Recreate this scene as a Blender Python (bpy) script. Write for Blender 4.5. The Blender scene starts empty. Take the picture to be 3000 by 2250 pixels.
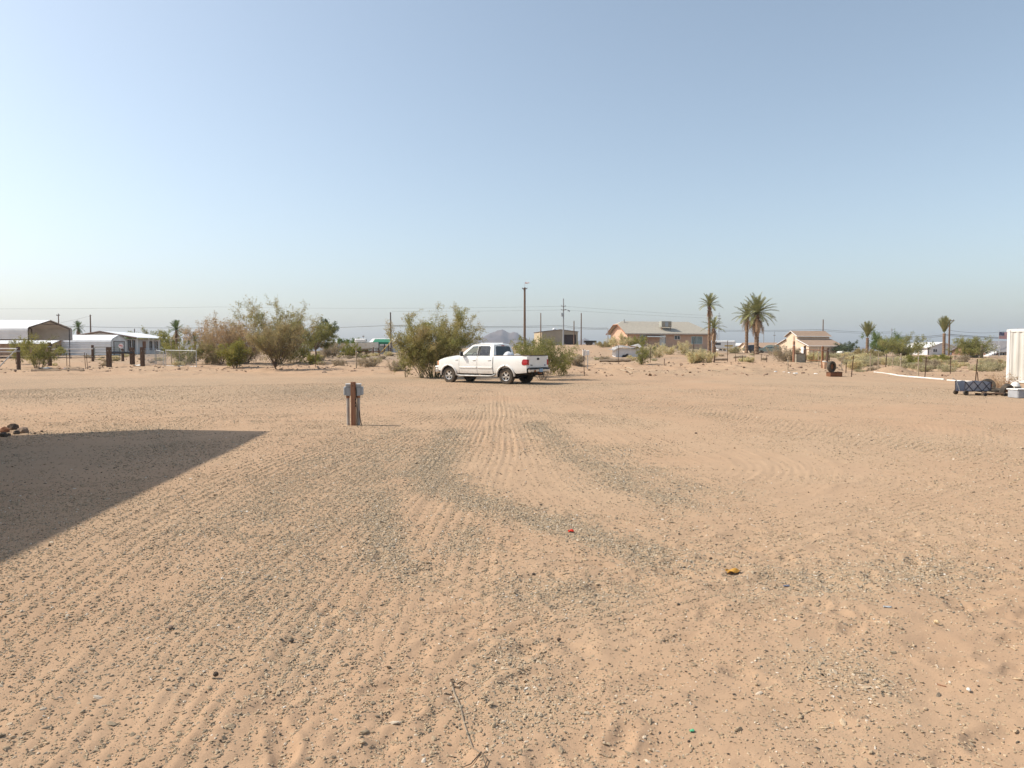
import bpy, bmesh, math, random
import numpy as np
from mathutils import Vector, Matrix

# ------------------------------------------------------------------ camera, sky, sun, exposure
SC = bpy.context.scene
COL = SC.collection
FPX, CU, CV, VH, CH = 2080.0, 1500.0, 1125.0, 1028.0, 1.6     # focal length in photo pixels, centre, horizon row, eye height
PIT = math.atan((CV - VH) / FPX)
cam = bpy.data.cameras.new('camera')
cam.sensor_width = 36.0
cam.lens = FPX / 3000.0 * 36.0
cam.clip_start = 0.05
cam.clip_end = 20000
co = bpy.data.objects.new('camera', cam)
COL.objects.link(co)
co.location = (0, 0, CH)
co.rotation_euler = (math.pi / 2 - PIT, 0, 0)
SC.camera = co

SUN_EL, SUN_AZ = math.radians(45.5), math.radians(-84)          # azimuth from +Y towards +X
to_sun = Vector((math.sin(SUN_AZ) * math.cos(SUN_EL), math.cos(SUN_AZ) * math.cos(SUN_EL), math.sin(SUN_EL)))
world = bpy.data.worlds.new('World')
SC.world = world
world.use_nodes = True
wn = world.node_tree
sky = wn.nodes.new('ShaderNodeTexSky')
sky.sky_type = 'NISHITA'
sky.sun_disc = False
sky.sun_elevation = SUN_EL
sky.sun_rotation = SUN_AZ
sky.altitude = 50
sky.air_density = 1.0
sky.dust_density = 2.0
sky.ozone_density = 1.0
bg = wn.nodes['Background']
hs = wn.nodes.new('ShaderNodeHueSaturation')            # dusty desert air: the whole sky a little paler
hs.inputs['Saturation'].default_value = 0.78
hs.inputs['Hue'].default_value = 0.49
wn.links.new(sky.outputs[0], hs.inputs['Color'])
wn.links.new(hs.outputs[0], bg.inputs[0])
bg.inputs[1].default_value = 0.132
sl = bpy.data.lights.new('sun', 'SUN')
sl.energy = 3.9
sl.angle = math.radians(0.6)
sl.color = (1.0, 0.92, 0.80)
so = bpy.data.objects.new('sun', sl)
COL.objects.link(so)
so.rotation_euler = to_sun.to_track_quat('Z', 'Y').to_euler()
SC.view_settings.view_transform = 'Standard'
SC.view_settings.look = 'None'
SC.view_settings.gamma = 1.0
SC.view_settings.use_curve_mapping = False
SC.view_settings.exposure = 0.45
SC.render.engine = 'CYCLES'
SC.cycles.use_denoising = True
SC.cycles.max_bounces = 6
SC.cycles.diffuse_bounces = 3
SC.cycles.transparent_max_bounces = 16
SC.cycles.volume_bounces = 0
SC.render.film_transparent = False

# ------------------------------------------------------------------ noise and terrain
def vnoise(x, y, seed=0):
    x = np.asarray(x, float); y = np.asarray(y, float)
    xi = np.floor(x).astype(np.int64); yi = np.floor(y).astype(np.int64)
    fx = x - xi; fy = y - yi
    fx = fx * fx * (3 - 2 * fx); fy = fy * fy * (3 - 2 * fy)
    def h(a, b):
        n = (a * 374761393 + b * 668265263 + seed * 974711) & 0x7fffffff
        n = ((n ^ (n >> 13)) * 1274126177) & 0x7fffffff
        n = (n ^ (n >> 16)) & 0xffff
        return n / 65535.0
    return (h(xi, yi) * (1 - fx) + h(xi + 1, yi) * fx) * (1 - fy) + (h(xi, yi + 1) * (1 - fx) + h(xi + 1, yi + 1) * fx) * fy
def fbm(x, y, o=4, seed=0):
    s = 0; a = 0.5; t = 0
    for i in range(o):
        s = s + a * vnoise(x * 2 ** i + 17.3 * i, y * 2 ** i - 9.1 * i, seed + i); t += a; a *= 0.5
    return s / t - 0.5

TU = np.array([-1500, 0, 400, 800, 1150, 1450, 1700, 1850, 2050, 2200, 2400, 2700, 3000, 4500], float)
TD = np.array([0, 40, 46, 56, 62, 72, 85, 100, 135, 200, 300, 600, 4000], float)
TZ = np.array([
 [0, 0, 0, .10, .25, .60, .95, 1.0, 1.2, 1.4, 1.4, 1.4, 1.4],
 [0, 0, 0, .10, .25, .60, .95, 1.0, 1.2, 1.4, 1.4, 1.4, 1.4],
 [0, 0, 0, .10, .25, .60, .85, 1.0, 1.2, 1.4, 1.4, 1.4, 1.4],
 [0, 0, 0, .10, .22, .42, .65, .95, 1.2, 1.4, 1.4, 1.4, 1.4],
 [0, 0, 0, .18, .28, .48, .68, .90, 1.2, 1.4, 1.4, 1.4, 1.4],
 [0, 0, .05, .25, .40, .70, 1.0, 1.3, 2.0, 2.7, 2.7, 1.8, 1.4],
 [0, 0, .06, .32, .50, .72, 1.0, 1.4, 2.4, 3.4, 3.4, 2.0, 1.4],
 [0, 0, .08, .42, .50, .66, .88, 1.3, 2.5, 3.2, 2.6, 1.6, 1.4],
 [0, 0, .10, .50, .62, .75, .95, 1.25, 1.9, 1.6, 1.4, 1.4, 1.4],
 [0, 0, .10, .64, .72, .85, 1.05, 1.3, 1.2, 1.1, 1.2, 1.4, 1.4],
 [0, 0, .10, .50, .62, .62, .62, .6, .5, .3, .8, 1.4, 1.4],
 [0, 0, .05, .18, .28, .42, .60, .8, 1.0, 1.1, 1.3, 1.4, 1.4],
 [0, 0, .02, .16, .28, .44, .66, .85, 1.0, 1.2, 1.3, 1.4, 1.4],
 [0, 0, .02, .16, .28, .44, .66, .85, 1.0, 1.2, 1.3, 1.4, 1.4]], float)
def terr(x, y):
    x = np.asarray(x, float); y = np.asarray(y, float)
    d = np.clip(y, 0.01, 3999)
    u = np.clip(CU + FPX * x / np.maximum(d, 20), -1499, 4499)
    iu = np.clip(np.searchsorted(TU, u, side='right') - 1, 0, len(TU) - 2)
    idd = np.clip(np.searchsorted(TD, d, side='right') - 1, 0, len(TD) - 2)
    fu = (u - TU[iu]) / (TU[iu + 1] - TU[iu]); fu = fu * fu * (3 - 2 * fu)
    fd = (d - TD[idd]) / (TD[idd + 1] - TD[idd])
    z = (TZ[iu, idd] * (1 - fu) + TZ[iu + 1, idd] * fu) * (1 - fd) + (TZ[iu, idd + 1] * (1 - fu) + TZ[iu + 1, idd + 1] * fu) * fd
    return z
def tz(x, y): return float(terr(x, y))
cp, sp = math.cos(PIT), math.sin(PIT)
def ray(u, v):
    a, b = u - CU, CV - v
    return a, FPX * cp + b * sp, -FPX * sp + b * cp
def W(u, v, d):
    a, b, c = ray(u, v)
    return Vector((a * d / b, d, CH + c * d / b))
def hit(u, v, d0=2.0):
    a, b, c = ray(u, v)
    ds = np.geomspace(d0, 900, 4000)
    zz = CH + c * ds / b - terr(a * ds / b, ds)
    k = np.argmax(zz < 0)
    if zz[k] >= 0: return 150.0
    return float(ds[k])
def G(u, v, d=None):
    if d is None: d = hit(u, v)
    p = W(u, v, d); p.z = tz(p.x, p.y)
    return p
def GD(u, d):
    x = (u - CU) * d / (FPX * cp)
    return Vector((x, d, tz(x, d)))
def hpx(px, d): return px * d / FPX

# ------------------------------------------------------------------ materials
def lin(r, g=None, b=None):
    if g is None: r, g, b = r
    f = lambda c: c / 12.92 if c <= 0.04045 else ((c + 0.055) / 1.055) ** 2.4
    return (f(r / 255), f(g / 255), f(b / 255), 1)
MATS = {}
def mat(name, c1, c2=None, scale=3.0, rough=0.8, bump=0.0, bscale=None, metal=0.0, spec=0.3, stretch=(1, 1, 1), c3=None, detail=6, coat=0.0, trans=0.0, lo=0.35, hi=0.65):
    if name in MATS: return MATS[name]
    m = bpy.data.materials.new(name); m.use_nodes = True
    nt = m.node_tree; N = nt.nodes; L = nt.links
    p = N['Principled BSDF']
    p.inputs['Roughness'].default_value = rough
    p.inputs['Metallic'].default_value = metal
    p.inputs['Specular IOR Level'].default_value = spec
    p.inputs['Coat Weight'].default_value = coat
    tc = N.new('ShaderNodeTexCoord'); mp = N.new('ShaderNodeMapping')
    L.new(tc.outputs['Object'], mp.inputs[0]); mp.inputs['Scale'].default_value = stretch
    nz = N.new('ShaderNodeTexNoise'); nz.inputs['Scale'].default_value = scale; nz.inputs['Detail'].default_value = detail
    L.new(mp.outputs[0], nz.inputs[0])
    cr = N.new('ShaderNodeValToRGB'); L.new(nz.outputs[0], cr.inputs[0])
    c2 = c2 or tuple(k * 0.82 for k in c1[:3]) + (1,)
    e = cr.color_ramp.elements
    e[0].position = lo; e[0].color = c1; e[1].position = hi; e[1].color = c2
    if c3:
        n = e.new((lo + hi) / 2); n.color = c3
    L.new(cr.outputs[0], p.inputs['Base Color'])
    if bump:
        bz = N.new('ShaderNodeTexNoise'); bz.inputs['Scale'].default_value = bscale or scale * 6; bz.inputs['Detail'].default_value = 5
        L.new(mp.outputs[0], bz.inputs[0])
        bp = N.new('ShaderNodeBump'); bp.inputs['Strength'].default_value = bump; bp.inputs['Distance'].default_value = 0.02
        L.new(bz.outputs[0], bp.inputs['Height']); L.new(bp.outputs[0], p.inputs['Normal'])
    if trans:
        tr = N.new('ShaderNodeBsdfTranslucent'); L.new(cr.outputs[0], tr.inputs[0])
        mx = N.new('ShaderNodeMixShader'); mx.inputs[0].default_value = trans
        L.new(p.outputs[0], mx.inputs[1]); L.new(tr.outputs[0], mx.inputs[2]); L.new(mx.outputs[0], N['Material Output'].inputs[0])
    MATS[name] = m
    return m
def glass(name, tint, refl=0.12):
    if name in MATS: return MATS[name]
    m = bpy.data.materials.new(name); m.use_nodes = True
    nt = m.node_tree; N = nt.nodes; L = nt.links
    tp = N.new('ShaderNodeBsdfTransparent'); tp.inputs[0].default_value = tint
    gl = N.new('ShaderNodeBsdfGlossy'); gl.inputs['Roughness'].default_value = 0.04; gl.inputs[0].default_value = (.9, .95, 1, 1)
    fr = N.new('ShaderNodeFresnel'); fr.inputs[0].default_value = 1.5
    nz = N.new('ShaderNodeTexNoise'); nz.inputs['Scale'].default_value = 9
    mu = N.new('ShaderNodeMath'); mu.operation = 'MULTIPLY_ADD'; mu.inputs[1].default_value = 0.06; L.new(nz.outputs[0], mu.inputs[0]); L.new(fr.outputs[0], mu.inputs[2])
    mx = N.new('ShaderNodeMixShader'); L.new(mu.outputs[0], mx.inputs[0]); L.new(tp.outputs[0], mx.inputs[1]); L.new(gl.outputs[0], mx.inputs[2])
    L.new(mx.outputs[0], N['Material Output'].inputs[0])
    MATS[name] = m
    return m
def leafmat(name, a, b, c, scale=1.3, trans=0.3):
    return mat(name, a, b, scale=scale, rough=0.7, c3=c, trans=trans, spec=0.15, lo=0.3, hi=0.7, detail=8)

# ------------------------------------------------------------------ mesh builder
class MB:
    def __init__(s): s.v = []; s.f = []
    def add(s, vs, fs):
        o = len(s.v); s.v += [tuple(p) for p in vs]; s.f += [tuple(i + o for i in f) for f in fs]
    def box(s, c, d, M=None, bev=0.0):
        hx, hy, hz = d[0] / 2, d[1] / 2, d[2] / 2
        if bev > 0:
            b = min(bev, hx * .9, hy * .9, hz * .9)
            vs = []
            for sx in (-1, 1):
                for sy in (-1, 1):
                    for sz in (-1, 1):
                        vs += [(sx * hx, sy * (hy - b), sz * (hz - b)), (sx * (hx - b), sy * hy, sz * (hz - b)), (sx * (hx - b), sy * (hy - b), sz * hz)]
            bm = bmesh.new()
            for p in vs: bm.verts.new(p)
            bmesh.ops.convex_hull(bm, input=bm.verts)
            bm.verts.index_update()
            V = [Vector(p.co) for p in bm.verts]; F = [[q.index for q in f.verts] for f in bm.faces]; bm.free()
        else:
            V = [Vector((x, y, z)) for x in (-hx, hx) for y in (-hy, hy) for z in (-hz, hz)]
            F = [(0, 1, 3, 2), (4, 6, 7, 5), (0, 4, 5, 1), (2, 3, 7, 6), (0, 2, 6, 4), (1, 5, 7, 3)]
        if M is not None: V = [M @ p for p in V]
        c = Vector(c)
        s.add([p + c for p in V], F); return s
    def quad(s, *ps): s.add(ps, [tuple(range(len(ps)))]); return s
    def tube(s, pts, rad, n=6, cap=True):
        pts = [Vector(p) for p in pts]
        if not hasattr(rad, '__len__'): rad = [rad] * len(pts)
        vs = []; fs = []
        up = None
        for i, p in enumerate(pts):
            t = (pts[min(i + 1, len(pts) - 1)] - pts[max(i - 1, 0)])
            if t.length < 1e-9: t = Vector((0, 0, 1))
            t.normalize()
            if up is None:
                up = Vector((0, 0, 1)) if abs(t.z) < .9 else Vector((1, 0, 0))
            a = t.cross(up)
            if a.length < 1e-6: a = t.orthogonal()
            a.normalize(); b = a.cross(t)
            for k in range(n):
                an = 2 * math.pi * k / n
                vs.append(p + (a * math.cos(an) + b * math.sin(an)) * rad[i])
        for i in range(len(pts) - 1):
            for k in range(n):
                fs.append((i * n + k, i * n + (k + 1) % n, (i + 1) * n + (k + 1) % n, (i + 1) * n + k))
        if cap: fs += [tuple(range(n))[::-1], tuple(range((len(pts) - 1) * n, len(pts) * n))]
        s.add(vs, fs); return s
    def lathe(s, prof, n=24, M=None):                # profile of (radius, height) turned about local Z
        vs = []; fs = []
        for r, z in prof:
            for k in range(n):
                a = 2 * math.pi * k / n
                vs.append(Vector((r * math.cos(a), r * math.sin(a), z)))
        m = len(prof)
        for i in range(m - 1):
            for k in range(n):
                fs.append((i * n + k, i * n + (k + 1) % n, (i + 1) * n + (k + 1) % n, (i + 1) * n + k))
        if M is not None: vs = [M @ p for p in vs]
        s.add(vs, fs); return s
    def prism(s, poly, vec):                          # polygon of 3D points extruded along vec
        n = len(poly); vec = Vector(vec); P = [Vector(p) for p in poly]
        s.add(P + [p + vec for p in P], [tuple(range(n))[::-1], tuple(range(n, 2 * n))] + [(i, (i + 1) % n, n + (i + 1) % n, n + i) for i in range(n)])
        return s
    def mesh(s, name, m, smooth=False):
        me = bpy.data.meshes.new(name)
        me.from_pydata([tuple(p) for p in s.v], [], s.f)
        if m is not None: me.materials.append(m)
        me.validate()
        bm = bmesh.new(); bm.from_mesh(me); bmesh.ops.recalc_face_normals(bm, faces=bm.faces); bm.to_mesh(me); bm.free()
        if smooth:
            me.polygons.foreach_set('use_smooth', [True] * len(me.polygons))
            try: me.set_sharp_from_angle(angle=math.radians(40))
            except Exception: pass
        me.update()
        return me
    def build(s, name, m, parent=None, smooth=False, loc=None):
        return obj(name, s.mesh(name, m, smooth), parent, loc)
def obj(name, me, parent=None, loc=None, rot=None, scale=None):
    o = bpy.data.objects.new(name, me)
    COL.objects.link(o)
    if parent is not None: o.parent = parent
    if loc is not None: o.location = loc
    if rot is not None: o.rotation_euler = rot
    if scale is not None: o.scale = scale
    return o
def tag(o, label, cat, group=None, kind=None):
    if label: o['label'] = label
    if cat: o['category'] = cat
    if group: o['group'] = group
    if kind: o['kind'] = kind
    return o
def thing(name, label, cat, loc=(0, 0, 0), rz=0.0, group=None):
    return tag(obj(name, None, None, loc, (0, 0, rz)), label, cat, group)
def copy_tree(o, parent=None):
    c = o.copy(); COL.objects.link(c); c.parent = parent
    for ch in list(o.children): copy_tree(ch, c)
    return c
def npmesh(name, V, F, m, smooth=False):
    V = np.asarray(V, np.float32); F = np.asarray(F, np.int32)
    me = bpy.data.meshes.new(name)
    n, k = F.shape
    me.vertices.add(len(V)); me.vertices.foreach_set('co', V.ravel())
    me.loops.add(n * k); me.loops.foreach_set('vertex_index', F.ravel())
    me.polygons.add(n); me.polygons.foreach_set('loop_start', np.arange(0, n * k, k, dtype=np.int32))
    try: me.polygons.foreach_set('loop_total', np.full(n, k, np.int32))
    except Exception: pass
    if smooth: me.polygons.foreach_set('use_smooth', np.ones(n, bool))
    me.update(calc_edges=True)
    if m is not None: me.materials.append(m)
    return me
def fill2d(loops, fmap, cutx=(), cutz=()):
    """flat outline with holes, filled, cut into strips and bent by fmap(a, b) -> 3D point"""
    bm = bmesh.new()
    E = []
    for lp in loops:
        vs = [bm.verts.new((a, 0, b)) for a, b in lp]
        E += [bm.edges.new((vs[i], vs[(i + 1) % len(vs)])) for i in range(len(vs))]
    bmesh.ops.triangle_fill(bm, edges=E, use_beauty=True, use_dissolve=False)
    for x in cutx: bmesh.ops.bisect_plane(bm, geom=bm.verts[:] + bm.edges[:] + bm.faces[:], plane_co=(x, 0, 0), plane_no=(1, 0, 0))
    for z in cutz: bmesh.ops.bisect_plane(bm, geom=bm.verts[:] + bm.edges[:] + bm.faces[:], plane_co=(0, 0, z), plane_no=(0, 0, 1))
    bm.verts.index_update()
    V = [fmap(p.co.x, p.co.z) for p in bm.verts]; F = [[q.index for q in f.verts] for f in bm.faces]
    bm.free()
    return V, F

# ------------------------------------------------------------------ the ground sheet
def gpt(u, v):                                        # photo pixel on the flat lot
    a, b, c = ray(u, v)
    t = -CH / c
    return (a * t, b * t)
def spline(pts, n=14):
    P = np.array([gpt(*p) for p in pts]); out = []
    P = np.vstack([2 * P[0] - P[1], P, 2 * P[-1] - P[-2]])
    for i in range(1, len(P) - 2):
        for t in np.linspace(0, 1, n, endpoint=False):
            p0, p1, p2, p3 = P[i - 1:i + 3]
            out.append(0.5 * ((2 * p1) + (-p0 + p2) * t + (2 * p0 - 5 * p1 + 4 * p2 - p3) * t ** 2 + (-p0 + 3 * p1 - 3 * p2 + p3) * t ** 3))
    out.append(P[-2])
    return np.array(out)
TRACKS = [spline(t) for t in [
    [(1392, 1150), (1340, 1230), (1190, 1370), (900, 1590), (560, 1880), (250, 2250)],
    [(1420, 1150), (1375, 1260), (1270, 1400), (1050, 1640), (800, 1950), (610, 2250)],
    [(1455, 1148), (1445, 1260), (1400, 1400), (1330, 1560), (1230, 1800), (1150, 2100)],
    [(1480, 1148), (1500, 1250), (1530, 1380), (1640, 1500), (1900, 1620), (2350, 1720)],
    [(1500, 1148), (1560, 1240), (1660, 1380), (1850, 1500), (2150, 1560), (2500, 1530), (2900, 1460)],
    [(1530, 1148), (1640, 1240), (1780, 1360), (1960, 1450), (2250, 1480), (2500, 1455), (2640, 1420)],
    [(1570, 1148), (1740, 1230), (1960, 1330), (2160, 1400), (2400, 1440), (2590, 1435), (2640, 1405), (2560, 1370)],
    [(1620, 1148), (1850, 1220), (2080, 1290), (2230, 1350), (2240, 1400), (2120, 1430), (1900, 1440)],
    [(1640, 1146), (1930, 1220), (2160, 1280), (2330, 1350), (2330, 1410), (2200, 1450), (2000, 1460)],
    [(1750, 1140), (2150, 1185), (2550, 1230), (3000, 1300)],
    [(1800, 1138), (2300, 1170), (3000, 1235)],
    [(1330, 1150), (1180, 1230), (900, 1330), (520, 1500), (150, 1760), (-200, 2100)],
    [(1850, 1690), (2120, 1620), (2500, 1520), (3050, 1420)],
    [(2000, 1650), (2400, 1560), (2800, 1470), (3100, 1400)],
    [(1000, 2250), (1250, 2020), (1600, 1820), (2050, 1700)],
    [(400, 2250), (700, 2080), (1150, 1850), (1500, 1700)],
    [(1280, 1160), (1000, 1215), (600, 1235), (100, 1215)],
    [(1300, 1150), (900, 1175), (400, 1165), (-100, 1150)],
    [(1700, 1142), (2050, 1200), (2500, 1275), (3000, 1370)],
    [(1600, 1146), (1790, 1220), (2040, 1320), (2290, 1390), (2480, 1400)],
    [(1550, 1150), (1690, 1240), (1860, 1360), (2060, 1430), (2300, 1440)],
    [(1800, 1150), (2200, 1240), (2700, 1340), (3100, 1440)],
    [(1360, 1150), (1260, 1240), (1040, 1370), (700, 1580), (330, 1880), (60, 2150)],
    [(1436, 1150), (1410, 1260), (1340, 1400), (1180, 1640), (1000, 1950), (860, 2250)],
]]
RUTS = [spline(t) for t in [
    [(1330, 1400), (1100, 1640), (820, 1960), (620, 2250)],
    [(1850, 1700), (2450, 1540), (3050, 1415)],
    [(700, 1330), (420, 1560), (150, 1790)],
]]
STRIPS = [(spline(t), w, a) for t, w, a in [
    ([(1330, 1250), (1280, 1330), (1250, 1390), (1330, 1440), (1480, 1490), (1700, 1560), (1950, 1630), (2200, 1680)], 0.42, 1.0),
    ([(1130, 1420), (1110, 1520), (1120, 1620), (1200, 1690), (1290, 1750)], 0.28, 1.0),
    ([(1380, 1530), (1360, 1590), (1380, 1640)], 0.25, 0.8),
    ([(1560, 1230), (1640, 1300), (1780, 1380), (1950, 1460), (2100, 1520)], 0.5, 0.75),
    ([(1700, 1290), (1850, 1360), (2050, 1430), (2300, 1460)], 0.5, 0.5),
    ([(1100, 1270), (1000, 1340), (880, 1420), (760, 1520), (640, 1650)], 0.8, 0.45),
    ([(1180, 1250), (1130, 1330), (900, 1560), (650, 1850), (500, 2100)], 0.7, 0.5),
    ([(950, 1740), (880, 1900), (700, 2050)], 0.3, 0.5),
    ([(2050, 1700), (2300, 1710), (2550, 1690), (2900, 1640)], 0.55, 0.6),
    ([(1400, 1760), (1650, 1740), (1900, 1790)], 0.35, 0.6),
    ([(1420, 1850), (1500, 1960), (1560, 2080), (1640, 2180)], 0.25, 0.55),
    ([(2250, 1890), (2450, 1960), (2700, 2000)], 0.3, 0.5),
    ([(600, 1255), (300, 1265), (50, 1290)], 0.9, 0.45),
]]
def seg_dist(x, y, P, reach):
    """signed distance and along-track length of each point to a polyline, nan-free, large where out of reach"""
    dd = np.full(x.shape, 1e3); ss = np.zeros(x.shape)
    acc = 0.0
    for i in range(len(P) - 1):
        a, b = P[i], P[i + 1]; e = b - a; L = math.hypot(*e)
        if L < 1e-6: continue
        m = (x > min(a[0], b[0]) - reach) & (x < max(a[0], b[0]) + reach) & (y > min(a[1], b[1]) - reach) & (y < max(a[1], b[1]) + reach)
        k = np.nonzero(m)[0]
        if len(k):
            px = x[k] - a[0]; py = y[k] - a[1]
            t = np.clip((px * e[0] + py * e[1]) / (L * L), 0, 1)
            qx = px - t * e[0]; qy = py - t * e[1]
            d = np.hypot(qx, qy); sg = np.sign(e[0] * qy - e[1] * qx)
            b_ = d < np.abs(dd[k])
            kk = k[b_]; dd[kk] = (d * sg)[b_]; ss[kk] = (acc + t * L)[b_]
        acc += L
    return dd, ss
def taper(P, s):
    L_ = np.hypot(*np.diff(P, axis=0).T).sum()
    return np.clip(np.minimum(s, L_ - s) / min(.9, L_ * .25), 0, 1)
def strip_gravel(x, y):
    g = np.zeros_like(x)
    for P, w, a in STRIPS:
        d, s = seg_dist(x, y, P, w * 3)
        ww = w * (0.85 + 1.1 * (fbm(x * 2.2, y * 2.2, 3, 31)))
        g = np.maximum(g, a * taper(P, s) * np.exp(-(d / np.maximum(ww, .08)) ** 2) * (0.85 + 1.3 * fbm(x * 3, y * 3, 3, 8)))
    return np.clip(g, 0, 1)
def gravelness(x, y):
    g = 0.26 + 0.95 * fbm(x * 0.55, y * 0.35, 4, 5) + .5 * fbm(x * 2.1, y * 2.1, 3, 6)
    for P, w, a in STRIPS:
        d, s = seg_dist(x, y, P, w * 3)
        ww = w * (0.8 + 0.9 * (fbm(x * 2.2, y * 2.2, 3, 31)))
        g = np.maximum(g, a * taper(P, s) * np.exp(-(d / np.maximum(ww, .08)) ** 2) * (0.85 + 0.9 * fbm(x * 3, y * 3, 3, 8)))
    g = g + .16 * np.clip(.5 - x * .45, 0, 1) * np.clip((14 - y) / 5, 0, 1)
    far = np.clip((y - 17) / 8, 0, 1) * np.clip((2 - x) / 8, 0, 1) * np.clip((44 - y) / 4, 0, 1)
    g = np.maximum(g, far * (0.62 + 0.95 * fbm(x * 0.25, y * 0.18, 3, 12)))
    far2 = np.clip((y - 28) / 5, 0, 1) * np.clip(1 - np.abs(x - 1) / 6, 0, 1) * np.clip((38 - y) / 3, 0, 1)
    g = np.maximum(g, far2 * .75)
    g = g * np.clip((52 - y) / 6, 0.15, 1)
    return np.clip(g, 0, 1)
def lot_relief(x, y):
    near = np.clip((46 - y) / 6, 0, 1)
    soft = np.clip((x + 1.0) / 3 + (6.5 - y) / 4, 0, 1) * np.clip((8.5 - y) / 3, 0, 1)
    z = 0.030 * fbm(x * 0.7, y * 0.5, 3, 2) * near
    z += 0.034 * fbm(x * 2.4, y * 2.9, 3, 3) * soft * near
    z += 0.050 * np.abs(fbm(x * 3.1 + 5, y * 3.6, 2, 77)) * soft * -1
    z += 0.012 * fbm(x * 8, y * 8, 3, 4) * np.clip((14 - y) / 8, 0, 1)
    ph = np.zeros_like(x)
    for i, P in enumerate(TRACKS):
        d, s = seg_dist(x, y, P, 0.9)
        wob = 0.02 * np.sin(s * 0.9 + i) + 0.05 * (vnoise(s * 0.5, s * 0 + i, 9) - .5)
        q = d + wob
        win = np.exp(-(q / 0.55) ** 4) * (0.5 + 0.75 * vnoise(s * 0.35 + 3 * i, s * 0 + 7, 11))
        rib = np.cos(2 * math.pi * q / (0.082 + 0.012 * (i % 4))); ph += win * rib
        z += win * ((0.0014 + .0046 * np.clip((y - 8) / 8, 0, 1)) * (.45 + 1.1 * vnoise(s * 1.3 + i, q * 4, 13)) * rib - 0.003)
        z += 0.0045 * np.exp(-((np.abs(q) - 0.46) / 0.07) ** 2) * (.3 + 1.4 * vnoise(s * .8 + 5 * i, s * 0, 14))
    lot_relief.ph = ph
    for i, P in enumerate(RUTS):
        d, s = seg_dist(x, y, P, 0.6)
        z += (-0.006 * np.exp(-(d / 0.08) ** 2) + 0.004 * np.exp(-((np.abs(d) - 0.17) / 0.05) ** 2)) * (.2 + 1.5 * vnoise(s * .9 + i, s * 0, 17))
        z += 0.003 * np.exp(-(d / .11) ** 2) * np.sin(s * 2 * math.pi / 0.09)
    # shallow shoe prints in the soft sand
    gp = np.random.default_rng(40)
    dpt = gp.uniform(.3, 1.2, 190); wv = 1.1 * fbm(x * 9, y * 9, 2, 91)
    for k in range(190):
        fx_, fy_ = gp.uniform(-1.2, 4.6), gp.uniform(2.3, 6.4); an = gp.uniform(-.9, .9) + math.pi / 2 * (k % 3 == 0)
        m = (np.abs(x - fx_) < .3) & (np.abs(y - fy_) < .3); kk = np.nonzero(m)[0]
        if len(kk) == 0: continue
        ax_ = (x[kk] - fx_) * math.cos(an) + (y[kk] - fy_) * math.sin(an); bx_ = -(x[kk] - fx_) * math.sin(an) + (y[kk] - fy_) * math.cos(an)
        e_ = np.sqrt((ax_ / .135) ** 2 + (bx_ / .055) ** 2)
        z[kk] += dpt[k] * (-.014 * np.exp(-np.clip(e_ + wv[kk], 0, 4) ** 3) + 0.006 * np.exp(-((e_ + wv[kk] - 1.35) / .4) ** 2))
    # rough dirt beyond the graded lot
    r = np.clip((y - 43) / 6, 0, 1) * np.clip((260 - y) / 120, 0, 1)
    z += r * (0.36 * fbm(x * 0.33, y * 0.30, 4, 21) + 0.30 * np.maximum(fbm(x * 1.1, y * .9, 3, 22), 0) * np.clip((95 - y) / 30, .2, 1))
    e = np.clip(1 - np.abs(y - 47.5 - 1.2 * fbm(x * .2, x * 0, 2, 4)) / 2.2, 0, 1)
    z += np.where(x > 6, .20, .10) * e * (0.6 + fbm(x * .8, y * .8, 3, 25)) * (x > -45)
    # heap of dirt near the white pipes
    z += 0.45 * np.exp(-(((x - 25.0) / 1.1) ** 2 + ((y - 46.5) / 1.2) ** 2))
    return z
an_in = np.linspace(-49, 49, 861)
an_out = np.concatenate([np.linspace(-180, -49, 40)[:-1], an_in, np.linspace(49, 180, 40)[1:-1]])
rr = np.concatenate([[0.02, .4, .8, 1.2, 1.6, 1.9], np.geomspace(2.1, 12, 300), np.geomspace(12, 43, 130)[1:], np.geomspace(43, 72, 120)[1:], np.geomspace(72, 4200, 95)[1:]])
A, Rr = np.meshgrid(np.radians(an_out), rr)
GX = (np.sin(A) * Rr); GY = (np.cos(A) * Rr)
gx, gy = GX.ravel(), GY.ravel()
base = terr(gx, gy)
act = (gy > -3) & (np.abs(gx) < 320)
GZ = base.copy()
GZ[act] += lot_relief(gx[act], gy[act])
gph = np.zeros_like(gx); gph[act] = lot_relief.ph
gv = np.zeros_like(gx); gv[act] = np.clip(gravelness(gx[act], gy[act]) * (1 - .75 * np.clip(gph[act], -1, 1)), 0, 1)
nr, na = GX.shape
ii = (np.arange(nr - 1)[:, None] * na + np.arange(na)[None, :])
jj = (np.arange(nr - 1)[:, None] * na + (np.arange(na)[None, :] + 1) % na)
F = np.stack([ii, jj, jj + na, ii + na], -1).reshape(-1, 4)

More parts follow.
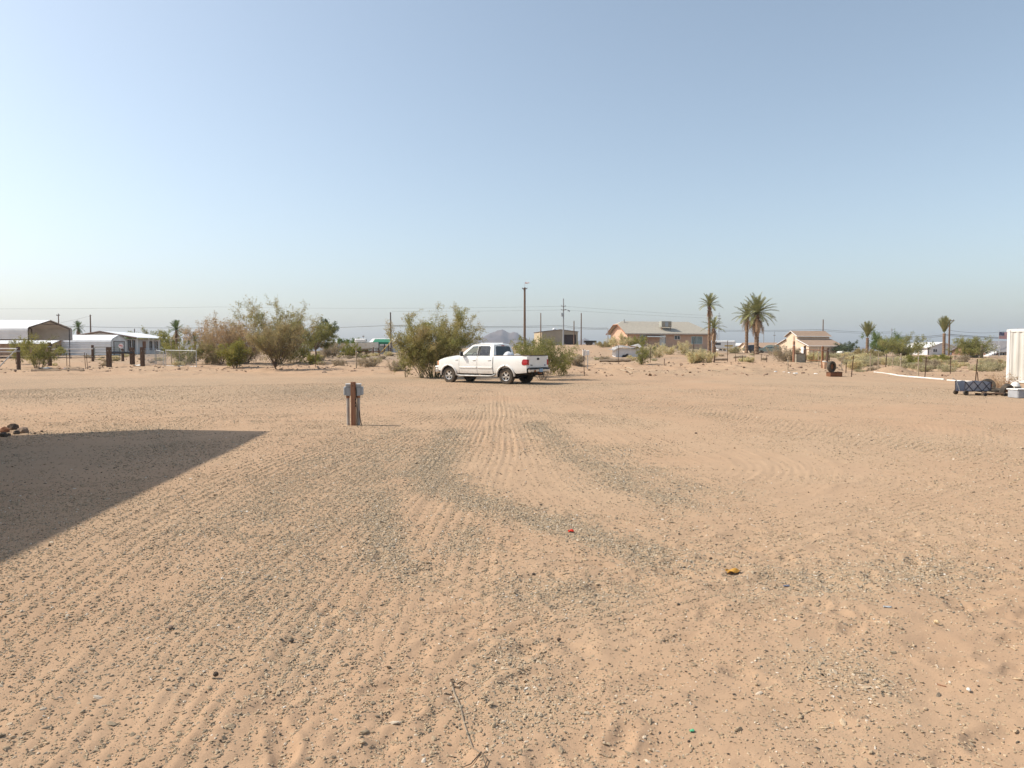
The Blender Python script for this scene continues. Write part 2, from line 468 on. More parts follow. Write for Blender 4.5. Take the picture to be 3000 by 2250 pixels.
def ground_material():
    m = bpy.data.materials.new('desert_ground'); m.use_nodes = True
    nt = m.node_tree; N = nt.nodes; L = nt.links
    p = N['Principled BSDF']; p.inputs['Roughness'].default_value = 0.95; p.inputs['Specular IOR Level'].default_value = 0.1
    geo = N.new('ShaderNodeNewGeometry')
    at = N.new('ShaderNodeAttribute'); at.attribute_name = 'gravel'
    at4 = N.new('ShaderNodeAttribute'); at4.attribute_name = 'band_gravel'
    at2 = N.new('ShaderNodeAttribute'); at2.attribute_name = 'scrubland'
    def noise(s, det=4, rough=.55):
        n = N.new('ShaderNodeTexNoise'); n.inputs['Scale'].default_value = s; n.inputs['Detail'].default_value = det; n.inputs['Roughness'].default_value = rough
        L.new(geo.outputs['Position'], n.inputs[0]); return n.outputs[0]
    def ramp(x, a, b, lo=.35, hi=.65, mid=None):
        c = N.new('ShaderNodeValToRGB'); L.new(x, c.inputs[0]); e = c.color_ramp.elements
        e[0].position = lo; e[0].color = a; e[1].position = hi; e[1].color = b
        if mid: k = e.new((lo + hi) / 2); k.color = mid
        return c.outputs[0]
    def mix(f, a, b, t='MIX'):
        x = N.new('ShaderNodeMix'); x.data_type = 'RGBA'; x.blend_type = t
        if isinstance(f, float): x.inputs[0].default_value = f
        else: L.new(f, x.inputs[0])
        L.new(a, x.inputs[6]); L.new(b, x.inputs[7]); return x.outputs[2]
    def math_(op, a, b):
        x = N.new('ShaderNodeMath'); x.operation = op; x.use_clamp = True
        for i, k in enumerate((a, b)):
            if isinstance(k, float): x.inputs[i].default_value = k
            else: L.new(k, x.inputs[i])
        return x.outputs[0]
    sand = ramp(noise(0.35, 5), (.342, .232, .156, 1), (.455, .328, .227, 1), .3, .7)
    sand2 = ramp(noise(2.7, 6, .65), (.332, .223, .149, 1), (.45, .322, .223, 1), .3, .7)
    sand = mix(.5, sand, sand2)
    grain = ramp(noise(160, 3, .7), (.30, .203, .132, 1), (.50, .355, .24, 1), .3, .7)
    sand = mix(.35, sand, grain)
    red = ramp(noise(.09, 4), (.40, .245, .135, 1), (.385, .275, .165, 1), .42, .58)
    sand = mix(.30, sand, red)
    vo = N.new('ShaderNodeTexVoronoi'); vo.inputs['Scale'].default_value = 34; vo.inputs['Randomness'].default_value = 1
    L.new(geo.outputs['Position'], vo.inputs[0])
    sep = N.new('ShaderNodeSeparateColor'); L.new(vo.outputs['Color'], sep.inputs[0])
    st = ramp(sep.outputs[0], (.125, .108, .082, 1), (.36, .285, .195, 1), .1, .9, (.225, .185, .130, 1))
    at3 = N.new('ShaderNodeAttribute'); at3.attribute_name = 'fine_gravel'
    gcov = math_('MULTIPLY', at3.outputs['Fac'], 1.15)
    thr = math_('GREATER_THAN', gcov, sep.outputs[1])
    inner = N.new('ShaderNodeMapRange'); inner.inputs[1].default_value = 0.018; inner.inputs[2].default_value = 0.010
    L.new(vo.outputs['Distance'], inner.inputs[0])
    vmask = math_('LESS_THAN', vo.outputs['Distance'], 0.52)
    smask = math_('MULTIPLY', thr, vmask)
    greysoil = ramp(noise(9, 4), (.30, .232, .155, 1), (.36, .275, .18, 1))
    sand = mix(math_('MULTIPLY', at4.outputs['Fac'], .55), sand, greysoil)
    c = mix(smask, sand, st)
    # stony scrubland beyond the lot
    scr = ramp(noise(0.12, 5), (.28, .215, .150, 1), (.185, .16, .132, 1), .35, .65)
    c = mix(at2.outputs['Fac'], c, mix(.25, scr, sand))
    L.new(c, p.inputs['Base Color'])
    b1 = N.new('ShaderNodeBump'); b1.inputs['Strength'].default_value = .55; b1.inputs['Distance'].default_value = .012
    hgt = N.new('ShaderNodeMath'); hgt.operation = 'MULTIPLY'
    dm = N.new('ShaderNodeMath'); dm.operation = 'SUBTRACT'; dm.inputs[0].default_value = .6; L.new(vo.outputs['Distance'], dm.inputs[1])
    L.new(dm.outputs[0], hgt.inputs[0]); L.new(smask, hgt.inputs[1])
    L.new(hgt.outputs[0], b1.inputs['Height'])
    b2 = N.new('ShaderNodeBump'); b2.inputs['Strength'].default_value = .35; b2.inputs['Distance'].default_value = .01
    L.new(noise(60, 5, .7), b2.inputs['Height']); L.new(b1.outputs[0], b2.inputs['Normal'])
    L.new(b2.outputs[0], p.inputs['Normal'])
    return m
gme = npmesh('ground', np.stack([gx, gy, GZ], -1), F, ground_material(), True)
sg = np.zeros_like(gx); sg[act] = strip_gravel(gx[act], gy[act])
a_ = gme.attributes.new('band_gravel', 'FLOAT', 'POINT'); a_.data.foreach_set('value', sg.astype(np.float32))
a_ = gme.attributes.new('fine_gravel', 'FLOAT', 'POINT'); a_.data.foreach_set('value', (gv * np.clip((np.hypot(gx, gy) - 10) / 10, .0, 1)).astype(np.float32))
a_ = gme.attributes.new('gravel', 'FLOAT', 'POINT'); a_.data.foreach_set('value', gv.astype(np.float32))
sc_ = np.clip((gy - 62) / 30, 0, 1) * np.clip(0.6 + 1.6 * fbm(gx * .06, gy * .05, 3, 41), 0, 1) * np.where((gx > 4) & (gx < 22) & (gy > 80), .25, 1)
stony = np.exp(-(((gx - 9) / 9) ** 2 + ((gy - 74) / 7) ** 2)) * .9
a_ = gme.attributes.new('scrubland', 'FLOAT', 'POINT'); a_.data.foreach_set('value', np.maximum(sc_, stony).astype(np.float32))
ground = tag(obj('ground', gme), 'sandy desert lot with grey gravel and curved tyre tracks', None, None, 'structure')
GRID = GZ.reshape(nr, na); GVG = gv.reshape(nr, na); SGG = sg.reshape(nr, na)
def gz_full(x, y):
    x = np.atleast_1d(np.asarray(x, float)); y = np.atleast_1d(np.asarray(y, float))
    return terr(x, y) + lot_relief(x, y)
def gz1(x, y): return float(gz_full(x, y)[0])
def grid_z(x, y): return grid_sample(GRID, x, y)      # height of the built mesh itself
def grid_sample(GRID, x, y):
    a = np.degrees(np.arctan2(x, y)); r = np.hypot(x, y)
    ia = np.clip(np.searchsorted(an_out, a, side='right') - 1, 0, na - 2); ir = np.clip(np.searchsorted(rr, r, side='right') - 1, 0, nr - 2)
    fa = (a - an_out[ia]) / (an_out[ia + 1] - an_out[ia]); fr = (r - rr[ir]) / (rr[ir + 1] - rr[ir])
    return (GRID[ir, ia] * (1 - fa) + GRID[ir, ia + 1] * fa) * (1 - fr) + (GRID[ir + 1, ia] * (1 - fa) + GRID[ir + 1, ia + 1] * fa) * fr

# ------------------------------------------------------------------ loose gravel: far too many to count
def gravel_points(n, r0, r1, smin, smax, seed, power=1.0, floor=0.0, fn=None):
    g = np.random.default_rng(seed)
    r = np.sqrt(g.random(n) * (r1 ** 2 - r0 ** 2) + r0 ** 2); a = np.radians(g.uniform(-44, 44, n))
    x = np.sin(a) * r; y = np.cos(a) * r
    keep = g.random(n) < np.clip(np.clip(grid_sample(fn if fn is not None else GVG, x, y), 0, 1) ** power + floor, 0, 1)
    x, y = x[keep], y[keep]
    s = smin + (smax - smin) * g.random(len(x)) ** 2.2
    return x, y, s
def gravel_object(name, parts, label, mtl):
    X = np.concatenate([p[0] for p in parts]); Y = np.concatenate([p[1] for p in parts]); S = np.concatenate([p[2] for p in parts])
    g = np.random.default_rng(77)
    Z = grid_z(X, Y) + S * g.uniform(-.10, .22, len(X))
    me = bpy.data.meshes.new(name); me.vertices.add(len(X))
    me.vertices.foreach_set('co', np.stack([X, Y, Z], -1).astype(np.float32).ravel())
    at = me.attributes.new('scl', 'FLOAT_VECTOR', 'POINT')
    sv = np.stack([S * g.uniform(.8, 1.7, len(X)), S * g.uniform(.5, 1.0, len(X)), S * g.uniform(.28, .70, len(X))], -1)
    at.data.foreach_set('vector', sv.astype(np.float32).ravel())
    at = me.attributes.new('rot', 'FLOAT_VECTOR', 'POINT')
    rv = np.stack([g.normal(0, .3, len(X)), g.normal(0, .3, len(X)), g.uniform(0, 6.28, len(X))], -1)
    at.data.foreach_set('vector', rv.astype(np.float32).ravel())
    o = tag(obj(name, me), label, 'gravel', None, 'stuff')
    ng = bpy.data.node_groups.new(name, 'GeometryNodeTree')
    ng.interface.new_socket('Geometry', in_out='INPUT', socket_type='NodeSocketGeometry')
    ng.interface.new_socket('Geometry', in_out='OUTPUT', socket_type='NodeSocketGeometry')
    N = ng.nodes; L = ng.links
    gi = N.new('NodeGroupInput'); go = N.new('NodeGroupOutput')
    jn = N.new('GeometryNodeJoinGeometry')
    for k in range(6):
        ic = N.new('GeometryNodeMeshIcoSphere'); ic.inputs['Radius'].default_value = .5; ic.inputs['Subdivisions'].default_value = 2 if k < 4 else 1
        sp_ = N.new('GeometryNodeSetPosition')
        nz = N.new('ShaderNodeTexNoise'); nz.noise_dimensions = '4D'; nz.inputs['Scale'].default_value = 1.9; nz.inputs['W'].default_value = 3.7 * k + 1; nz.inputs['Detail'].default_value = 2
        sub = N.new('ShaderNodeVectorMath'); sub.operation = 'SUBTRACT'; sub.inputs[1].default_value = (.5, .5, .5)
        sca = N.new('ShaderNodeVectorMath'); sca.operation = 'SCALE'; sca.inputs[3].default_value = 0.75
        L.new(nz.outputs['Color'], sub.inputs[0]); L.new(sub.outputs[0], sca.inputs[0]); L.new(sca.outputs[0], sp_.inputs['Offset'])
        L.new(ic.outputs[0], sp_.inputs['Geometry'])
        sm = N.new('GeometryNodeSetMaterial'); sm.inputs['Material'].default_value = mtl
        L.new(sp_.outputs[0], sm.inputs['Geometry'])
        gti = N.new('GeometryNodeGeometryToInstance'); L.new(sm.outputs[0], gti.inputs[0]); L.new(gti.outputs[0], jn.inputs[0])
    iop = N.new('GeometryNodeInstanceOnPoints'); L.new(gi.outputs[0], iop.inputs['Points']); L.new(jn.outputs[0], iop.inputs['Instance'])
    iop.inputs['Pick Instance'].default_value = True
    ri = N.new('FunctionNodeRandomValue'); ri.data_type = 'INT'; ri.inputs[4].default_value = 0; ri.inputs[5].default_value = 5
    L.new(ri.outputs[2], iop.inputs['Instance Index'])
    ar = N.new('GeometryNodeInputNamedAttribute'); ar.data_type = 'FLOAT_VECTOR'; ar.inputs[0].default_value = 'rot'
    e2r = N.new('FunctionNodeEulerToRotation'); L.new(ar.outputs[0], e2r.inputs[0]); L.new(e2r.outputs[0], iop.inputs['Rotation'])
    as_ = N.new('GeometryNodeInputNamedAttribute'); as_.data_type = 'FLOAT_VECTOR'; as_.inputs[0].default_value = 'scl'
    L.new(as_.outputs[0], iop.inputs['Scale'])
    L.new(iop.outputs[0], go.inputs[0])
    md = o.modifiers.new('scatter', 'NODES'); md.node_group = ng
    return o
def stone_material(name, cols):
    m = bpy.data.materials.new(name); m.use_nodes = True
    N = m.node_tree.nodes; L = m.node_tree.links; p = N['Principled BSDF']
    p.inputs['Roughness'].default_value = .9; p.inputs['Specular IOR Level'].default_value = .12
    oi = N.new('ShaderNodeObjectInfo'); cr = N.new('ShaderNodeValToRGB'); L.new(oi.outputs['Random'], cr.inputs[0])
    e = cr.color_ramp.elements
    e[0].position, e[0].color = cols[0]; e[1].position, e[1].color = cols[-1]
    for q, c in cols[1:-1]:
        k = e.new(q); k.color = c
    tc = N.new('ShaderNodeTexCoord'); nz = N.new('ShaderNodeTexNoise'); nz.inputs['Scale'].default_value = 3.5; nz.inputs['Detail'].default_value = 4
    L.new(tc.outputs['Object'], nz.inputs[0])
    mx = N.new('ShaderNodeMix'); mx.data_type = 'RGBA'; mx.blend_type = 'OVERLAY'; mx.inputs[0].default_value = .35
    L.new(cr.outputs[0], mx.inputs[6]); L.new(nz.outputs[0], mx.inputs[7]); L.new(mx.outputs[2], p.inputs['Base Color'])
    return m
STONE = stone_material('gravel_stone', [(0, (.10, .083, .066, 1)), (.05, (.225, .182, .136, 1)), (.22, (.315, .248, .170, 1)), (.5, (.375, .288, .192, 1)), (.75, (.43, .32, .208, 1)), (.93, (.45, .35, .24, 1)), (.985, (.55, .47, .37, 1)), (1, (.64, .59, .51, 1))])
STONEGREY = stone_material('grey_gravel_stone', [(0, (.10, .09, .072, 1)), (.06, (.22, .19, .145, 1)), (.3, (.325, .27, .198, 1)), (.6, (.395, .322, .23, 1)), (.85, (.44, .352, .25, 1)), (.96, (.46, .38, .28, 1)), (.99, (.54, .48, .40, 1)), (1, (.62, .58, .52, 1))])
gravel_object('gravel', [
    gravel_points(170000, 2.0, 5.0, .0045, .016, 1, 1.4, .06),
    gravel_points(4500, 2.0, 7.0, .013, .032, 2, 1.0, .06),
    gravel_points(330000, 5.0, 10.0, .006, .019, 3, 1.4, .03),
    gravel_points(16000, 6.0, 16.0, .014, .036, 5, 1.3, .03),
    gravel_points(360000, 10.0, 19.0, .010, .026, 4, 1.6, .01),
    gravel_points(170000, 19.0, 36.0, .016, .038, 6, 1.7, .004)], 'loose tan gravel scattered over the whole lot', STONE)
gravel_object('grey_gravel', [
    gravel_points(85000, 2.0, 5.0, .006, .020, 21, 1.1, 0, SGG),
    gravel_points(300000, 5.0, 11.0, .007, .023, 23, 1.1, 0, SGG),
    gravel_points(270000, 11.0, 20.0, .010, .028, 24, 1.1, 0, SGG)], 'grey gravel heaped in curved bands by passing wheels', STONEGREY)

# ------------------------------------------------------------------ shared materials
M_WHITE = mat('white_car_paint', (.80, .80, .77, 1), (.76, .75, .71, 1), scale=2, rough=.32, spec=.5, coat=.4)
M_TYRE = mat('dusty_tyre', (.055, .048, .040, 1), (.11, .085, .06, 1), scale=6, rough=.95)
M_DARK = mat('black_plastic', (.022, .022, .024, 1), (.035, .033, .032, 1), scale=10, rough=.7)
M_CHROME = mat('dull_chrome', (.62, .60, .57, 1), (.50, .47, .43, 1), scale=8, rough=.28, metal=.9)
M_WELL = mat('wheel_well', (.03, .026, .022, 1), (.05, .04, .03, 1), scale=5, rough=1)
M_RED = mat('red_lens', (.42, .012, .016, 1), (.33, .01, .012, 1), scale=6, rough=.15, spec=.6)
M_AMBER = mat('amber_lens', (.75, .28, .05, 1), (.6, .2, .04, 1), scale=6, rough=.2)
M_SEAT = mat('grey_seat', (.10, .095, .09, 1), (.14, .13, .12, 1), scale=8, rough=.95)
M_STEP = mat('grey_metal', (.40, .40, .39, 1), (.30, .29, .27, 1), scale=6, rough=.45, metal=.5)
M_RUST = mat('rusty_steel', (.16, .065, .030, 1), (.26, .12, .055, 1), scale=5, rough=.95, bump=.3)
M_WOODDK = mat('dark_weathered_wood', (.075, .046, .032, 1), (.15, .095, .062, 1), scale=4, rough=.95, stretch=(6, 6, .6), bump=.5)
M_WOODRED = mat('redwood_post', (.24, .11, .062, 1), (.36, .20, .125, 1), scale=4, rough=.9, stretch=(8, 8, .5), bump=.5)
M_WOODLT = mat('bleached_wood', (.42, .34, .24, 1), (.30, .23, .16, 1), scale=4, rough=.95, stretch=(6, 6, .6), bump=.4)
M_GALV = mat('galvanised_steel', (.46, .48, .49, 1), (.36, .38, .39, 1), scale=5, rough=.5, metal=.35)
M_BOXGREY = mat('grey_enamel', (.40, .43, .45, 1), (.34, .365, .38, 1), scale=3, rough=.45)
M_PVC = mat('white_pvc', (.78, .76, .72, 1), (.66, .63, .58, 1), scale=3, rough=.5)
M_WHITEMETAL = mat('white_sheet_metal', (.78, .79, .79, 1), (.68, .69, .69, 1), scale=1.2, rough=.45, spec=.4)
M_POLE = mat('creosoted_pole', (.12, .075, .050, 1), (.20, .135, .095, 1), scale=3, rough=.95, stretch=(5, 5, .3))
M_TPOST = mat('rust_brown_post', (.11, .070, .048, 1), (.19, .125, .085, 1), scale=7, rough=.95)
M_STEELPOLE = mat('grey_steel_pole', (.34, .35, .36, 1), (.27, .28, .29, 1), scale=3, rough=.6)
M_WIRE = mat('dark_wire', (.06, .06, .065, 1), rough=.7)
M_GLASSDK = mat('dark_window_glass', (.030, .034, .038, 1), (.05, .055, .06, 1), scale=2, rough=.12, spec=.6)
M_GLASSPALE = mat('curtained_window_glass', (.27, .32, .30, 1), (.20, .25, .24, 1), scale=1.5, rough=.15, spec=.5)
M_WHITETRIM = mat('white_trim', (.76, .75, .72, 1), (.68, .67, .64, 1), scale=3, rough=.6)
M_ROCK = mat('desert_rock', (.17, .115, .085, 1), (.27, .20, .15, 1), scale=3, rough=.95, bump=.6)
M_BLUEPL = mat('blue_plate', (.22, .36, .52, 1), (.45, .55, .62, 1), scale=14, rough=.5)

# road dust thrown up on the lower body panels
def add_dust(m, z0, z1, col):
    N = m.node_tree.nodes; L = m.node_tree.links; p = N['Principled BSDF']
    tc = N.new('ShaderNodeTexCoord'); sp_ = N.new('ShaderNodeSeparateXYZ'); L.new(tc.outputs['Object'], sp_.inputs[0])
    mr = N.new('ShaderNodeMapRange'); mr.inputs[1].default_value = z1; mr.inputs[2].default_value = z0; mr.interpolation_type = 'SMOOTHSTEP'; L.new(sp_.outputs[2], mr.inputs[0])
    nz = N.new('ShaderNodeTexNoise'); nz.inputs['Scale'].default_value = 6; nz.inputs['Detail'].default_value = 6; L.new(tc.outputs['Object'], nz.inputs[0])
    mu = N.new('ShaderNodeMath'); mu.operation = 'MULTIPLY'; mu.use_clamp = True; L.new(mr.outputs[0], mu.inputs[0]); L.new(nz.outputs[0], mu.inputs[1])
    src = p.inputs['Base Color'].links[0].from_socket
    mx = N.new('ShaderNodeMix'); mx.data_type = 'RGBA'; L.new(mu.outputs[0], mx.inputs[0]); L.new(src, mx.inputs[6]); mx.inputs[7].default_value = col
    L.new(mx.outputs[2], p.inputs['Base Color'])
add_dust(M_WHITE, .42, .85, (.36, .26, .17, 1))

# ------------------------------------------------------------------ the pickup truck
def make_truck():
    T = thing('pickup_truck', 'white crew cab pickup truck with chrome wheels parked beside the desert bushes', 'truck')
    AR = 0.475                                            # wheel arch radius
    def hw(x, z):                                         # half width of the body
        pr = np.interp(z, [.45, .62, .80, 1.0, 1.18, 1.30, 1.40], [.945, .975, .992, 1.0, .992, .972, .935])
        tp = np.interp(x, [-1.25, -.9, 3.7, 4.05, 4.25, 4.36], [.965, 1, 1, .975, .93, .86])
        return float(pr * tp)
    def arc(cx, r, n=14, a0=math.pi, a1=0.0):
        return [(cx + r * math.cos(a), .40 + r * math.sin(a)) for a in np.linspace(a0, a1, n)]
    def topz(x): return float(np.interp(x, [2.85, 3.3, 3.8, 4.1, 4.28, 4.36], [1.33, 1.315, 1.25, 1.17, 1.06, .95]))
    # side outlines: bed side (with rear arch) and front fender (with front arch); the doors fill the middle
    bed = [(-1.2, .58), (-.62, .53)] + [p for p in arc(0, AR) if p[1] > .52] + [(.62, .52), (.72, .52), (.72, 1.375), (-1.2, 1.385)]
    fen = [(2.84, .50), (2.98, .50)] + [p for p in arc(3.52, AR) if p[1] > .52] + [(4.15, .62), (4.36, .70), (4.36, .95)] + [(x, topz(x)) for x in (4.28, 4.1, 3.8, 3.55, 3.3, 3.05, 2.84)]
    cutz = (.6, .7, .8, .9, 1.0, 1.1, 1.2, 1.3)
    def sides(name, outline, cutx, off=0.0, m=M_WHITE, holes=()):
        out = []
        for s in (1, -1):
            V, F_ = fill2d([outline] + list(holes), lambda a, b: (a, s * (hw(a, b) + off), b), cutx, cutz)
            b = MB(); b.add(V, F_)
            out.append(b.build(name, m, T, True))
        return out
    for o in sides('bed_side', bed, (-.9, -.5, .5)): pass
    for o in sides('front_fender', fen, (3.0, 3.3, 3.7, 4.05, 4.2, 4.3)): pass
    # cab side strips behind the doors
    rear_door = [(.76, .50), (1.70, .50), (1.70, 1.36), (.98, 1.36), (.76, 1.36)]
    front_door = [(1.715, .50), (2.825, .50), (2.825, 1.36), (1.715, 1.36)]
    for nm, ol in (('rear_door', rear_door), ('front_door', front_door)):
        for k, o in enumerate(sides(nm, ol, (1.0, 1.3, 2.0, 2.4))):
            s = 1 if k == 0 else -1
            xm = .93 if nm == 'rear_door' else 1.86
            h = MB(); h.box((xm + .03, s * (hw(xm, 1.17) + .012), 1.17), (.19, .035, .045), bev=.012); h.build('door_handle', M_WHITE, o)
            x0, x1 = (.80, 1.68) if nm == 'rear_door' else (1.74, 2.80)
            g = MB(); g.box(((x0 + x1) / 2, s * (hw(1.5, .80) + .010), .80), (x1 - x0, .03, .075), bev=.012); g.build('door_moulding', M_WHITE, o)
    # dark structure behind the gaps
    c = MB()
    for s in (1, -1): c.box((1.8, s * .90, .93), (2.2, .03, .84))
    c.box((1.75, 0, .56), (2.3, 1.7, .06)); c.build('floor_pan', M_WELL, T)
    ch = MB()
    for s in (1, -1): ch.box((1.55, s * .43, .52), (5.4, .09, .16))
    ch.box((-.05, 0, .40), (.12, 1.5, .12)); ch.box((3.52, 0, .40), (.12, 1.5, .12)); ch.box((.05, 0, .40), (.34, .34, .30), bev=.08)
    ch.box((-.95, -.1, .55), (.6, .7, .22)); ch.tube([(.3, -.5, .5), (-.7, -.5, .48), (-1.15, -.62, .46)], .045, 8); ch.build('chassis', M_WELL, T)
    # arch trims and wells
    for cx in (0, 3.52):
        for s in (1, -1):
            w = MB(); n = 18; V = []
            for a in np.linspace(math.pi * 1.04, -.04 * math.pi, n):
                for y in (.60, .97): V.append((cx + (AR + .005) * math.cos(a), s * y, .40 + (AR + .005) * math.sin(a)))
            w.add(V, [(2 * i, 2 * i + 2, 2 * i + 3, 2 * i + 1) for i in range(n - 1)]); 
            V2 = [(cx + AR * math.cos(a), s * .60, .40 + AR * math.sin(a)) for a in np.linspace(math.pi, 0, n)]
            w.add(V2, [tuple(range(n))]); w.build('wheel_well', M_WELL, T)
            f = MB(); pts = [(cx + (AR + .035) * math.cos(a), s * (hw(cx + (AR + .03) * math.cos(a), .45 + AR * math.sin(a)) + .012), .40 + (AR + .035) * math.sin(a)) for a in np.linspace(math.pi * 1.0, 0.0, n)]
            f.tube(pts, .042, 6); f.build('wheel_arch_flare', M_WHITE, T, True)
    # bonnet
    b = MB(); xs = [2.80, 3.0, 3.3, 3.6, 3.85, 4.05, 4.2, 4.3, 4.37]; ys = np.linspace(-1, 1, 13)
    V = []
    for x in xs:
        for t in ys:
            V.append((x, t * hw(x, topz(x)), topz(x) + .085 * (1 - abs(t) ** 4) * (1 if x < 4.2 else .5)))
    ny = len(ys)
    b.add(V, [(i * ny + j, i * ny + j + 1, (i + 1) * ny + j + 1, (i + 1) * ny + j) for i in range(len(xs) - 1) for j in range(ny - 1)])
    b.build('bonnet', M_WHITE, T, True)
    g = MB(); g.box((4.36, 0, .86), (.06, 1.62, .26), bev=.02); g.build('grille', M_CHROME, T)
    for s in (1, -1):
        h = MB(); h.box((4.27, s * .80, 1.0), (.20, .26, .20), bev=.04); h.build('headlight', M_GLASSPALE, T)
        h = MB(); h.box((4.20, s * .915, 1.0), (.20, .05, .22), bev=.02); h.build('turn_signal', M_AMBER, T)
    f = MB(); f.box((4.36, 0, .62), (.26, 1.84, .26), bev=.06); f.build('front_bumper', M_CHROME, T)
    f = MB(); f.box((4.36, 0, .80), (.24, 1.86, .11), bev=.04); f.build('bumper_cap', M_WHITE, T)
    # cab upper frame with window openings
    def yz(z): return float(np.interp(z, [1.34, 1.60, 1.93], [.925, .84, .715]))
    outl = [(.74, 1.34), (2.93, 1.34), (2.84, 1.40), (2.16, 1.91), (2.02, 1.945), (.98, 1.945), (.86, 1.91), (.76, 1.45)]
    w1 = [(2.62, 1.385), (2.10, 1.845), (1.79, 1.865), (1.77, 1.385)]
    w2 = [(1.64, 1.385), (1.66, 1.865), (1.10, 1.86), (1.02, 1.80), (.98, 1.385)]
    for s in (1, -1):
        V, F_ = fill2d([outl, w1, w2], lambda a, z: (a, s * yz(z), z), (1.0, 1.7, 2.1), (1.5, 1.6, 1.7, 1.8))
        b = MB(); b.add(V, F_); b.build('cab_frame', M_WHITE, T, True)
        for wn_, tint in ((w1, 'truck_front_glass'), (w2, 'truck_rear_glass')):
            mm = glass('truck_front_glass', (.62, .70, .66, 1)) if wn_ is w1 else glass('truck_rear_glass', (.13, .14, .15, 1))
            q = MB(); q.quad(*[(a, s * (yz(z) - .012), z) for a, z in wn_]); q.build('side_window', mm, T)
        p = MB(); p.box((1.705, s * (yz(1.62) + .003), 1.62), (.10, .012, .48), Matrix.Rotation(s * .33, 3, 'X')); p.build('door_pillar', M_DARK, T)
        p = MB(); p.box((1.80, s * .935, 1.362), (1.70, .02, .028)); p.build('window_seal', M_DARK, T)
        mi = MB(); mi.box((2.58, s * 1.09, 1.47), (.10, .20, .24), bev=.045); mi.tube([(2.60, s * .93, 1.38), (2.59, s * 1.05, 1.40)], .03, 6); mo = mi.build('side_mirror', M_DARK, T)
        mg = MB(); mg.box((2.635, s * 1.09, 1.47), (.02, .19, .22), bev=.009); mg.build('mirror_shell', M_WHITE, mo)
    # roof
    b = MB(); xs = [.84, .92, 1.1, 1.5, 1.9, 2.06, 2.18]; zx = [1.905, 1.945, 1.965, 1.975, 1.965, 1.945, 1.905]; ys = np.linspace(-1, 1, 11); V = []
    for x, z in zip(xs, zx):
        for t in ys: V.append((x, t * .725, z + .035 * (1 - t * t) - .02 * abs(t) ** 6))
    ny = len(ys)
    b.add(V, [(i * ny + j, i * ny + j + 1, (i + 1) * ny + j + 1, (i + 1) * ny + j) for i in range(len(xs) - 1) for j in range(ny - 1)])
    b.build('roof', M_WHITE, T, True)
    q = MB(); q.quad((2.89, .84, 1.385), (2.93, 0, 1.40), (2.20, 0, 1.945), (2.17, .69, 1.90)); q.quad((2.93, 0, 1.40), (2.89, -.84, 1.385), (2.17, -.69, 1.90), (2.20, 0, 1.945)); q.build('windscreen', glass('truck_front_glass', (.62, .70, .66, 1)), T)
    # cab back with the dark rear window
    xb = lambda z: .74 + (z - 1.34) * .19
    bo = [(-.91, .60), (.91, .60), (.91, 1.36), (.715, 1.92), (-.715, 1.92), (-.91, 1.36)]
    bw = [(-.70, 1.40), (.70, 1.40), (.62, 1.80), (.56, 1.855), (-.56, 1.855), (-.62, 1.80)]
    V, F_ = fill2d([bo, bw], lambda a, z: (xb(z), a, z), (), (1.36, 1.5, 1.7)); b = MB(); b.add(V, F_); b.build('cab_back', M_WHITE, T, True)
    q = MB(); q.quad(*[(xb(z) + .006, a, z) for a, z in bw]); q.build('rear_window', mat('tinted_rear_glass', (.012, .014, .017, 1), (.02, .022, .026, 1), scale=2, rough=.06, spec=.5), T)
    bl = MB(); bl.box((xb(1.885) - .012, 0, 1.885), (.02, .22, .03)); bl.build('brake_light', M_RED, T)
    # interior
    i = MB(); i.box((2.62, 0, 1.30), (.42, 1.6, .26), bev=.08); i.build('dashboard', M_SEAT, T)
    for x, ys_ in ((1.80, (.42, -.42)), (.98, (.0,))):
        for y in ys_:
            wd = .52 if x > 1.5 else 1.4
            se = MB(); se.box((x + .22, y, .95), (.5, wd, .16), bev=.05); se.box((x - .02, y, 1.24), (.14, wd, .58), Matrix.Rotation(-.22, 3, 'Y'), bev=.05)
            for hy in ((y,) if x > 1.5 else (-.4, .4)): se.box((x - .09, hy, 1.60), (.10, .26, .18), bev=.04)
            se.build('seat', M_SEAT, T)
    st = MB(); cs = Vector((2.32, .42, 1.36)); R = Matrix.Rotation(math.radians(62), 3, 'Y')
    st.tube([cs + R @ Vector((.19 * math.cos(a), .19 * math.sin(a), 0)) for a in np.linspace(0, 2 * math.pi, 21)], .016, 6)
    st.tube([cs, cs + Vector((.2, 0, -.14))], .025, 6); st.tube([cs + R @ Vector((0, -.19, 0)), cs + R @ Vector((0, .19, 0))], .016, 6); st.build('steering_wheel', M_DARK, T)
    # bed interior, rails, tailgate
    be = MB(); be.box((-.24, 0, .78), (1.90, 1.72, .05))
    for s in (1, -1): be.box((-.24, s * .86, 1.07), (1.90, .04, .56))
    be.box((.68, 0, 1.07), (.04, 1.74, .58)); be.build('cargo_bed', M_WHITE, T)
    for s in (1, -1):
        ra = MB(); ra.box((-.24, s * .895, 1.388), (1.92, .11, .03), bev=.012); ra.build('bed_rail', mat('brown_bed_rail', (.12, .075, .055, 1), (.08, .06, .05, 1), rough=.8), T)
    tg = MB(); tg.box((-1.215, 0, 1.095), (.06, 1.56, .57), bev=.02); to = tg.build('tailgate', M_WHITE, T)
    k = MB(); k.box((-1.255, .02, 1.235), (.02, .20, .10), bev=.009); k.build('latch', M_DARK, to)
    k = MB(); k.box((-1.22, 0, 1.393), (.07, 1.56, .02)); k.build('tailgate_cap', M_DARK, to)
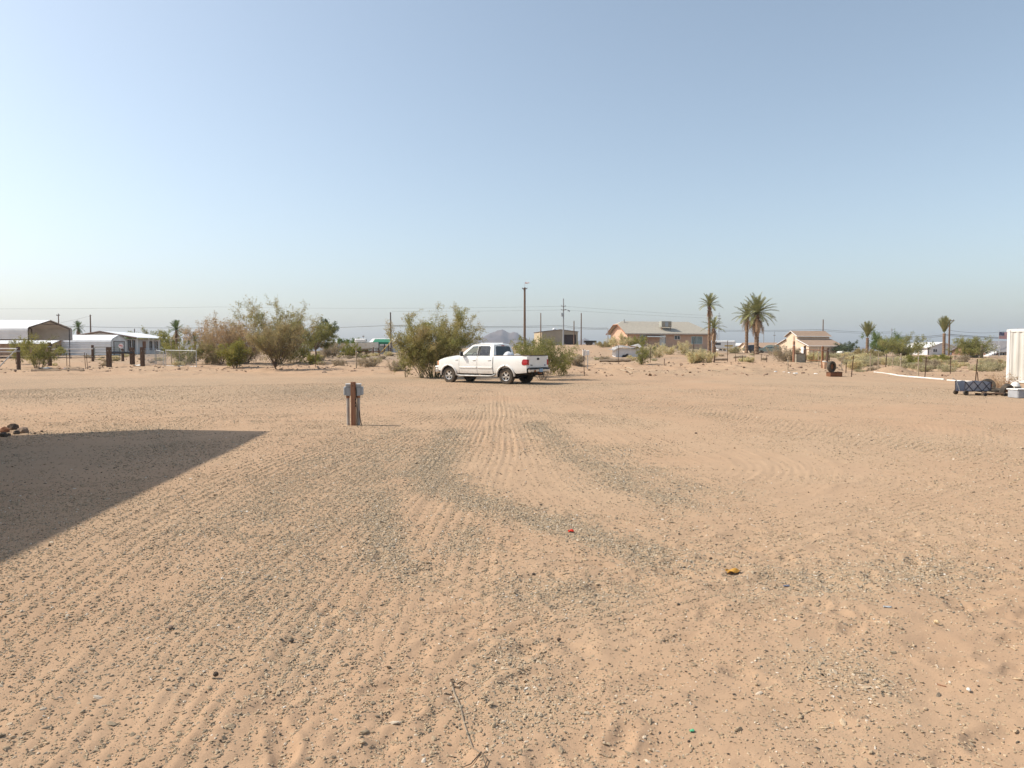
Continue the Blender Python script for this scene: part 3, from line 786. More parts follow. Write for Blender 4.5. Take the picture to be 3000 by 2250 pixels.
    def badge(txt, size, loc, rot, parent, m):
        cu = bpy.data.curves.new('badge', 'FONT'); cu.body = txt; cu.size = size; cu.extrude = .003; cu.align_x = 'CENTER'
        tmp = bpy.data.objects.new('badge', cu); COL.objects.link(tmp); bpy.context.view_layer.update()
        me = bpy.data.meshes.new_from_object(tmp.evaluated_get(bpy.context.evaluated_depsgraph_get()))
        bpy.data.objects.remove(tmp); me.name = 'badge'; me.materials.clear(); me.materials.append(m)
        return obj('badge', me, parent, loc, rot)
    badge('F150', .095, (-1.252, .62, .90), (math.pi / 2, 0, -math.pi / 2), to, M_DARK)
    k = MB(); k.lathe([(.001, 0), (.06, 0), (.06, .008), (.001, .008)], 14, Matrix.Translation((-1.247, -.62, .93)) @ Matrix.Rotation(-math.pi / 2, 4, 'Y') @ Matrix.Diagonal((.5, 1, 1, 1))); k.build('oval_badge', mat('blue_badge', (.02, .05, .2, 1), rough=.3), to)
    for s in (1, -1):
        p = MB(); p.box((-1.205, s * .865, 1.08), (.06, .17, .60), bev=.02); p.build('corner_post', M_WHITE, T)
        t = MB(); t.prism([(-1.20, s * (.80), 1.21), (-1.20, s * .80, .95), (-1.15, s * .80, .93), (-.96, s * .80, .95), (-.90, s * 1.0, 1.03), (-.93, s * 1.0, 1.14), (-1.02, s * .80, 1.215)], (0, s * .0001, 0)) if False else None
        V = []
        poly = [(-1.23, 1.215), (-1.235, 1.03), (-1.20, .945), (-1.06, .935), (-.965, .96), (-.945, 1.06), (-.975, 1.17), (-1.04, 1.215)]
        t = MB()
        t.add([(a, s * (hw(a, z) + .012), z) for a, z in poly] + [(a, s * .84, z) for a, z in poly], [tuple(range(8)), tuple(range(15, 7, -1))] + [(i, (i + 1) % 8, 8 + (i + 1) % 8, 8 + i) for i in range(8)])
        t.box((-1.237, s * .885, 1.075), (.02, .14, .27), bev=.009)
        t.build('tail_light', M_RED, T)
    rb = MB(); rb.box((-1.30, 0, .68), (.17, 1.84, .17), bev=.04); rbo = rb.build('rear_bumper', M_CHROME, T)
    k = MB(); k.box((-1.28, 0, .785), (.20, 1.86, .05), bev=.015); k.build('bumper_step_pad', M_DARK, rbo)
    k = MB(); k.box((-1.393, -.05, .69), (.012, .31, .155)); k.build('licence_plate', M_BLUEPL, rbo)
    k = MB(); k.box((-1.34, 0, .54), (.2, .1, .08)); k.build('tow_hitch', M_RUST, rbo)
    k = MB(); k.box((-1.36, .50, .66), (.09, .16, .10), bev=.02); k.build('bumper_dent', M_RUST, rbo)
    V = MB()
    for s in (1, -1):
        sb = MB(); sb.tube([(.60, s * .86, .50), (.78, s * .98, .40), (1.0, s * 1.0, .385), (2.7, s * 1.0, .385), (2.92, s * .97, .40), (3.0, s * .86, .48)], .045, 8); sb.build('side_step', M_STEP, T, True)
        badge('F150', .075, (2.98, s * (hw(2.98, 1.12) + .004), 1.13), (math.pi / 2, 0, math.pi if s > 0 else 0), T, M_STEP)
    # wheels
    def wheel(cx, y):
        s = 1 if y > 0 else -1
        M = Matrix.Translation((cx, y, .40)) @ Matrix.Rotation(-s * math.pi / 2, 4, 'X')
        t = MB(); t.lathe([(.215, -.12), (.30, -.135), (.375, -.125), (.395, -.08), (.40, 0), (.395, .08), (.375, .125), (.30, .135), (.215, .12)], 36, M)
        for q in range(30):
            a = 2 * math.pi * q / 30
            for sd in (-1, 1):
                t.box(M @ Vector((.398 * math.cos(a), .398 * math.sin(a), sd * .06)), (.03, .016, .10), (M.to_3x3() @ Matrix.Rotation(a, 3, 'Z')))
        wo = t.build('wheel', None, T, True)
        wo.data.materials.append(M_TYRE)
        r = MB(); r.lathe([(.225, .10), (.228, .128), (.205, .120), (.198, .06), (.19, .03)], 30, M)
        r.lathe([(.001, .115), (.045, .112), (.06, .10), (.065, .07)], 18, M)
        for q in range(5):
            a = 2 * math.pi * q / 5 + .3
            d_ = Vector((math.cos(a), math.sin(a), 0)); e_ = Vector((-math.sin(a), math.cos(a), 0))
            P = [d_ * .05 - e_ * .035, d_ * .205 - e_ * .055, d_ * .205 + e_ * .055, d_ * .05 + e_ * .035]
            r.add([M @ (p + Vector((0, 0, z))) for z in (.105, .06) for p in P], [(0, 1, 2, 3), (7, 6, 5, 4), (0, 4, 5, 1), (1, 5, 6, 2), (2, 6, 7, 3), (3, 7, 4, 0)])
        r.build('rim', M_CHROME, wo)
        h = MB(); h.lathe([(.001, .035), (.20, .03)], 20, M); h.build('brake_disc', M_WELL, wo)
    for cx in (0, 3.52):
        for y in (.83, -.83): wheel(cx, y)
    return T
truck = make_truck()
YAW = math.radians(180 - 34)
nw = G(1486, 1125.0)                                       # near rear wheel on the ground
fx = Vector((math.cos(YAW), math.sin(YAW), 0)); lf = Vector((-math.sin(YAW), math.cos(YAW), 0))
truck.location = nw - lf * .83
truck.location.z = grid_z(np.array([nw.x]), np.array([nw.y]))[0] - .012
truck.rotation_euler = (0, 0, YAW)
TL = Matrix.Translation(truck.location) @ Matrix.Rotation(YAW, 4, 'Z')
# the load in the bed
def lump(rng, r, sx=1, sy=1, sz=1, n=2, rough=.25):
    bm = bmesh.new(); bmesh.ops.create_icosphere(bm, subdivisions=n, radius=r)
    ph = [rng.uniform(0, 6.28) for _ in range(9)]
    for v in bm.verts:
        p = v.co / r
        k = 1 + rough * (math.sin(3.1 * p.x + ph[0]) * math.sin(2.7 * p.y + ph[1]) + .6 * math.sin(5.3 * p.z + ph[2] + 3 * p.x) + .5 * math.sin(7 * p.y + ph[3]) * math.sin(6 * p.x + ph[4]))
        v.co = Vector((v.co.x * sx, v.co.y * sy, v.co.z * sz)) * k
    bm.verts.index_update()
    V = [v.co.copy() for v in bm.verts]; Fc = [[q.index for q in f.verts] for f in bm.faces]; bm.free()
    b = MB(); b.add(V, Fc); return b
rg = random.Random(4)
M_BAG = mat('white_plastic_bag', (.72, .73, .75, 1), (.55, .56, .60, 1), scale=7, rough=.5, bump=.5)
for i, (x, y, z, r, sx, sz, m_, lab, nm) in enumerate([
    (.30, .30, 1.34, .27, 1.1, .8, M_BAG, 'large white plastic bag heaped in the truck bed behind the cab', 'plastic_bag'),
    (.20, -.35, 1.30, .24, 1.0, .8, mat('grey_tarp', (.50, .47, .42, 1), (.36, .31, .26, 1), scale=6, rough=.8), 'crumpled beige sack beside the white bag in the truck bed', 'sack'),
    (-.15, .10, 1.26, .22, 1.3, .7, mat('brown_rubbish', (.30, .22, .17, 1), (.42, .34, .28, 1), scale=8, rough=.9), 'tan rubbish sack lying in the middle of the truck bed', 'sack'),
    (-.55, -.2, 1.26, .19, 1.4, .7, mat('brick_red_cloth', (.24, .10, .07, 1), (.34, .22, .17, 1), scale=8, rough=.9), 'rust red bundle poking above the truck bed rail', 'bundle')]):
    b = lump(rg, r, sx, 1, sz, 3, .12); o = b.build(nm, m_, None, True)
    tag(o, lab, 'bag'); o.location = TL @ Vector((x, y, z))
    o.rotation_euler = (0, 0, rg.uniform(0, 3))
    # each sits on cardboard boxes resting on the bed floor
for i, (x, y, sx, sy, h) in enumerate([(.28, .30, .55, .6, .36), (.15, -.40, .5, .55, .34), (-.50, .0, .7, .9, .30)]):
    b = MB(); b.box((0, 0, h / 2), (sx, sy, h), bev=.01); o = b.build('cardboard_box', mat('cardboard', (.30, .21, .13, 1), (.24, .17, .10, 1), rough=.9))
    k = MB(); k.box((0, 0, h + .003), (sx * .98, .06, .004)); k.build('tape', M_WOODLT, o)
    tag(o, ('cardboard box in the truck bed under the large white bag', 'cardboard box in the truck bed under the beige sack', 'wide cardboard box in the truck bed under the tan sack')[i], 'box', 'boxes in the truck bed'); o.location = TL @ Vector((x, y, .808)); o.rotation_euler = (0, 0, YAW)

# ------------------------------------------------------------------ power pedestal on a post
def pedestal():
    b = G(1036, 1246); b.z = grid_z(np.array([b.x]), np.array([b.y]))[0]
    T = thing('power_pedestal', 'square wooden post carrying two grey outlet boxes and conduits on the gravel', 'power post', b, math.radians(4))
    H = hpx(128, b.y)
    p = MB(); p.box((0, 0, H / 2 - .1), (.098, .098, H + .2), bev=.006); po = p.build('post', M_WOODRED, T)
    for s, x in ((-1, -.108), (1, .108)):
        q = MB(); q.box((x, .045, H - .175), (.105, .11, .25), bev=.008); bo = q.build('outlet_box', M_BOXGREY, T)
        l = MB(); l.box((x, .040, H - .052), (.115, .125, .03), bev=.008); l.build('lid', mat('sunlit_top_enamel', (.66, .67, .66, 1), (.56, .57, .56, 1), scale=4, rough=.4), bo)  # sunlight on the box tops is painted in as a paler lid colour
        sd = MB(); sd.box((x + s * .073, .05, H - .195), (.05, .13, .185), bev=.016); sd.build('socket_cover', M_BOXGREY, bo)
        h = MB(); h.box((x, -.012, H - .115), (.09, .006, .004)); h.build('seam', M_DARK, bo)
        c = MB(); c.tube([(x + s * .005 - .01, .05, H - .30), (x + s * .003 - .01, .05, -.1)], [.033, .033], 10); c.build('conduit', mat('weathered_conduit', (.42, .40, .37, 1), (.33, .30, .27, 1), scale=6, rough=.7), T)
        c = MB(); c.tube([(x - .01 + s * .005, .05, H - .30), (x - .01 + s * .005, .05, H - .35)], .040, 10); c.build('conduit_collar', M_WOODRED, T)
    w = MB(); w.tube([(.062, -.02, H - .12), (.072, -.03, H - .22), (.060, -.01, H - .4), (.075, -.03, .35), (.07, -.03, .1), (.07, -.02, -.05)], .008, 6); w.build('cable', M_DARK, T)
    w = MB(); w.tube([(.115, .03, .32), (.145, 0, .12), (.175, -.02, -.02)], .011, 6); w.build('stake', M_WOODDK, T)
    for z in (H * .45, H * .52, H * .6): s_ = MB(); s_.box((.055, -.045, z), (.02, .02, .03)); s_.build('bracket', M_DARK, T)
    s_ = MB(); s_.box((0, -.0505, H - .085), (.02, .004, .02)); s_.build('knot', M_DARK, T)
pedestal()

# ------------------------------------------------------------------ the tall building on the left whose shadow falls across the lot
def shade_building():
    te = math.tan(SUN_EL); hx = -to_sun.x / math.hypot(to_sun.x, to_sun.y); hy = -to_sun.y / math.hypot(to_sun.x, to_sun.y)
    def up(u, v, h):                                       # the point at height h whose shadow falls on photo pixel u, v
        x, y = gpt(u, v); L_ = h / te
        return Vector((x - hx * L_, y - hy * L_, h))
    er = up(790, 1263, 5.90); rl = up(0, 1655, 5.90)
    ax = (rl - er).normalized()                            # eave runs towards the camera side
    rg_ = up(480, 1257, 7.15)
    cr = Vector((ax.y, -ax.x, 0)); cr = cr if cr.x < 0 else -cr
    wid = 2 * abs((rg_ - er).dot(cr))
    el = er + cr * wid; el += ax * 1.1
    Lg = 24.0
    T = thing('metal_garage', 'tall cream metal garage whose roof throws the long shadow over the lot', 'garage', (er.x, er.y, 0))
    o = Vector((er.x, er.y, 0))
    er, el, rg_ = er - o, el - o, rg_ - o
    M_CREAM = mat('cream_metal', (.62, .55, .44, 1), (.55, .49, .40, 1), scale=1, rough=.6)
    r = MB(); th = Vector((0, 0, .12))
    for a, b in ((er, rg_), (rg_, el)):
        r.add([a, b, b + ax * Lg, a + ax * Lg, a - th, b - th, b - th + ax * Lg, a - th + ax * Lg], [(0, 1, 2, 3), (7, 6, 5, 4), (0, 4, 5, 1), (1, 5, 6, 2), (2, 6, 7, 3), (3, 7, 4, 0)])
    r.build('roof', M_WHITEMETAL, T)
    w = MB(); n0 = er + cr * .9 + ax * 1.5; n0.z = 0
    for a, b in ((n0, n0 + ax * (Lg - 2)), (n0 + cr * (wid - 1.8), n0 + cr * (wid - 1.8) + ax * (Lg - 2))):
        w.add([a, b, b + Vector((0, 0, 5.78)), a + Vector((0, 0, 5.78))], [(0, 1, 2, 3)])
    a, b = n0, n0 + cr * (wid - 1.8); w.add([a, b, b + Vector((0, 0, 5.78)), (a + b) / 2 + Vector((0, 0, 6.9)), a + Vector((0, 0, 5.78))], [(0, 1, 2, 3, 4)])
    a, b = a + ax * (Lg - 2), b + ax * (Lg - 2); w.add([a, b, b + Vector((0, 0, 5.78)), (a + b) / 2 + Vector((0, 0, 6.9)), a + Vector((0, 0, 5.78))], [(0, 1, 2, 3, 4)])
    w.build('wall', M_CREAM, T)
    d = MB(); m_ = n0 + cr * (wid / 2 - .9) - ax * .03; d.box(m_ + Vector((0, 0, 2.1)), (3.6, .05, 4.2), Matrix.Rotation(math.atan2(cr.y, cr.x), 3, 'Z')); d.build('roller_door', M_WHITEMETAL, T)
shade_building()

# ------------------------------------------------------------------ desert plants
class NPM:                                                # fast collector for many small tubes and leaves
    def __init__(s): s.tv = []; s.tf = []; s.n = 0
    def tube(s, P, r0, r1, k=3):
        P = np.asarray(P, float); m = len(P)
        T_ = np.gradient(P, axis=0); T_ /= np.linalg.norm(T_, axis=1)[:, None] + 1e-9
        up = np.array([.31, .77, .55]); A_ = np.cross(T_, up); A_ /= np.linalg.norm(A_, axis=1)[:, None] + 1e-9
        B_ = np.cross(T_, A_); r = np.linspace(r0, r1, m)[:, None]
        ang = 2 * math.pi * np.arange(k) / k
        V = (P[:, None, :] + (A_[:, None, :] * np.cos(ang)[None, :, None] + B_[:, None, :] * np.sin(ang)[None, :, None]) * r[:, None, :]).reshape(-1, 3)
        i = (np.arange(m - 1)[:, None] * k + np.arange(k)[None, :]); j = (np.arange(m - 1)[:, None] * k + (np.arange(k)[None, :] + 1) % k)
        s.tv.append(V); s.tf.append(np.stack([i, j, j + k, i + k], -1).reshape(-1, 4) + s.n); s.n += len(V)
    def mesh(s, name, m): return npmesh(name, np.concatenate(s.tv), np.concatenate(s.tf), m, True)
def leaf_mesh(name, C, size, m, rng, aspect=.42, updir=.3):
    n = len(C)
    a = rng.normal(size=(n, 3)); a[:, 2] += updir; a /= np.linalg.norm(a, axis=1)[:, None]
    b = np.cross(a, rng.normal(size=(n, 3))); b /= np.linalg.norm(b, axis=1)[:, None] + 1e-9
    s = size * rng.uniform(.55, 1.35, n)[:, None]
    V = np.stack([C - a * s, C + b * s * aspect, C + a * s, C - b * s * aspect], 1).reshape(-1, 3)
    return npmesh(name, V, np.arange(4 * n).reshape(n, 4), m)
def gen_plant(seed, H, R, stems=9, kids=7, twigs=4, leaves=5000, lsize=.035, low=.2, r0=.035, base=.12, vase=1.0, trunk=0.0, jit=.05, lean=(0, 0), topspike=.0, crown='vase', leafy_top=True):
    """stems that rise and arch out, side branches, twigs, then leaves along the twigs"""
    g = np.random.default_rng(seed)
    st = NPM(); segs = []
    if trunk > 0:
        st.tube([(0, 0, -.15), (.03 * H * g.normal(), .03 * H * g.normal(), trunk * .5), (lean[0] * .3, lean[1] * .3, trunk)], r0 * 2.2, r0 * 1.4, 6)
    for i in range(stems):
        az = 2 * math.pi * (i + g.uniform(-.4, .4)) / stems * 2.4
        k = math.sqrt(g.uniform(.02, 1.0))
        if crown == 'round':
            el = g.uniform(.15, 1.0); e = np.array([R * math.cos(az) * math.sqrt(1 - (el - .25) ** 2 * .9) * k ** .5, R * math.sin(az) * math.sqrt(1 - (el - .25) ** 2 * .9) * k ** .5, trunk + (H - trunk) * el * (1 - .25 * k)])
        else:
            e = np.array([R * k * math.cos(az), R * k * math.sin(az), H * (1 - .42 * vase * k ** 2) * g.uniform(.72, 1.0)])
        if g.random() < topspike: e[2] = min(e[2] * 1.12, H * 1.08)
        e[:2] += lean
        b = np.array([base * math.cos(az) * g.uniform(.2, 1), base * math.sin(az) * g.uniform(.2, 1), -.12]) if trunk <= 0 else np.array([lean[0] * .3, lean[1] * .3, trunk * g.uniform(.75, 1)])
        c = b + (e - b) * np.array([.30, .30, .58]) + g.normal(size=3) * .06 * H * np.array([1, 1, .3])
        t = np.linspace(0, 1, 8)[:, None]
        P = (1 - t) ** 2 * b + 2 * t * (1 - t) * c + t ** 2 * e
        P[2:-1] += g.normal(size=(5, 3)) * .012 * H
        L_ = np.linalg.norm(e - b)
        st.tube(P, r0 * g.uniform(.7, 1.2), r0 * .22, 4)
        for q in range(kids):
            tt = g.uniform(low, 1.0); x = tt * 7; i0 = min(int(x), 6); p0 = P[i0] + (P[i0 + 1] - P[i0]) * (x - i0)
            dr = P[i0 + 1] - P[i0]; dr /= np.linalg.norm(dr) + 1e-9
            d = dr * .8 + g.normal(size=3) * .62 + np.array([0, 0, .18]); d /= np.linalg.norm(d)
            l = L_ * g.uniform(.14, .32) * (1.15 - .5 * tt)
            p1 = p0 + d * l * .55 + g.normal(size=3) * .05 * l; p2 = p0 + d * l + np.array([0, 0, .10 * l]) + g.normal(size=3) * .08 * l
            st.tube([p0, p1, p2], r0 * .30, r0 * .09, 3)
            segs.append((p0, p2))
            for w in range(twigs):
                s_ = g.uniform(.25, 1); q0 = p0 + (p2 - p0) * s_
                dd = d * .7 + g.normal(size=3) * .6; dd /= np.linalg.norm(dd); q1 = q0 + dd * l * g.uniform(.35, .8)
                st.tube([q0, q1], r0 * .12, r0 * .05, 3)
                segs.append((q0, q1)); segs.append((q0, q1))
    A0 = np.array([s[0] for s in segs]); A1 = np.array([s[1] for s in segs])
    idx = g.integers(0, len(segs), leaves); t = g.uniform(.1, 1.05, leaves)[:, None]
    C = A0[idx] + (A1[idx] - A0[idx]) * t + g.normal(size=(leaves, 3)) * jit
    C = C[C[:, 2] > .03]
    return st, C, g
def _b(c, k=1.85): return tuple(min(.6, q * k) for q in c[:3]) + (1,)
_lm = leafmat
def leafmat(name, a, b, c, scale=1.3, trans=.42): return _lm(name, _b(a), _b(b), _b(c), scale, trans)
LM = {
    'olive': leafmat('olive_foliage', (.120, .118, .030, 1), (.200, .175, .062, 1), (.155, .148, .042, 1)),
    'creosote': leafmat('creosote_foliage', (.105, .108, .022, 1), (.185, .155, .045, 1), (.140, .132, .030, 1)),
    'paloverde': leafmat('palo_verde_foliage', (.130, .138, .044, 1), (.240, .182, .090, 1), (.185, .162, .062, 1), scale=.75),
    'browngreen': leafmat('browning_foliage', (.215, .170, .092, 1), (.150, .138, .058, 1), (.19, .155, .076, 1), scale=.8),
    'brown': leafmat('dry_brown_foliage', (.275, .185, .112, 1), (.21, .165, .085, 1), (.25, .18, .102, 1), scale=.7),
    'straw': leafmat('straw_foliage', (.42, .33, .185, 1), (.29, .225, .125, 1), (.36, .275, .15, 1), scale=2),
    'greygreen': leafmat('grey_green_foliage', (.20, .19, .11, 1), (.30, .255, .16, 1), (.25, .225, .135, 1), scale=2),
    'green': leafmat('green_foliage', (.050, .080, .020, 1), (.11, .135, .038, 1), (.075, .105, .028, 1)),
    'dark': leafmat('dark_green_foliage', (.040, .055, .028, 1), (.085, .095, .050, 1), (.06, .075, .038, 1)),
    'mesquite': leafmat('mesquite_foliage', (.108, .112, .036, 1), (.190, .172, .066, 1), (.148, .145, .050, 1)),
    'greydry': leafmat('grey_dry_foliage', (.24, .20, .14, 1), (.17, .135, .09, 1), (.21, .17, .115, 1), scale=2),
}
M_STEM = mat('grey_brown_bark', (.105, .075, .052, 1), (.18, .135, .098, 1), scale=4, rough=.95)
M_STEMGR = mat('greenish_bark', (.13, .12, .055, 1), (.19, .155, .08, 1), scale=4, rough=.9)
M_STEMDRY = mat('dry_twigs', (.24, .185, .135, 1), (.33, .27, .20, 1), scale=6, rough=.95)
def plant(name, label, cat, u, v, vtop, wpx, style, seed, d=None, group=None, stem=None, part=('stems', 'foliage'), **kw):
    p = G(u, v, d); d = p.y
    kw.setdefault('leaves', 4200); kw['leaves'] = int(kw['leaves'] * 2.1); kw['r0'] = kw.get('r0', .035) * .72
    st, C, g = gen_plant(seed, hpx(v - vtop, d), hpx(wpx, d) / 2 * 1.12, **{k: q for k, q in kw.items() if k not in ('lsize', 'aspect')})
    T = thing(name, label, cat, p - Vector((0, 0, .03)), 0, group)
    obj(part[0], st.mesh(part[0], stem or M_STEM), T)
    if len(C): obj(part[1], leaf_mesh(part[1], C, kw.get('lsize', .035) * 1.25, LM[style], g, kw.get('aspect', .42)), T)
    return T
BUSH = 'bush'
# the big palo verde clump beside the truck: three shrubs standing close together
plant('palo_verde', 'large olive and brown many-stemmed desert tree just behind the truck bonnet', 'tree', 1272, 1107, 924, 262, 'paloverde', 11, stems=30, kids=13, twigs=5, leaves=30000, lsize=.031, low=.22, r0=.042, base=.42, vase=.72, topspike=.5, jit=.07, stem=M_STEMGR, part=('trunk', 'crown'))
plant('palo_verde', 'slender forked green-stemmed tree left of the large clump by the truck', 'tree', 1238, 1107, 972, 112, 'paloverde', 12, stems=9, kids=9, twigs=4, leaves=4200, lsize=.030, low=.3, r0=.038, base=.08, vase=.7, jit=.06, lean=(-.55, 0), stem=M_STEMGR, part=('trunk', 'crown'))
plant('palo_verde_sapling', 'thin upright sapling with pale twigs at the lot edge left of the truck', 'sapling', 1190, 1105, 1014, 52, 'mesquite', 13, stems=6, kids=7, twigs=4, leaves=1300, lsize=.026, low=.15, r0=.022, base=.03, vase=.3, jit=.04, stem=M_STEMGR)
plant('creosote_bush', 'green topped brush with bare grey stems right behind the truck tailgate', BUSH, 1588, 1113, 985, 165, 'mesquite', 14, stems=30, kids=8, twigs=5, leaves=8500, lsize=.028, low=.38, r0=.020, base=.22, vase=.75, jit=.05, stem=M_STEMDRY)
plant('creosote_bush', 'second olive brush filling the gap behind the truck bed', BUSH, 1545, 1104, 988, 130, 'creosote', 15, stems=20, kids=8, twigs=5, leaves=5200, lsize=.028, low=.3, r0=.018, base=.25, vase=.7, jit=.05, stem=M_STEMDRY)
plant('creosote_bush', 'low yellow-green bush leaning out right of the tailgate brush', BUSH, 1640, 1100, 1040, 80, 'creosote', 16, stems=14, kids=7, twigs=4, leaves=2600, lsize=.026, low=.2, r0=.016, base=.15, vase=.8, jit=.05)
# left: tree with forked trunk on the lot edge and the thicket behind it
plant('mesquite_tree', 'grey-brown tree with short forked trunk standing alone on the lot edge', 'tree', 806, 1087, 945, 165, 'browngreen', 21, stems=22, kids=11, twigs=5, leaves=15000, lsize=.036, low=.2, r0=.050, base=.05, vase=.55, trunk=.30, jit=.08, part=('trunk', 'crown'))
plant('palo_verde', 'tallest green-brown tree with wispy top rising behind the forked tree', 'tree', 815, 1066, 895, 235, 'paloverde', 22, stems=24, kids=11, twigs=5, leaves=11500, lsize=.046, low=.3, r0=.055, base=.4, vase=.55, topspike=.5, jit=.09, part=('trunk', 'crown'))
plant('mesquite_tree', 'round green tree on a thin trunk right of the tall thicket', 'tree', 925, 1058, 940, 135, 'mesquite', 23, stems=22, kids=10, twigs=4, leaves=8500, lsize=.048, low=.35, r0=.05, trunk=1.5, crown='round', jit=.10, part=('trunk', 'crown'))
plant('eucalyptus_tree', 'dark clumpy tree showing behind the round green tree', 'tree', 950, 1045, 934, 85, 'dark', 24, d=105, stems=10, kids=7, twigs=4, leaves=1900, lsize=.085, low=.5, r0=.06, trunk=2.4, crown='round', jit=.09, part=('trunk', 'crown'))
plant('brown_bush', 'tall dry brown bush in the thicket behind the chain-link panel', BUSH, 640, 1066, 940, 180, 'brown', 25, stems=28, kids=12, twigs=5, leaves=9800, lsize=.044, low=.1, r0=.04, base=.5, vase=.6, topspike=.4, jit=.09, stem=M_STEMDRY)
plant('brown_bush', 'wide reddish-brown bush between the dry bush and the tall tree', BUSH, 712, 1066, 948, 205, 'brown', 26, stems=28, kids=12, twigs=5, leaves=9800, lsize=.044, low=.1, r0=.04, base=.5, vase=.6, topspike=.4, jit=.09, stem=M_STEMDRY)
plant('creosote_bush', 'dark olive creosote bush at the lot edge left of the forked tree', BUSH, 690, 1079, 996, 110, 'creosote', 27, stems=24, kids=9, twigs=5, leaves=6500, lsize=.036, low=.18, r0=.022, base=.25, vase=.7, jit=.06)
plant('creosote_bush', 'olive creosote bush growing through the chain-link panel', BUSH, 545, 1070, 998, 135, 'olive', 28, stems=22, kids=9, twigs=5, leaves=5600, lsize=.038, low=.18, r0=.022, base=.4, vase=.75, jit=.06)
plant('creosote_bush', 'yellowing bush between the chain-link panel and dark creosote', BUSH, 615, 1070, 1000, 90, 'browngreen', 29, stems=16, kids=8, twigs=4, leaves=3600, lsize=.038, low=.15, r0=.02, base=.3, vase=.7, jit=.06)
plant('creosote_bush', 'olive bush standing between the two thick fence posts', BUSH, 112, 1080, 985, 130, 'olive', 30, stems=22, kids=9, twigs=5, leaves=5600, lsize=.034, low=.15, r0=.022, base=.3, vase=.7, jit=.06)
plant('creosote_bush', 'sparse bush under the carport eave behind the corner post', BUSH, 52, 1066, 990, 75, 'olive', 31, stems=14, kids=8, twigs=4, leaves=2600, lsize=.036, low=.2, r0=.02, base=.2, vase=.6, jit=.06)
plant('creosote_bush', 'brown-green bush filling the foot of the tall thicket', BUSH, 862, 1063, 985, 130, 'olive', 32, stems=20, kids=9, twigs=4, leaves=5200, lsize=.042, low=.15, r0=.02, base=.5, vase=.7, jit=.07)
plant('creosote_bush', 'small round yellow-green bush beside the thin steel post', BUSH, 912, 1068, 1038, 62, 'creosote', 33, stems=18, kids=7, twigs=4, leaves=2600, lsize=.034, low=.15, r0=.014, base=.15, vase=.8, jit=.05)
plant('creosote_bush', 'olive bush right of the small round one, farther up the slope', BUSH, 1018, 1046, 1004, 78, 'creosote', 34, stems=18, kids=8, twigs=4, leaves=3200, lsize=.05, low=.15, r0=.02, base=.4, vase=.8, jit=.07)
plant('creosote_bush', 'greyish brush behind the round green tree', BUSH, 965, 1050, 1000, 90, 'greydry', 35, stems=18, kids=8, twigs=4, leaves=3200, lsize=.05, low=.15, r0=.02, base=.4, vase=.8, jit=.07)
plant('creosote_bush', 'dark olive bush under the front of the boat cover', BUSH, 1066, 1040, 1003, 60, 'creosote', 36, stems=14, kids=8, twigs=4, leaves=2400, lsize=.05, low=.15, r0=.02, base=.3, vase=.8, jit=.07)
plant('dry_shrub', 'low grey dry shrub on the dirt left of the palo verde sapling', BUSH, 1080, 1077, 1046, 78, 'greydry', 37, stems=26, kids=7, twigs=4, leaves=2600, lsize=.03, low=.1, r0=.012, base=.35, vase=.9, jit=.05, stem=M_STEMDRY)
plant('dry_shrub', 'second dry shrub behind the sapling', BUSH, 1160, 1088, 1052, 62, 'greydry', 38, stems=20, kids=7, twigs=4, leaves=2000, lsize=.028, low=.1, r0=.012, base=.3, vase=.9, jit=.05, stem=M_STEMDRY)
plant('acacia_tree', 'dark green tree beyond the boats with bushy flat top', 'tree', 1018, 1022, 968, 84, 'green', 39, d=125, stems=16, kids=8, twigs=4, leaves=3600, lsize=.075, low=.2, r0=.05, trunk=.8, crown='round', jit=.12, part=('trunk', 'crown'))
plant('acacia_tree', 'broad green tree behind the white home with porch', 'tree', 452, 1022, 945, 120, 'mesquite', 40, d=140, stems=22, kids=9, twigs=4, leaves=5600, lsize=.085, low=.2, r0=.06, trunk=1.2, crown='round', jit=.14, part=('trunk', 'crown'))
plant('acacia_tree', 'small green treetop above the white home roof', 'tree', 375, 1022, 956, 62, 'green', 41, d=160, stems=12, kids=7, twigs=4, leaves=2000, lsize=.10, low=.2, r0=.06, trunk=2.2, crown='round', jit=.14, part=('trunk', 'crown'))
plant('hedge_bush', 'tall green bush at the end of the porch beside the fan palm', BUSH, 498, 1042, 975, 60, 'olive', 42, d=100, stems=14, kids=8, twigs=4, leaves=2800, lsize=.06, low=.1, r0=.03, base=.3, vase=.4, jit=.08)
# right: around the peach house
plant('palo_verde_sapling', 'upright feathery green sapling in front of the broken white shed', 'sapling', 1880, 1070, 1002, 62, 'mesquite', 51, stems=9, kids=8, twigs=4, leaves=2300, lsize=.03, low=.08, r0=.025, base=.05, vase=.3, jit=.05)
plant('oleander_bush', 'pale dry flowering bush against the gable end of the peach house', BUSH, 1812, 1022, 976, 85, 'straw', 52, d=112, stems=16, kids=8, twigs=4, leaves=2600, lsize=.06, low=.3, r0=.025, base=.4, vase=.7, jit=.1, stem=M_STEMDRY)
plant('creosote_bush', 'olive bush in front of the left windows of the peach house', BUSH, 1862, 1022, 976, 62, 'olive', 53, d=112, stems=14, kids=8, twigs=4, leaves=2600, lsize=.055, low=.2, r0=.02, base=.3, vase=.6, jit=.08)
plant('dry_shrub', 'brown low hedge left of the peach house', BUSH, 1775, 1012, 993, 75, 'browngreen', 54, d=128, stems=18, kids=7, twigs=4, leaves=2400, lsize=.06, low=.1, r0=.02, base=.8, vase=.8, jit=.1, stem=M_STEMDRY)
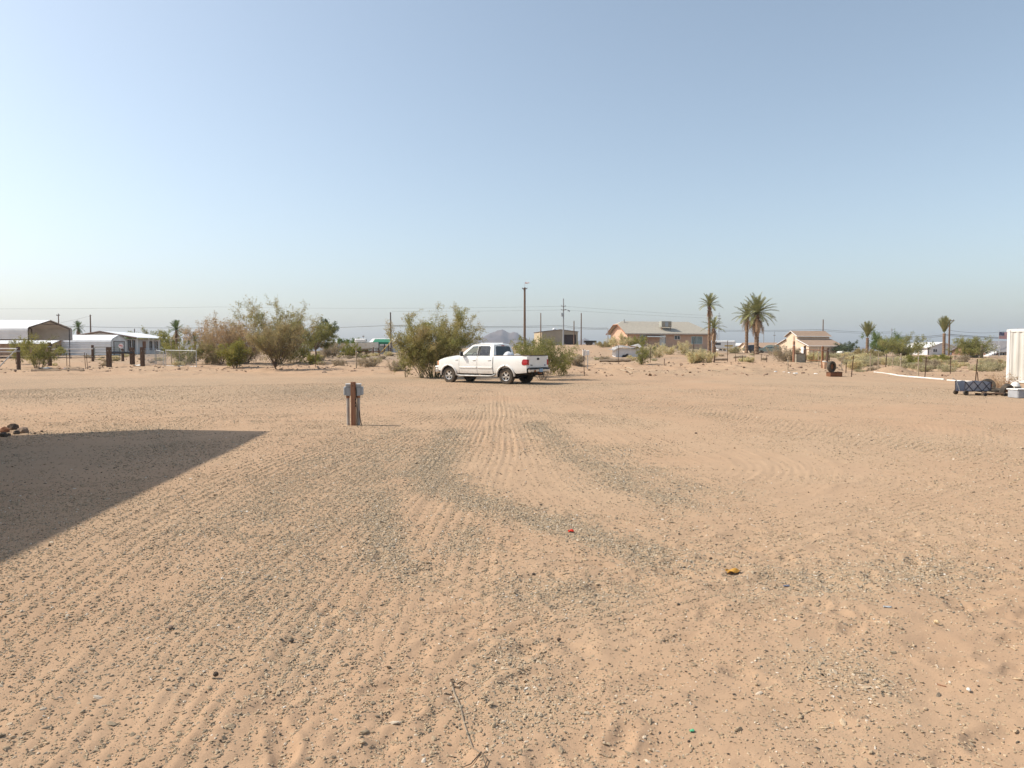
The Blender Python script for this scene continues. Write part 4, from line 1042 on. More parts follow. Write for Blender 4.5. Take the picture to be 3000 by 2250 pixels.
for i, (u, v, vt, w, stl, lab) in enumerate([
    (1925, 1048, 1004, 62, 'straw', 'straw coloured dry bush below the door of the peach house'),
    (1960, 1040, 1012, 60, 'straw', 'pale dry bush right of the one below the house door'),
    (1898, 1052, 1012, 46, 'greygreen', 'thin dry bush between the sapling and a steel post'),
    (2003, 1040, 996, 44, 'straw', 'tall straw tuft between door and right window of the peach house'),
    (2040, 1050, 1018, 66, 'greygreen', 'grey-green weeds under the right window of the peach house'),
    (2062, 1064, 1023, 92, 'straw', 'rounded tan tumbleweed bush in front of the leaning dead branch'),
    (2035, 1064, 1032, 60, 'straw', 'smaller tan tumbleweed left of the rounded one'),
    (2150, 1036, 1014, 52, 'straw', 'straw bush between the leaning branch and twin palms'),
    (2292, 1059, 1010, 88, 'greydry', 'wind-swept grey-brown bush left of the tall gate post'),
    (2328, 1062, 1020, 40, 'greydry', 'thin grey brush against the tall gate post'),
    (2385, 1060, 1030, 55, 'straw', 'straw weeds inside the pipe gate'),
    (2395, 1048, 1030, 60, 'greygreen', 'pale green weeds behind the pipe gate'),
    (1690, 1074, 1040, 45, 'greydry', 'dry brush beside the bent steel post right of the truck'),
    (2190, 1062, 1048, 46, 'straw', 'low straw clump below the fallen logs')]):
    plant('dry_shrub', lab, BUSH, u, v, vt, w, stl, 60 + i, stems=22, kids=7, twigs=4, leaves=2300, lsize=.036, low=.08, r0=.012, base=.35, vase=.75, jit=.06, stem=M_STEMDRY)
plant('mesquite_tree', 'dark green tree left part of the clump behind the pollarded palm', 'tree', 2590, 1050, 966, 130, 'green', 81, d=110, stems=24, kids=9, twigs=4, leaves=5200, lsize=.07, low=.15, r0=.05, trunk=.5, crown='round', jit=.12, part=('trunk', 'crown'))
plant('mesquite_tree', 'lighter olive tree in front of the dark green clump', 'tree', 2645, 1052, 982, 150, 'mesquite', 82, d=98, stems=26, kids=9, twigs=5, leaves=6500, lsize=.06, low=.1, r0=.04, trunk=.3, crown='round', jit=.10, part=('trunk', 'crown'))
plant('mesquite_tree', 'dark bushy tree behind the right corner of the barn', 'tree', 2482, 1040, 996, 78, 'dark', 83, d=150, stems=16, kids=8, twigs=4, leaves=3200, lsize=.09, low=.15, r0=.05, trunk=.6, crown='round', jit=.14, part=('trunk', 'crown'))
plant('mesquite_tree', 'feathery green tree between the palm and the shipping container', 'tree', 2845, 1048, 984, 125, 'mesquite', 84, d=90, stems=28, kids=10, twigs=5, leaves=7000, lsize=.05, low=.2, r0=.04, trunk=.4, crown='round', jit=.10, part=('trunk', 'crown'))
plant('creosote_bush', 'olive bush at the foot of the right pollarded palm', BUSH, 2745, 1062, 1038, 80, 'olive', 85, stems=18, kids=7, twigs=4, leaves=2600, lsize=.05, low=.1, r0=.02, base=.4, vase=.8, jit=.06)
plant('creosote_bush', 'brownish bush under the left pollarded palm', BUSH, 2535, 1056, 1022, 85, 'browngreen', 86, stems=18, kids=7, twigs=4, leaves=2600, lsize=.05, low=.1, r0=.02, base=.4, vase=.8, jit=.07)
plant('creosote_bush', 'dark brush behind the bleached fence stakes', BUSH, 2665, 1078, 1040, 75, 'olive', 87, stems=18, kids=7, twigs=4, leaves=2600, lsize=.04, low=.1, r0=.02, base=.4, vase=.8, jit=.06)
plant('dead_brush', 'reddish tumbled dead brush piled against the shipping container', 'brush pile', 2935, 1146, 1092, 105, 'brown', 88, stems=30, kids=7, twigs=4, leaves=700, lsize=.02, low=.1, r0=.012, base=.3, vase=.8, jit=.05, stem=mat('reddish_twigs', (.28, .15, .10, 1), (.38, .25, .17, 1), scale=6, rough=.95))
# low scrub of the open field: four shapes, many copies
protos = []
for i, stl in enumerate(('straw', 'greygreen', 'greydry', 'olive')):
    st, C, g = gen_plant(200 + i, .62, .66, stems=20, kids=6, twigs=3, leaves=2600, low=.08, r0=.010, base=.25, vase=.85, jit=.05)
    protos.append((st.mesh('stems', M_STEMDRY), leaf_mesh('foliage', C, .036, LM[stl], g)))
rs = random.Random(9)
SCRUB = ['low straw coloured scrub clump on the open desert ground', 'low grey-green scrub clump on the open desert ground', 'low grey dry scrub clump on the open desert ground', 'low olive scrub clump on the open desert ground']
def scrub(u, d, k, s):
    p = GD(u, d); T = thing('scrub_clump', SCRUB[k], 'scrub', p - Vector((0, 0, .02)), rs.uniform(0, 6.28), SCRUB[k].split(' on ')[0] + 's of the field')
    T.scale = (s, s, s * rs.uniform(.75, 1.1))
    obj('stems', protos[k][0], T); obj('foliage', protos[k][1], T)
for i in range(74):
    u = rs.uniform(2480, 3010); d = rs.uniform(47, 78); scrub(u, d, rs.choice((0, 1, 1, 2)), rs.uniform(.55, 1.35))
for i in range(30):
    u = rs.uniform(2380, 2580); d = rs.uniform(62, 120); scrub(u, d, rs.choice((0, 1, 1)), rs.uniform(.8, 1.5))
for i in range(26): scrub(rs.uniform(900, 1180), rs.uniform(60, 110), rs.choice((0, 2, 2, 3)), rs.uniform(.5, 1.2))
for i in range(13): scrub(rs.uniform(1650, 2280), rs.uniform(64, 95), rs.choice((0, 0, 1, 2)), rs.uniform(.4, .9))
for i in range(18): scrub(rs.uniform(150, 640), rs.uniform(60, 90), rs.choice((0, 1, 2)), rs.uniform(.4, 1.0))

# ------------------------------------------------------------------ palms
def frond_mesh(name, L_, droop, m, seed, width=.34, n=16, fold=.55):
    g = np.random.default_rng(seed); V = []; Fc = []
    P = []
    for i in range(n + 1):
        t = i / n; P.append(np.array([L_ * (t - .16 * droop * t * t), 0, L_ * (.10 * t - droop * .62 * t * t)]))
    P = np.array(P)
    for i in range(n):
        for s in (-1, 1):
            t = (i + .5) / n; wl = width * L_ * (math.sin(math.pi * min(1, .12 + .86 * t)) ** .6) * g.uniform(.8, 1.1)
            a = P[i]; b = P[i + 1]; dr = (b - a) / np.linalg.norm(b - a)
            tip = (a + b) / 2 + dr * wl * .62 + np.array([0, s * wl * .55, wl * (fold * .45 - .2 * g.random())])
            o = len(V); V += [a, b, tip]; Fc.append((o, o + 1, o + 2, o + 2))
    F3 = np.array([f[:3] for f in Fc]); V = np.array(V)
    # spine
    st = NPM(); st.tube(P, .035 * L_ / 2.4, .008, 3)
    V2 = st.tv[0]; F2 = st.tf[0] + len(V)
    tri = np.concatenate([F3, F2[:, [0, 1, 2]], F2[:, [0, 2, 3]]])
    return npmesh(name, np.concatenate([V, V2]), tri, m)
M_FROND = leafmat('palm_frond', (.085, .095, .040, 1), (.165, .155, .070, 1), (.125, .125, .052, 1), scale=2, trans=.2)
M_FRONDDRY = leafmat('dead_palm_frond', (.27, .185, .115, 1), (.19, .12, .075, 1), (.23, .155, .095, 1), scale=2, trans=.15)
M_PALMTR = mat('palm_trunk', (.15, .095, .060, 1), (.26, .175, .115, 1), scale=5, rough=.95, bump=.7, bscale=14)
def palm(label, u, v, vc, r_px, trunk_px, seed, d=None, nf=30, ndead=10, lean=0.0, group='date palms beside the peach house', spread=(8, 62), stubs=True, mf=None, droop=(.35, .85), up=1.0, name='date_palm', wid=.34):
    p = G(u, v, d); d = p.y; H = hpx(v - vc, d); L_ = hpx(r_px, d); r = hpx(trunk_px, d) / 2
    g = random.Random(seed)
    T = thing(name, label, 'palm', p - Vector((0, 0, .05)), 0, group)
    tr = MB(); n = 26
    pts = [(lean * H * (i / n) ** 1.6, 0, H * i / n) for i in range(n + 1)]
    rad = [r * (1.18 if i < 2 else 1.0) * (1 + (.10 if i % 2 else -.05)) * (1 - .10 * i / n) for i in range(n + 1)]
    tr.tube(pts, rad, 9); tr.build('trunk', M_PALMTR, T)
    top = Vector(pts[-1])
    ms = [frond_mesh('frond', L_, dp, mf or M_FROND, seed * 10 + i, wid) for i, dp in enumerate(np.linspace(droop[0], droop[1], 3))]
    md = [frond_mesh('dead_frond', L_ * .95, dp, M_FRONDDRY, seed * 10 + 5 + i, wid * .7) for i, dp in enumerate((.5, .9))]
    for i in range(nf):
        t = (i + .5) / nf; el = math.radians(90 - spread[0] - (spread[1] - spread[0] + 30) * t * up) if spread[1] > 40 else math.radians(90 - spread[0] - (spread[1] - spread[0]) * t)
        obj('frond', ms[min(2, int(t * 3))], T, top + Vector((0, 0, .1 - .35 * r * t)), (0, -el, i * 2.39996 + g.uniform(-.2, .2)), [g.uniform(.85, 1.08)] * 3).rotation_mode = 'XYZ'
    for i in range(ndead):
        o = obj('dead_frond', md[i % 2], T, top - Vector((0, 0, r * g.uniform(.5, 2.2))), (0, math.radians(g.uniform(42, 84)), i * 2.39996 + g.uniform(-.5, .5)), [g.uniform(.7, 1.0)] * 3)
    if stubs:
        sk = MB()
        for i in range(16):
            a = i * 2.39996; z = H - .15 - i * .06
            sk.tube([top + Vector((r * .8 * math.cos(a), r * .8 * math.sin(a), z - H)), top + Vector((r * 1.7 * math.cos(a), r * 1.7 * math.sin(a), z - H + .22))], [.07, .03], 4)
        o = sk.build('frond_bases', M_PALMTR, T); o['kind'] = 'stuff'
    return T
palm('tall date palm with sparse upright crown behind the right end of the peach house', 2077, 1038, 902, 40, 8.5, 301, d=104, nf=26, ndead=7, spread=(6, 55))
palm('short young date palm with drooping dead leaves at the right corner of the peach house', 2090, 1040, 964, 40, 9, 302, d=96, nf=20, ndead=14, spread=(8, 60))
palm('tallest date palm with full green crown and hanging brown skirt', 2216, 1036, 918, 62, 13, 303, d=92, nf=44, ndead=38, spread=(4, 78))
palm('slimmer date palm leaning beside the tallest one', 2187, 1027, 920, 46, 9.5, 304, d=100, nf=28, ndead=20, lean=.0, spread=(6, 66))
palm('pollarded palm with tied-up crown before the dark green tree clump', 2540, 1044, 983, 46, 8.5, 305, d=92, nf=22, ndead=0, group='pollarded palms', spread=(10, 34), droop=(.05, .3), up=1.0, stubs=False)
palm('pollarded palm with tied-up crown beside the crossarm pole', 2764, 1056, 977, 48, 8.5, 306, d=82, nf=22, ndead=0, group='pollarded palms', spread=(10, 34), droop=(.05, .3), up=1.0, stubs=False)
M_FAN = leafmat('fan_palm_leaf', (.040, .070, .025, 1), (.095, .12, .045, 1), (.065, .09, .035, 1), scale=3, trans=.2)
palm('young green fan palm beside the end of the porch', 518, 1048, 972, 30, 7, 307, d=96, nf=22, ndead=5, group='fan palms', spread=(6, 85), mf=M_FAN, droop=(.1, .5), wid=.5, stubs=False, name='fan_palm')
palm('small half-hidden fan palm right of the young one', 572, 1045, 1003, 26, 6, 308, d=98, nf=14, ndead=2, group='fan palms', spread=(6, 85), mf=M_FAN, droop=(.2, .6), wid=.5, stubs=False, name='fan_palm')
palm('dark palm silhouetted between carport and white garage', 231, 1030, 958, 22, 5, 309, d=150, nf=22, ndead=16, group='fan palms', spread=(6, 100), mf=M_FAN, droop=(.3, .8), wid=.5, stubs=False, name='fan_palm')

# ------------------------------------------------------------------ buildings
UZ = Vector((0, 0, 1))
def wallbox(b, p, q, z0, z1, th=.14):
    """upright slab from ground point p to q, outer face on the line, thickness to its left"""
    p = Vector((p.x, p.y, 0)); q = Vector((q.x, q.y, 0)); t = (q - p).normalized(); n = Vector((-t.y, t.x, 0)) * th
    b.add([p + UZ * z0, q + UZ * z0, q + n + UZ * z0, p + n + UZ * z0, p + UZ * z1, q + UZ * z1, q + n + UZ * z1, p + n + UZ * z1],
          [(0, 3, 2, 1), (4, 5, 6, 7), (0, 1, 5, 4), (1, 2, 6, 5), (2, 3, 7, 6), (3, 0, 4, 7)])
def slab(b, pts, th=.10):
    P = [Vector(p) for p in pts]; n = len(P); nn = (P[1] - P[0]).cross(P[2] - P[0]).normalized()
    if nn.z < 0: nn = -nn
    b.add(P + [p - nn * th for p in P], [tuple(range(n)), tuple(range(2 * n - 1, n - 1, -1))] + [(i, (i + 1) % n, n + (i + 1) % n, n + i) for i in range(n)])
def window(T, O, t, n, s0, s1, z0, z1, panes=2, glassm=None, frame=None):
    """frame bars and panes on a wall: O origin, t along, n outwards"""
    fr = MB(); w = .07
    def bar(a, b, c, d): 
        c0 = O + t * ((a + b) / 2) + UZ * ((c + d) / 2) + n * .03
        R = Matrix((t, n, UZ)).transposed()
        fr.box(c0, (b - a, .08, d - c), R)
    bar(s0 - w, s1 + w, z0 - w, z0); bar(s0 - w, s1 + w, z1, z1 + w); bar(s0 - w, s0, z0, z1); bar(s1, s1 + w, z0, z1)
    for k in range(1, panes):
        x = s0 + (s1 - s0) * k / panes; bar(x - .03, x + .03, z0, z1)
    wo = fr.build('window', frame or M_WHITETRIM, T)
    for k in range(panes):
        a = s0 + (s1 - s0) * k / panes + .03 * (k > 0); b_ = s0 + (s1 - s0) * (k + 1) / panes - .03 * (k < panes - 1)
        p = MB(); p.quad(*[O + t * x + UZ * z + n * .012 for x, z in ((a, z0), (b_, z0), (b_, z1), (a, z1))]); p.build('pane', glassm or M_GLASSPALE, wo)
    return wo
def door(T, O, t, n, s0, s1, z0, z1, m, name='door', knob=True):
    b = MB(); R = Matrix((t, n, UZ)).transposed(); b.box(O + t * ((s0 + s1) / 2) + UZ * ((z0 + z1) / 2) + n * .025, (s1 - s0, .05, z1 - z0), R); d = b.build(name, m, T)
    if knob:
        k = MB(); k.box(O + t * (s1 - .12) + UZ * ((z0 + z1) / 2) + n * .08, (.06, .06, .06), R, bev=.02); k.build('handle', M_STEP, d)
    return d
M_PEACH = mat('peach_stucco', (.60, .40, .285, 1), (.55, .355, .25, 1), scale=1.5, rough=.9, bump=.25, bscale=20)
M_SHINGLE = mat('weathered_pale_shingle', (.40, .365, .30, 1), (.335, .305, .255, 1), scale=2.5, rough=.95, bump=.3, bscale=12, stretch=(1, 1, 3))
M_CREAMSID = mat('cream_siding', (.66, .52, .38, 1), (.60, .47, .345, 1), scale=2, rough=.8)
M_BROWNRF = mat('tan_brown_shingle', (.36, .255, .18, 1), (.30, .21, .15, 1), scale=3, rough=.95, bump=.3, bscale=14)
M_TANMET = mat('tan_metal_wall', (.34, .30, .23, 1), (.30, .265, .205, 1), scale=1, rough=.6)
M_GREYRF = mat('grey_shingle', (.25, .235, .235, 1), (.20, .19, .195, 1), scale=3, rough=.95)
M_PALEWALL = mat('pale_siding', (.68, .68, .68, 1), (.60, .60, .61, 1), scale=1.5, rough=.8)
M_BROWNTRIM = mat('brown_trim', (.12, .08, .06, 1), (.16, .11, .085, 1), scale=4, rough=.9)
M_TANWALL = mat('tan_wall', (.42, .29, .21, 1), (.37, .25, .18, 1), scale=2, rough=.9)

def solve_s(A_, t, u): k = (u - CU) / (FPX * cp); return (k * A_.y - A_.x) / (t.x - k * t.y)
def zat(v, d): return W(CU, v, d).z

def peach_house():
    A_ = GD(1838, 135); th = math.radians(13)
    t = Vector((math.cos(th), math.sin(th), 0)); dp = Vector((-math.sin(th), math.cos(th), 0)); n = -dp
    T = thing('stucco_house', 'peach stucco bungalow with pale shingle roof and rooftop cooler on the rise', 'house', A_)
    O = Vector((0, 0, 0)); Lw = 17.4; Dw = 9.0; ze = 2.42; zb = -.6
    w = MB(); c = [O, O + t * Lw, O + t * Lw + dp * Dw, O + dp * Dw]
    for i in range(4): wallbox(w, c[i], c[(i + 1) % 4], zb, ze, .15)
    rz = 4.9
    g = [O + UZ * ze, O + dp * Dw + UZ * ze, O + dp * (Dw * .5 + .9) + UZ * (rz - .75), O + dp * (Dw * .5 - .9) + UZ * (rz - .75)]
    w.add([p + t * .0 for p in g] + [p + t * .15 for p in g], [(0, 1, 2, 3), (7, 6, 5, 4), (0, 4, 5, 1), (2, 6, 7, 3), (0, 3, 7, 4), (1, 5, 6, 2)])
    w.build('wall', M_PEACH, T)
    oh = .65; r = MB(); ez = ze + .02
    rl = O - t * (-.6) + dp * (Dw / 2) + UZ * rz; rr_ = O + t * (Lw - 2.6) + dp * (Dw / 2) + UZ * rz
    lf_, lb_ = O - t * .75 - dp * oh + UZ * ez, O - t * .75 + dp * (Dw + oh) + UZ * ez
    hf, hb = O - t * .75 + dp * (Dw / 2 - 1.15) + UZ * (rz - .62), O - t * .75 + dp * (Dw / 2 + 1.15) + UZ * (rz - .62)
    rf, rb = O + t * (Lw + .6) - dp * oh + UZ * ez, O + t * (Lw + .6) + dp * (Dw + oh) + UZ * ez
    st = solve_s(A_, t, 1916)
    slab(r, [lf_, rf, rr_, rl, hf], .10); slab(r, [lb_, hb, rl, rr_, rb], .10); slab(r, [hf, rl, hb], .10); slab(r, [rf, rb, rr_], .10)
    ro = r.build('roof', M_SHINGLE, T)
    fa = MB(); R = Matrix((t, n, UZ)).transposed()
    fa.box((lf_ + rf) / 2 - UZ * .09 + n * .02, ((rf - lf_).length, .05, .20), R); fa.build('fascia', mat('pale_fascia', (.56, .50, .42, 1), (.5, .44, .37, 1), rough=.8), ro)
    for a, b_ in ((lf_, hf), (hb, lb_), (hf, hb)):
        k = MB(); k.tube([a - UZ * .1 - t * .02, b_ - UZ * .1 - t * .02], .10, 4); k.build('barge_board', mat('terracotta_trim', (.36, .16, .085, 1), (.30, .13, .07, 1), rough=.9), ro)
    # cooler on the roof
    sc = solve_s(A_, t, 1951); q = O + t * (sc + .3) + dp * 1.2
    zc = ez + (rz - ez) * (1.2 + oh) / (Dw / 2 + oh)
    co_ = MB(); co_.box(q + UZ * (zc + .95), (2.1, 1.2, 1.15), R, bev=.05); cb = co_.build('cooler', mat('cooler_grey', (.36, .36, .31, 1), (.30, .30, .26, 1), scale=2, rough=.6), T)
    for sx in (-1, 0, 1):
        lv = MB(); lv.box(q + t * (sx * .68) + n * .61 + UZ * (zc + .93), (.58, .03, .85), R); lv.build('louvre_panel', M_TANMET if sx else M_BOXGREY, cb)
    for sx in (-.9, .9):
        lg = MB(); lg.tube([q + t * sx + n * .4 + UZ * (zc - .35), q + t * sx + n * .4 + UZ * (zc + .45)], .05, 4); lg.build('cooler_leg', M_RUST, cb)
    vp = MB(); vp.tube([O + t * .9 + dp * (Dw / 2 - .5) + UZ * (rz - .4), O + t * .9 + dp * (Dw / 2 - .5) + UZ * (rz + .35)], .10, 8); vp.build('vent_pipe', M_STEP, T)
    for u0, u1, v0, v1, p, gm in ((1874, 1889, 1000, 981, 1, M_GLASSPALE), (1975, 1990, 994, 984, 2, M_GLASSDK), (2024, 2055, 1007, 986, 2, M_GLASSPALE)):
        s0, s1 = solve_s(A_, t, u0), solve_s(A_, t, u1); d = A_.y + t.y * s0
        window(T, O, t, n, s0, s1, zat(v0, d) - A_.z, zat(v1, d) - A_.z, p, gm)
    s0, s1 = solve_s(A_, t, 1931), solve_s(A_, t, 1949); d = A_.y + t.y * s0
    door(T, O, t, n, s0, s1, zat(1013, d) - A_.z, zat(981, d) - A_.z, M_WHITETRIM)
    # small shade lean-to beside the door
    ln = MB(); slab(ln, [O + t * (s0 - 3.0) + n * 1.6 + UZ * 1.75, O + t * (s0 + .6) + n * 1.6 + UZ * 1.75, O + t * (s0 + .6) + UZ * 2.05, O + t * (s0 - 3.0) + UZ * 2.05], .05); ln.build('porch_cover', M_GALV, T)
    for ss in (s0 - 2.9, s0 + .5):
        k = MB(); k.tube([O + t * ss + n * 1.5 - UZ * .6, O + t * ss + n * 1.5 + UZ * 1.72], .04, 6); k.build('porch_post', M_WOODDK, T)
peach_house()

def monitor_barn():
    A_ = GD(2368, 150); ph = math.radians(75)
    f = Vector((-math.cos(ph), math.sin(ph), 0)); t = Vector((math.sin(ph), math.cos(ph), 0))
    T = thing('monitor_barn', 'cream barn with raised centre roof and brown shingles near the tyre gate', 'barn', A_)
    O = Vector((0, 0, 0)); Wd, Ln = 11.5, 8.2; zb = -.5; z1 = 2.15; zc0 = 3.55; zc1 = 4.25; zp = 5.25
    w = MB(); nrm = -t
    prof = [(0, zb), (0, z1), (3.9, zc0), (3.9, zc1), (5.75, zp), (7.6, zc1), (7.6, zc0), (11.5, z1), (11.5, zb)]
    for off in (0, Ln):
        P = [O + f * s + UZ * z + t * off for s, z in prof]; Q = [p + t * (.12 if off == 0 else -.12) for p in P]; n_ = len(P)
        w.add(P + Q, [(0, 1, 2, 6, 7, 8), (2, 3, 4, 5, 6)] + [(n_ + 8, n_ + 7, n_ + 6, n_ + 2, n_ + 1, n_), (n_ + 6, n_ + 5, n_ + 4, n_ + 3, n_ + 2)] + [(i, (i + 1) % n_, n_ + (i + 1) % n_, n_ + i) for i in range(n_)])
    wo = w.build('gable_wall', M_CREAMSID, T)
    for nm, s, za, zz in (('side_wall', 0, zb, z1), ('side_wall', Wd - .12, zb, z1), ('clerestory_wall', 3.9, zc0 - .2, zc1), ('clerestory_wall', 7.48, zc0 - .2, zc1)):
        b = MB(); a0 = O + f * s + t * .13; b.add([a0 + UZ * za, a0 + t * (Ln - .26) + UZ * za, a0 + t * (Ln - .26) + f * .12 + UZ * za, a0 + f * .12 + UZ * za] + [p for p in (a0 + UZ * zz, a0 + t * (Ln - .26) + UZ * zz, a0 + t * (Ln - .26) + f * .12 + UZ * zz, a0 + f * .12 + UZ * zz)], [(0, 3, 2, 1), (4, 5, 6, 7), (0, 1, 5, 4), (1, 2, 6, 5), (2, 3, 7, 6), (3, 0, 4, 7)])
        b.build(nm, M_CREAMSID, T)
    for a, b_ in (((-.35, z1 - .08), (3.88, zc0 + .06)), ((11.85, z1 - .08), (7.62, zc0 + .06)), ((3.55, zc1 - .06), (5.75, zp + .14)), ((7.95, zc1 - .06), (5.75, zp + .14))):
        r = MB(); P0 = O + f * a[0] + UZ * (a[1] + .1); P1 = O + f * b_[0] + UZ * (b_[1] + .1)
        slab(r, [P0 - t * .35, P0 + t * (Ln + .35), P1 + t * (Ln + .35), P1 - t * .35], .10); ro = r.build('roof', M_BROWNRF, T)
        e = MB(); e.tube([P0 - t * .36 - UZ * .06, P0 + t * (Ln + .36) - UZ * .06], .07, 4); e.tube([P0 - t * .37 - UZ * .05, P1 - t * .37 - UZ * .05], .08, 4); e.build('trim', M_WHITETRIM, ro)
    door(T, O, f, nrm, 1.3, 2.6, -.3, 1.9, M_WHITETRIM)
    door(T, O, f, nrm, 4.7, 5.2, 2.9, 4.3, M_TANWALL, 'hay_hook', False)
monitor_barn()

def metal_building():
    A_ = GD(1587, 200); th = math.radians(8.5)
    t = Vector((math.cos(th), math.sin(th), 0)); dp = Vector((-math.sin(th), math.cos(th), 0)); n = -dp
    T = thing('metal_workshop', 'low grey-tan metal workshop with dark open bay among the poles', 'workshop', A_)
    O = Vector((0, 0, 0)); Lw, Dw = 10.4, 12.; ze, zp = 3.85, 4.45; s0, s1 = solve_s(A_, t, 1650), solve_s(A_, t, 1687)
    w = MB()
    poly = [(0, -.6), (0, ze), (5.3, zp), (Lw, ze), (Lw, -.6), (s1, -.6), (s1, 3.1), (s0, 3.1), (s0, -.6)]
    V, F_ = fill2d([poly], lambda a, z: O + t * a + UZ * z); w.add(V, F_)
    w.build('front_wall', M_TANMET, T)
    for q, nm in ((O, 'side_wall'), (O + t * Lw, 'side_wall')):
        k = MB(); k.quad(q - UZ * .6, q + dp * Dw - UZ * .6, q + dp * Dw + UZ * ze, q + UZ * ze); k.build(nm, mat('sandy_metal', (.47, .38, .25, 1), (.42, .34, .22, 1), rough=.6), T)
    k = MB(); k.quad(O + dp * Dw - UZ * .6, O + dp * Dw + t * Lw - UZ * .6, O + dp * Dw + t * Lw + UZ * ze, O + dp * Dw + t * 5.3 + UZ * zp, O + dp * Dw + UZ * ze); k.build('back_wall', M_TANMET, T)
    r = MB()
    for a, za, b_, zb_ in ((-.2, ze, 5.3, zp), (Lw + .2, ze, 5.3, zp)): slab(r, [O + t * a - dp * .3 + UZ * (za + .12), O + t * a + dp * Dw + UZ * (za + .12), O + t * b_ + dp * Dw + UZ * (zb_ + .12), O + t * b_ - dp * .3 + UZ * (zb_ + .12)], .12)
    ro = r.build('roof', mat('dark_brown_metal', (.09, .06, .05, 1), (.12, .085, .07, 1), rough=.7), T)
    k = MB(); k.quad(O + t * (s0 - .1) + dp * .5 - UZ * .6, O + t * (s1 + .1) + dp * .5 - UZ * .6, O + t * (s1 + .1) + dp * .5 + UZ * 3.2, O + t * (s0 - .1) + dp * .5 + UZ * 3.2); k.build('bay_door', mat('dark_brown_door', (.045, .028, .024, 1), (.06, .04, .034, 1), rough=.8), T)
    v = MB(); v.lathe([(.5, 0), (.5, .3), (.2, .55), (.001, .6)], 12, Matrix.Translation(O + t * 4.2 + dp * 3 + UZ * (zp + .05))); v.build('roof_vent', M_WHITEMETAL, T)
metal_building()

def rib_panel(name, m, T, P0, ex, ez, nx, nz, nrm, amp=.02, ribs=12, horiz=True):
    """sheet with real ribs"""
    b = MB(); V = []; k = ribs * 4
    for i in range(k + 1):
        f_ = i / k; a = amp * (0, 0, 1, 1)[i % 4]
        for j in (0, 1):
            p = P0 + (ez * f_ + ex * j if horiz else ex * f_ + ez * j) + nrm * a
            V.append(p)
    b.add(V, [(2 * i, 2 * i + 1, 2 * i + 3, 2 * i + 2) for i in range(k)])
    return b.build(name, m, T)
def carport():
    X = -53.0; yn, yf = 78.0, 85.2; ym = (yn + yf) / 2; XL = -76.0
    g = tz(X, ym); T = thing('carport', 'open white metal carport on thin steel posts behind the corner post', 'carport', (X, yn, g))
    o = Vector((X, yn, g)); en, ef, pk, bn = 4.22 - g, 4.30 - g, 5.12 - g, 2.86 - g; D = yf - yn
    Lx = XL - X
    for (y0, z0, y1, z1, nm) in ((-.15, en, D / 2, pk, 'roof'), (D + .15, ef, D / 2, pk, 'roof')):
        s = 1 if y0 < 1 else -1
        rib_panel(nm, M_WHITEMETAL, T, Vector((.15, y0, z0)), Vector((Lx, 0, 0)), Vector((0, y1 - y0, z1 - z0)), 0, 0, Vector((0, 0, 1)), .02, 14)
    # rounded eave and side sheets
    for (y, s, ze) in ((-.15, -1, en), (D + .15, 1, ef)):
        b = MB(); V = []
        for i, (dy, dz) in enumerate(((0, 0), (.10, -.06), (.17, -.16), (.20, -.30))):
            V += [Vector((.15, y + s * dy, ze + dz)), Vector((.15 + Lx, y + s * dy, ze + dz))]
        b.add(V, [(2 * i, 2 * i + 1, 2 * i + 3, 2 * i + 2) for i in range(3)]); b.build('rounded_eave', M_WHITEMETAL, T, True)
        rib_panel('side_sheet', M_WHITEMETAL, T, Vector((.15, y + s * .20, ze - .30)), Vector((Lx, 0, 0)), Vector((0, 0, bn - (ze - .30))), 0, 0, Vector((0, s, 0)), .02, 7)
    m = mat('dark_carport_steel', (.06, .05, .06, 1), (.09, .08, .085, 1), rough=.7)
    for x in (0, -4.5, -9, -13.5, -18, -22.5):
        fr = MB(); fr.tube([(x, 0, en - .1), (x, D / 2, pk - .1), (x, D, ef - .1)], .05, 4); fr.tube([(x, D * .28, (en + pk) / 2 - .05), (x, D * .72, (ef + pk) / 2 - .05)], .035, 4); fr.build('roof_frame', m, T)
        for y, z in ((0, en), (D, ef)):
            p = MB(); p.tube([(x, y, -.4), (x, y, z - .1)], .055, 4); p.build('post', m, T)
    ra = MB(); ra.tube([(0, -.32, bn), (Lx, -.32, bn)], .05, 4); ra.build('side_rail', m, T)
    ew = MB(); ew.quad((Lx, 0, -.2), (Lx, D, -.2), (Lx, D, ef), (Lx, D / 2, pk), (Lx, 0, en)); ew.build('sun_block_sheet', M_WHITEMETAL, T)  # unseen sheet added at the far left end to block sun and darken the inside
carport()

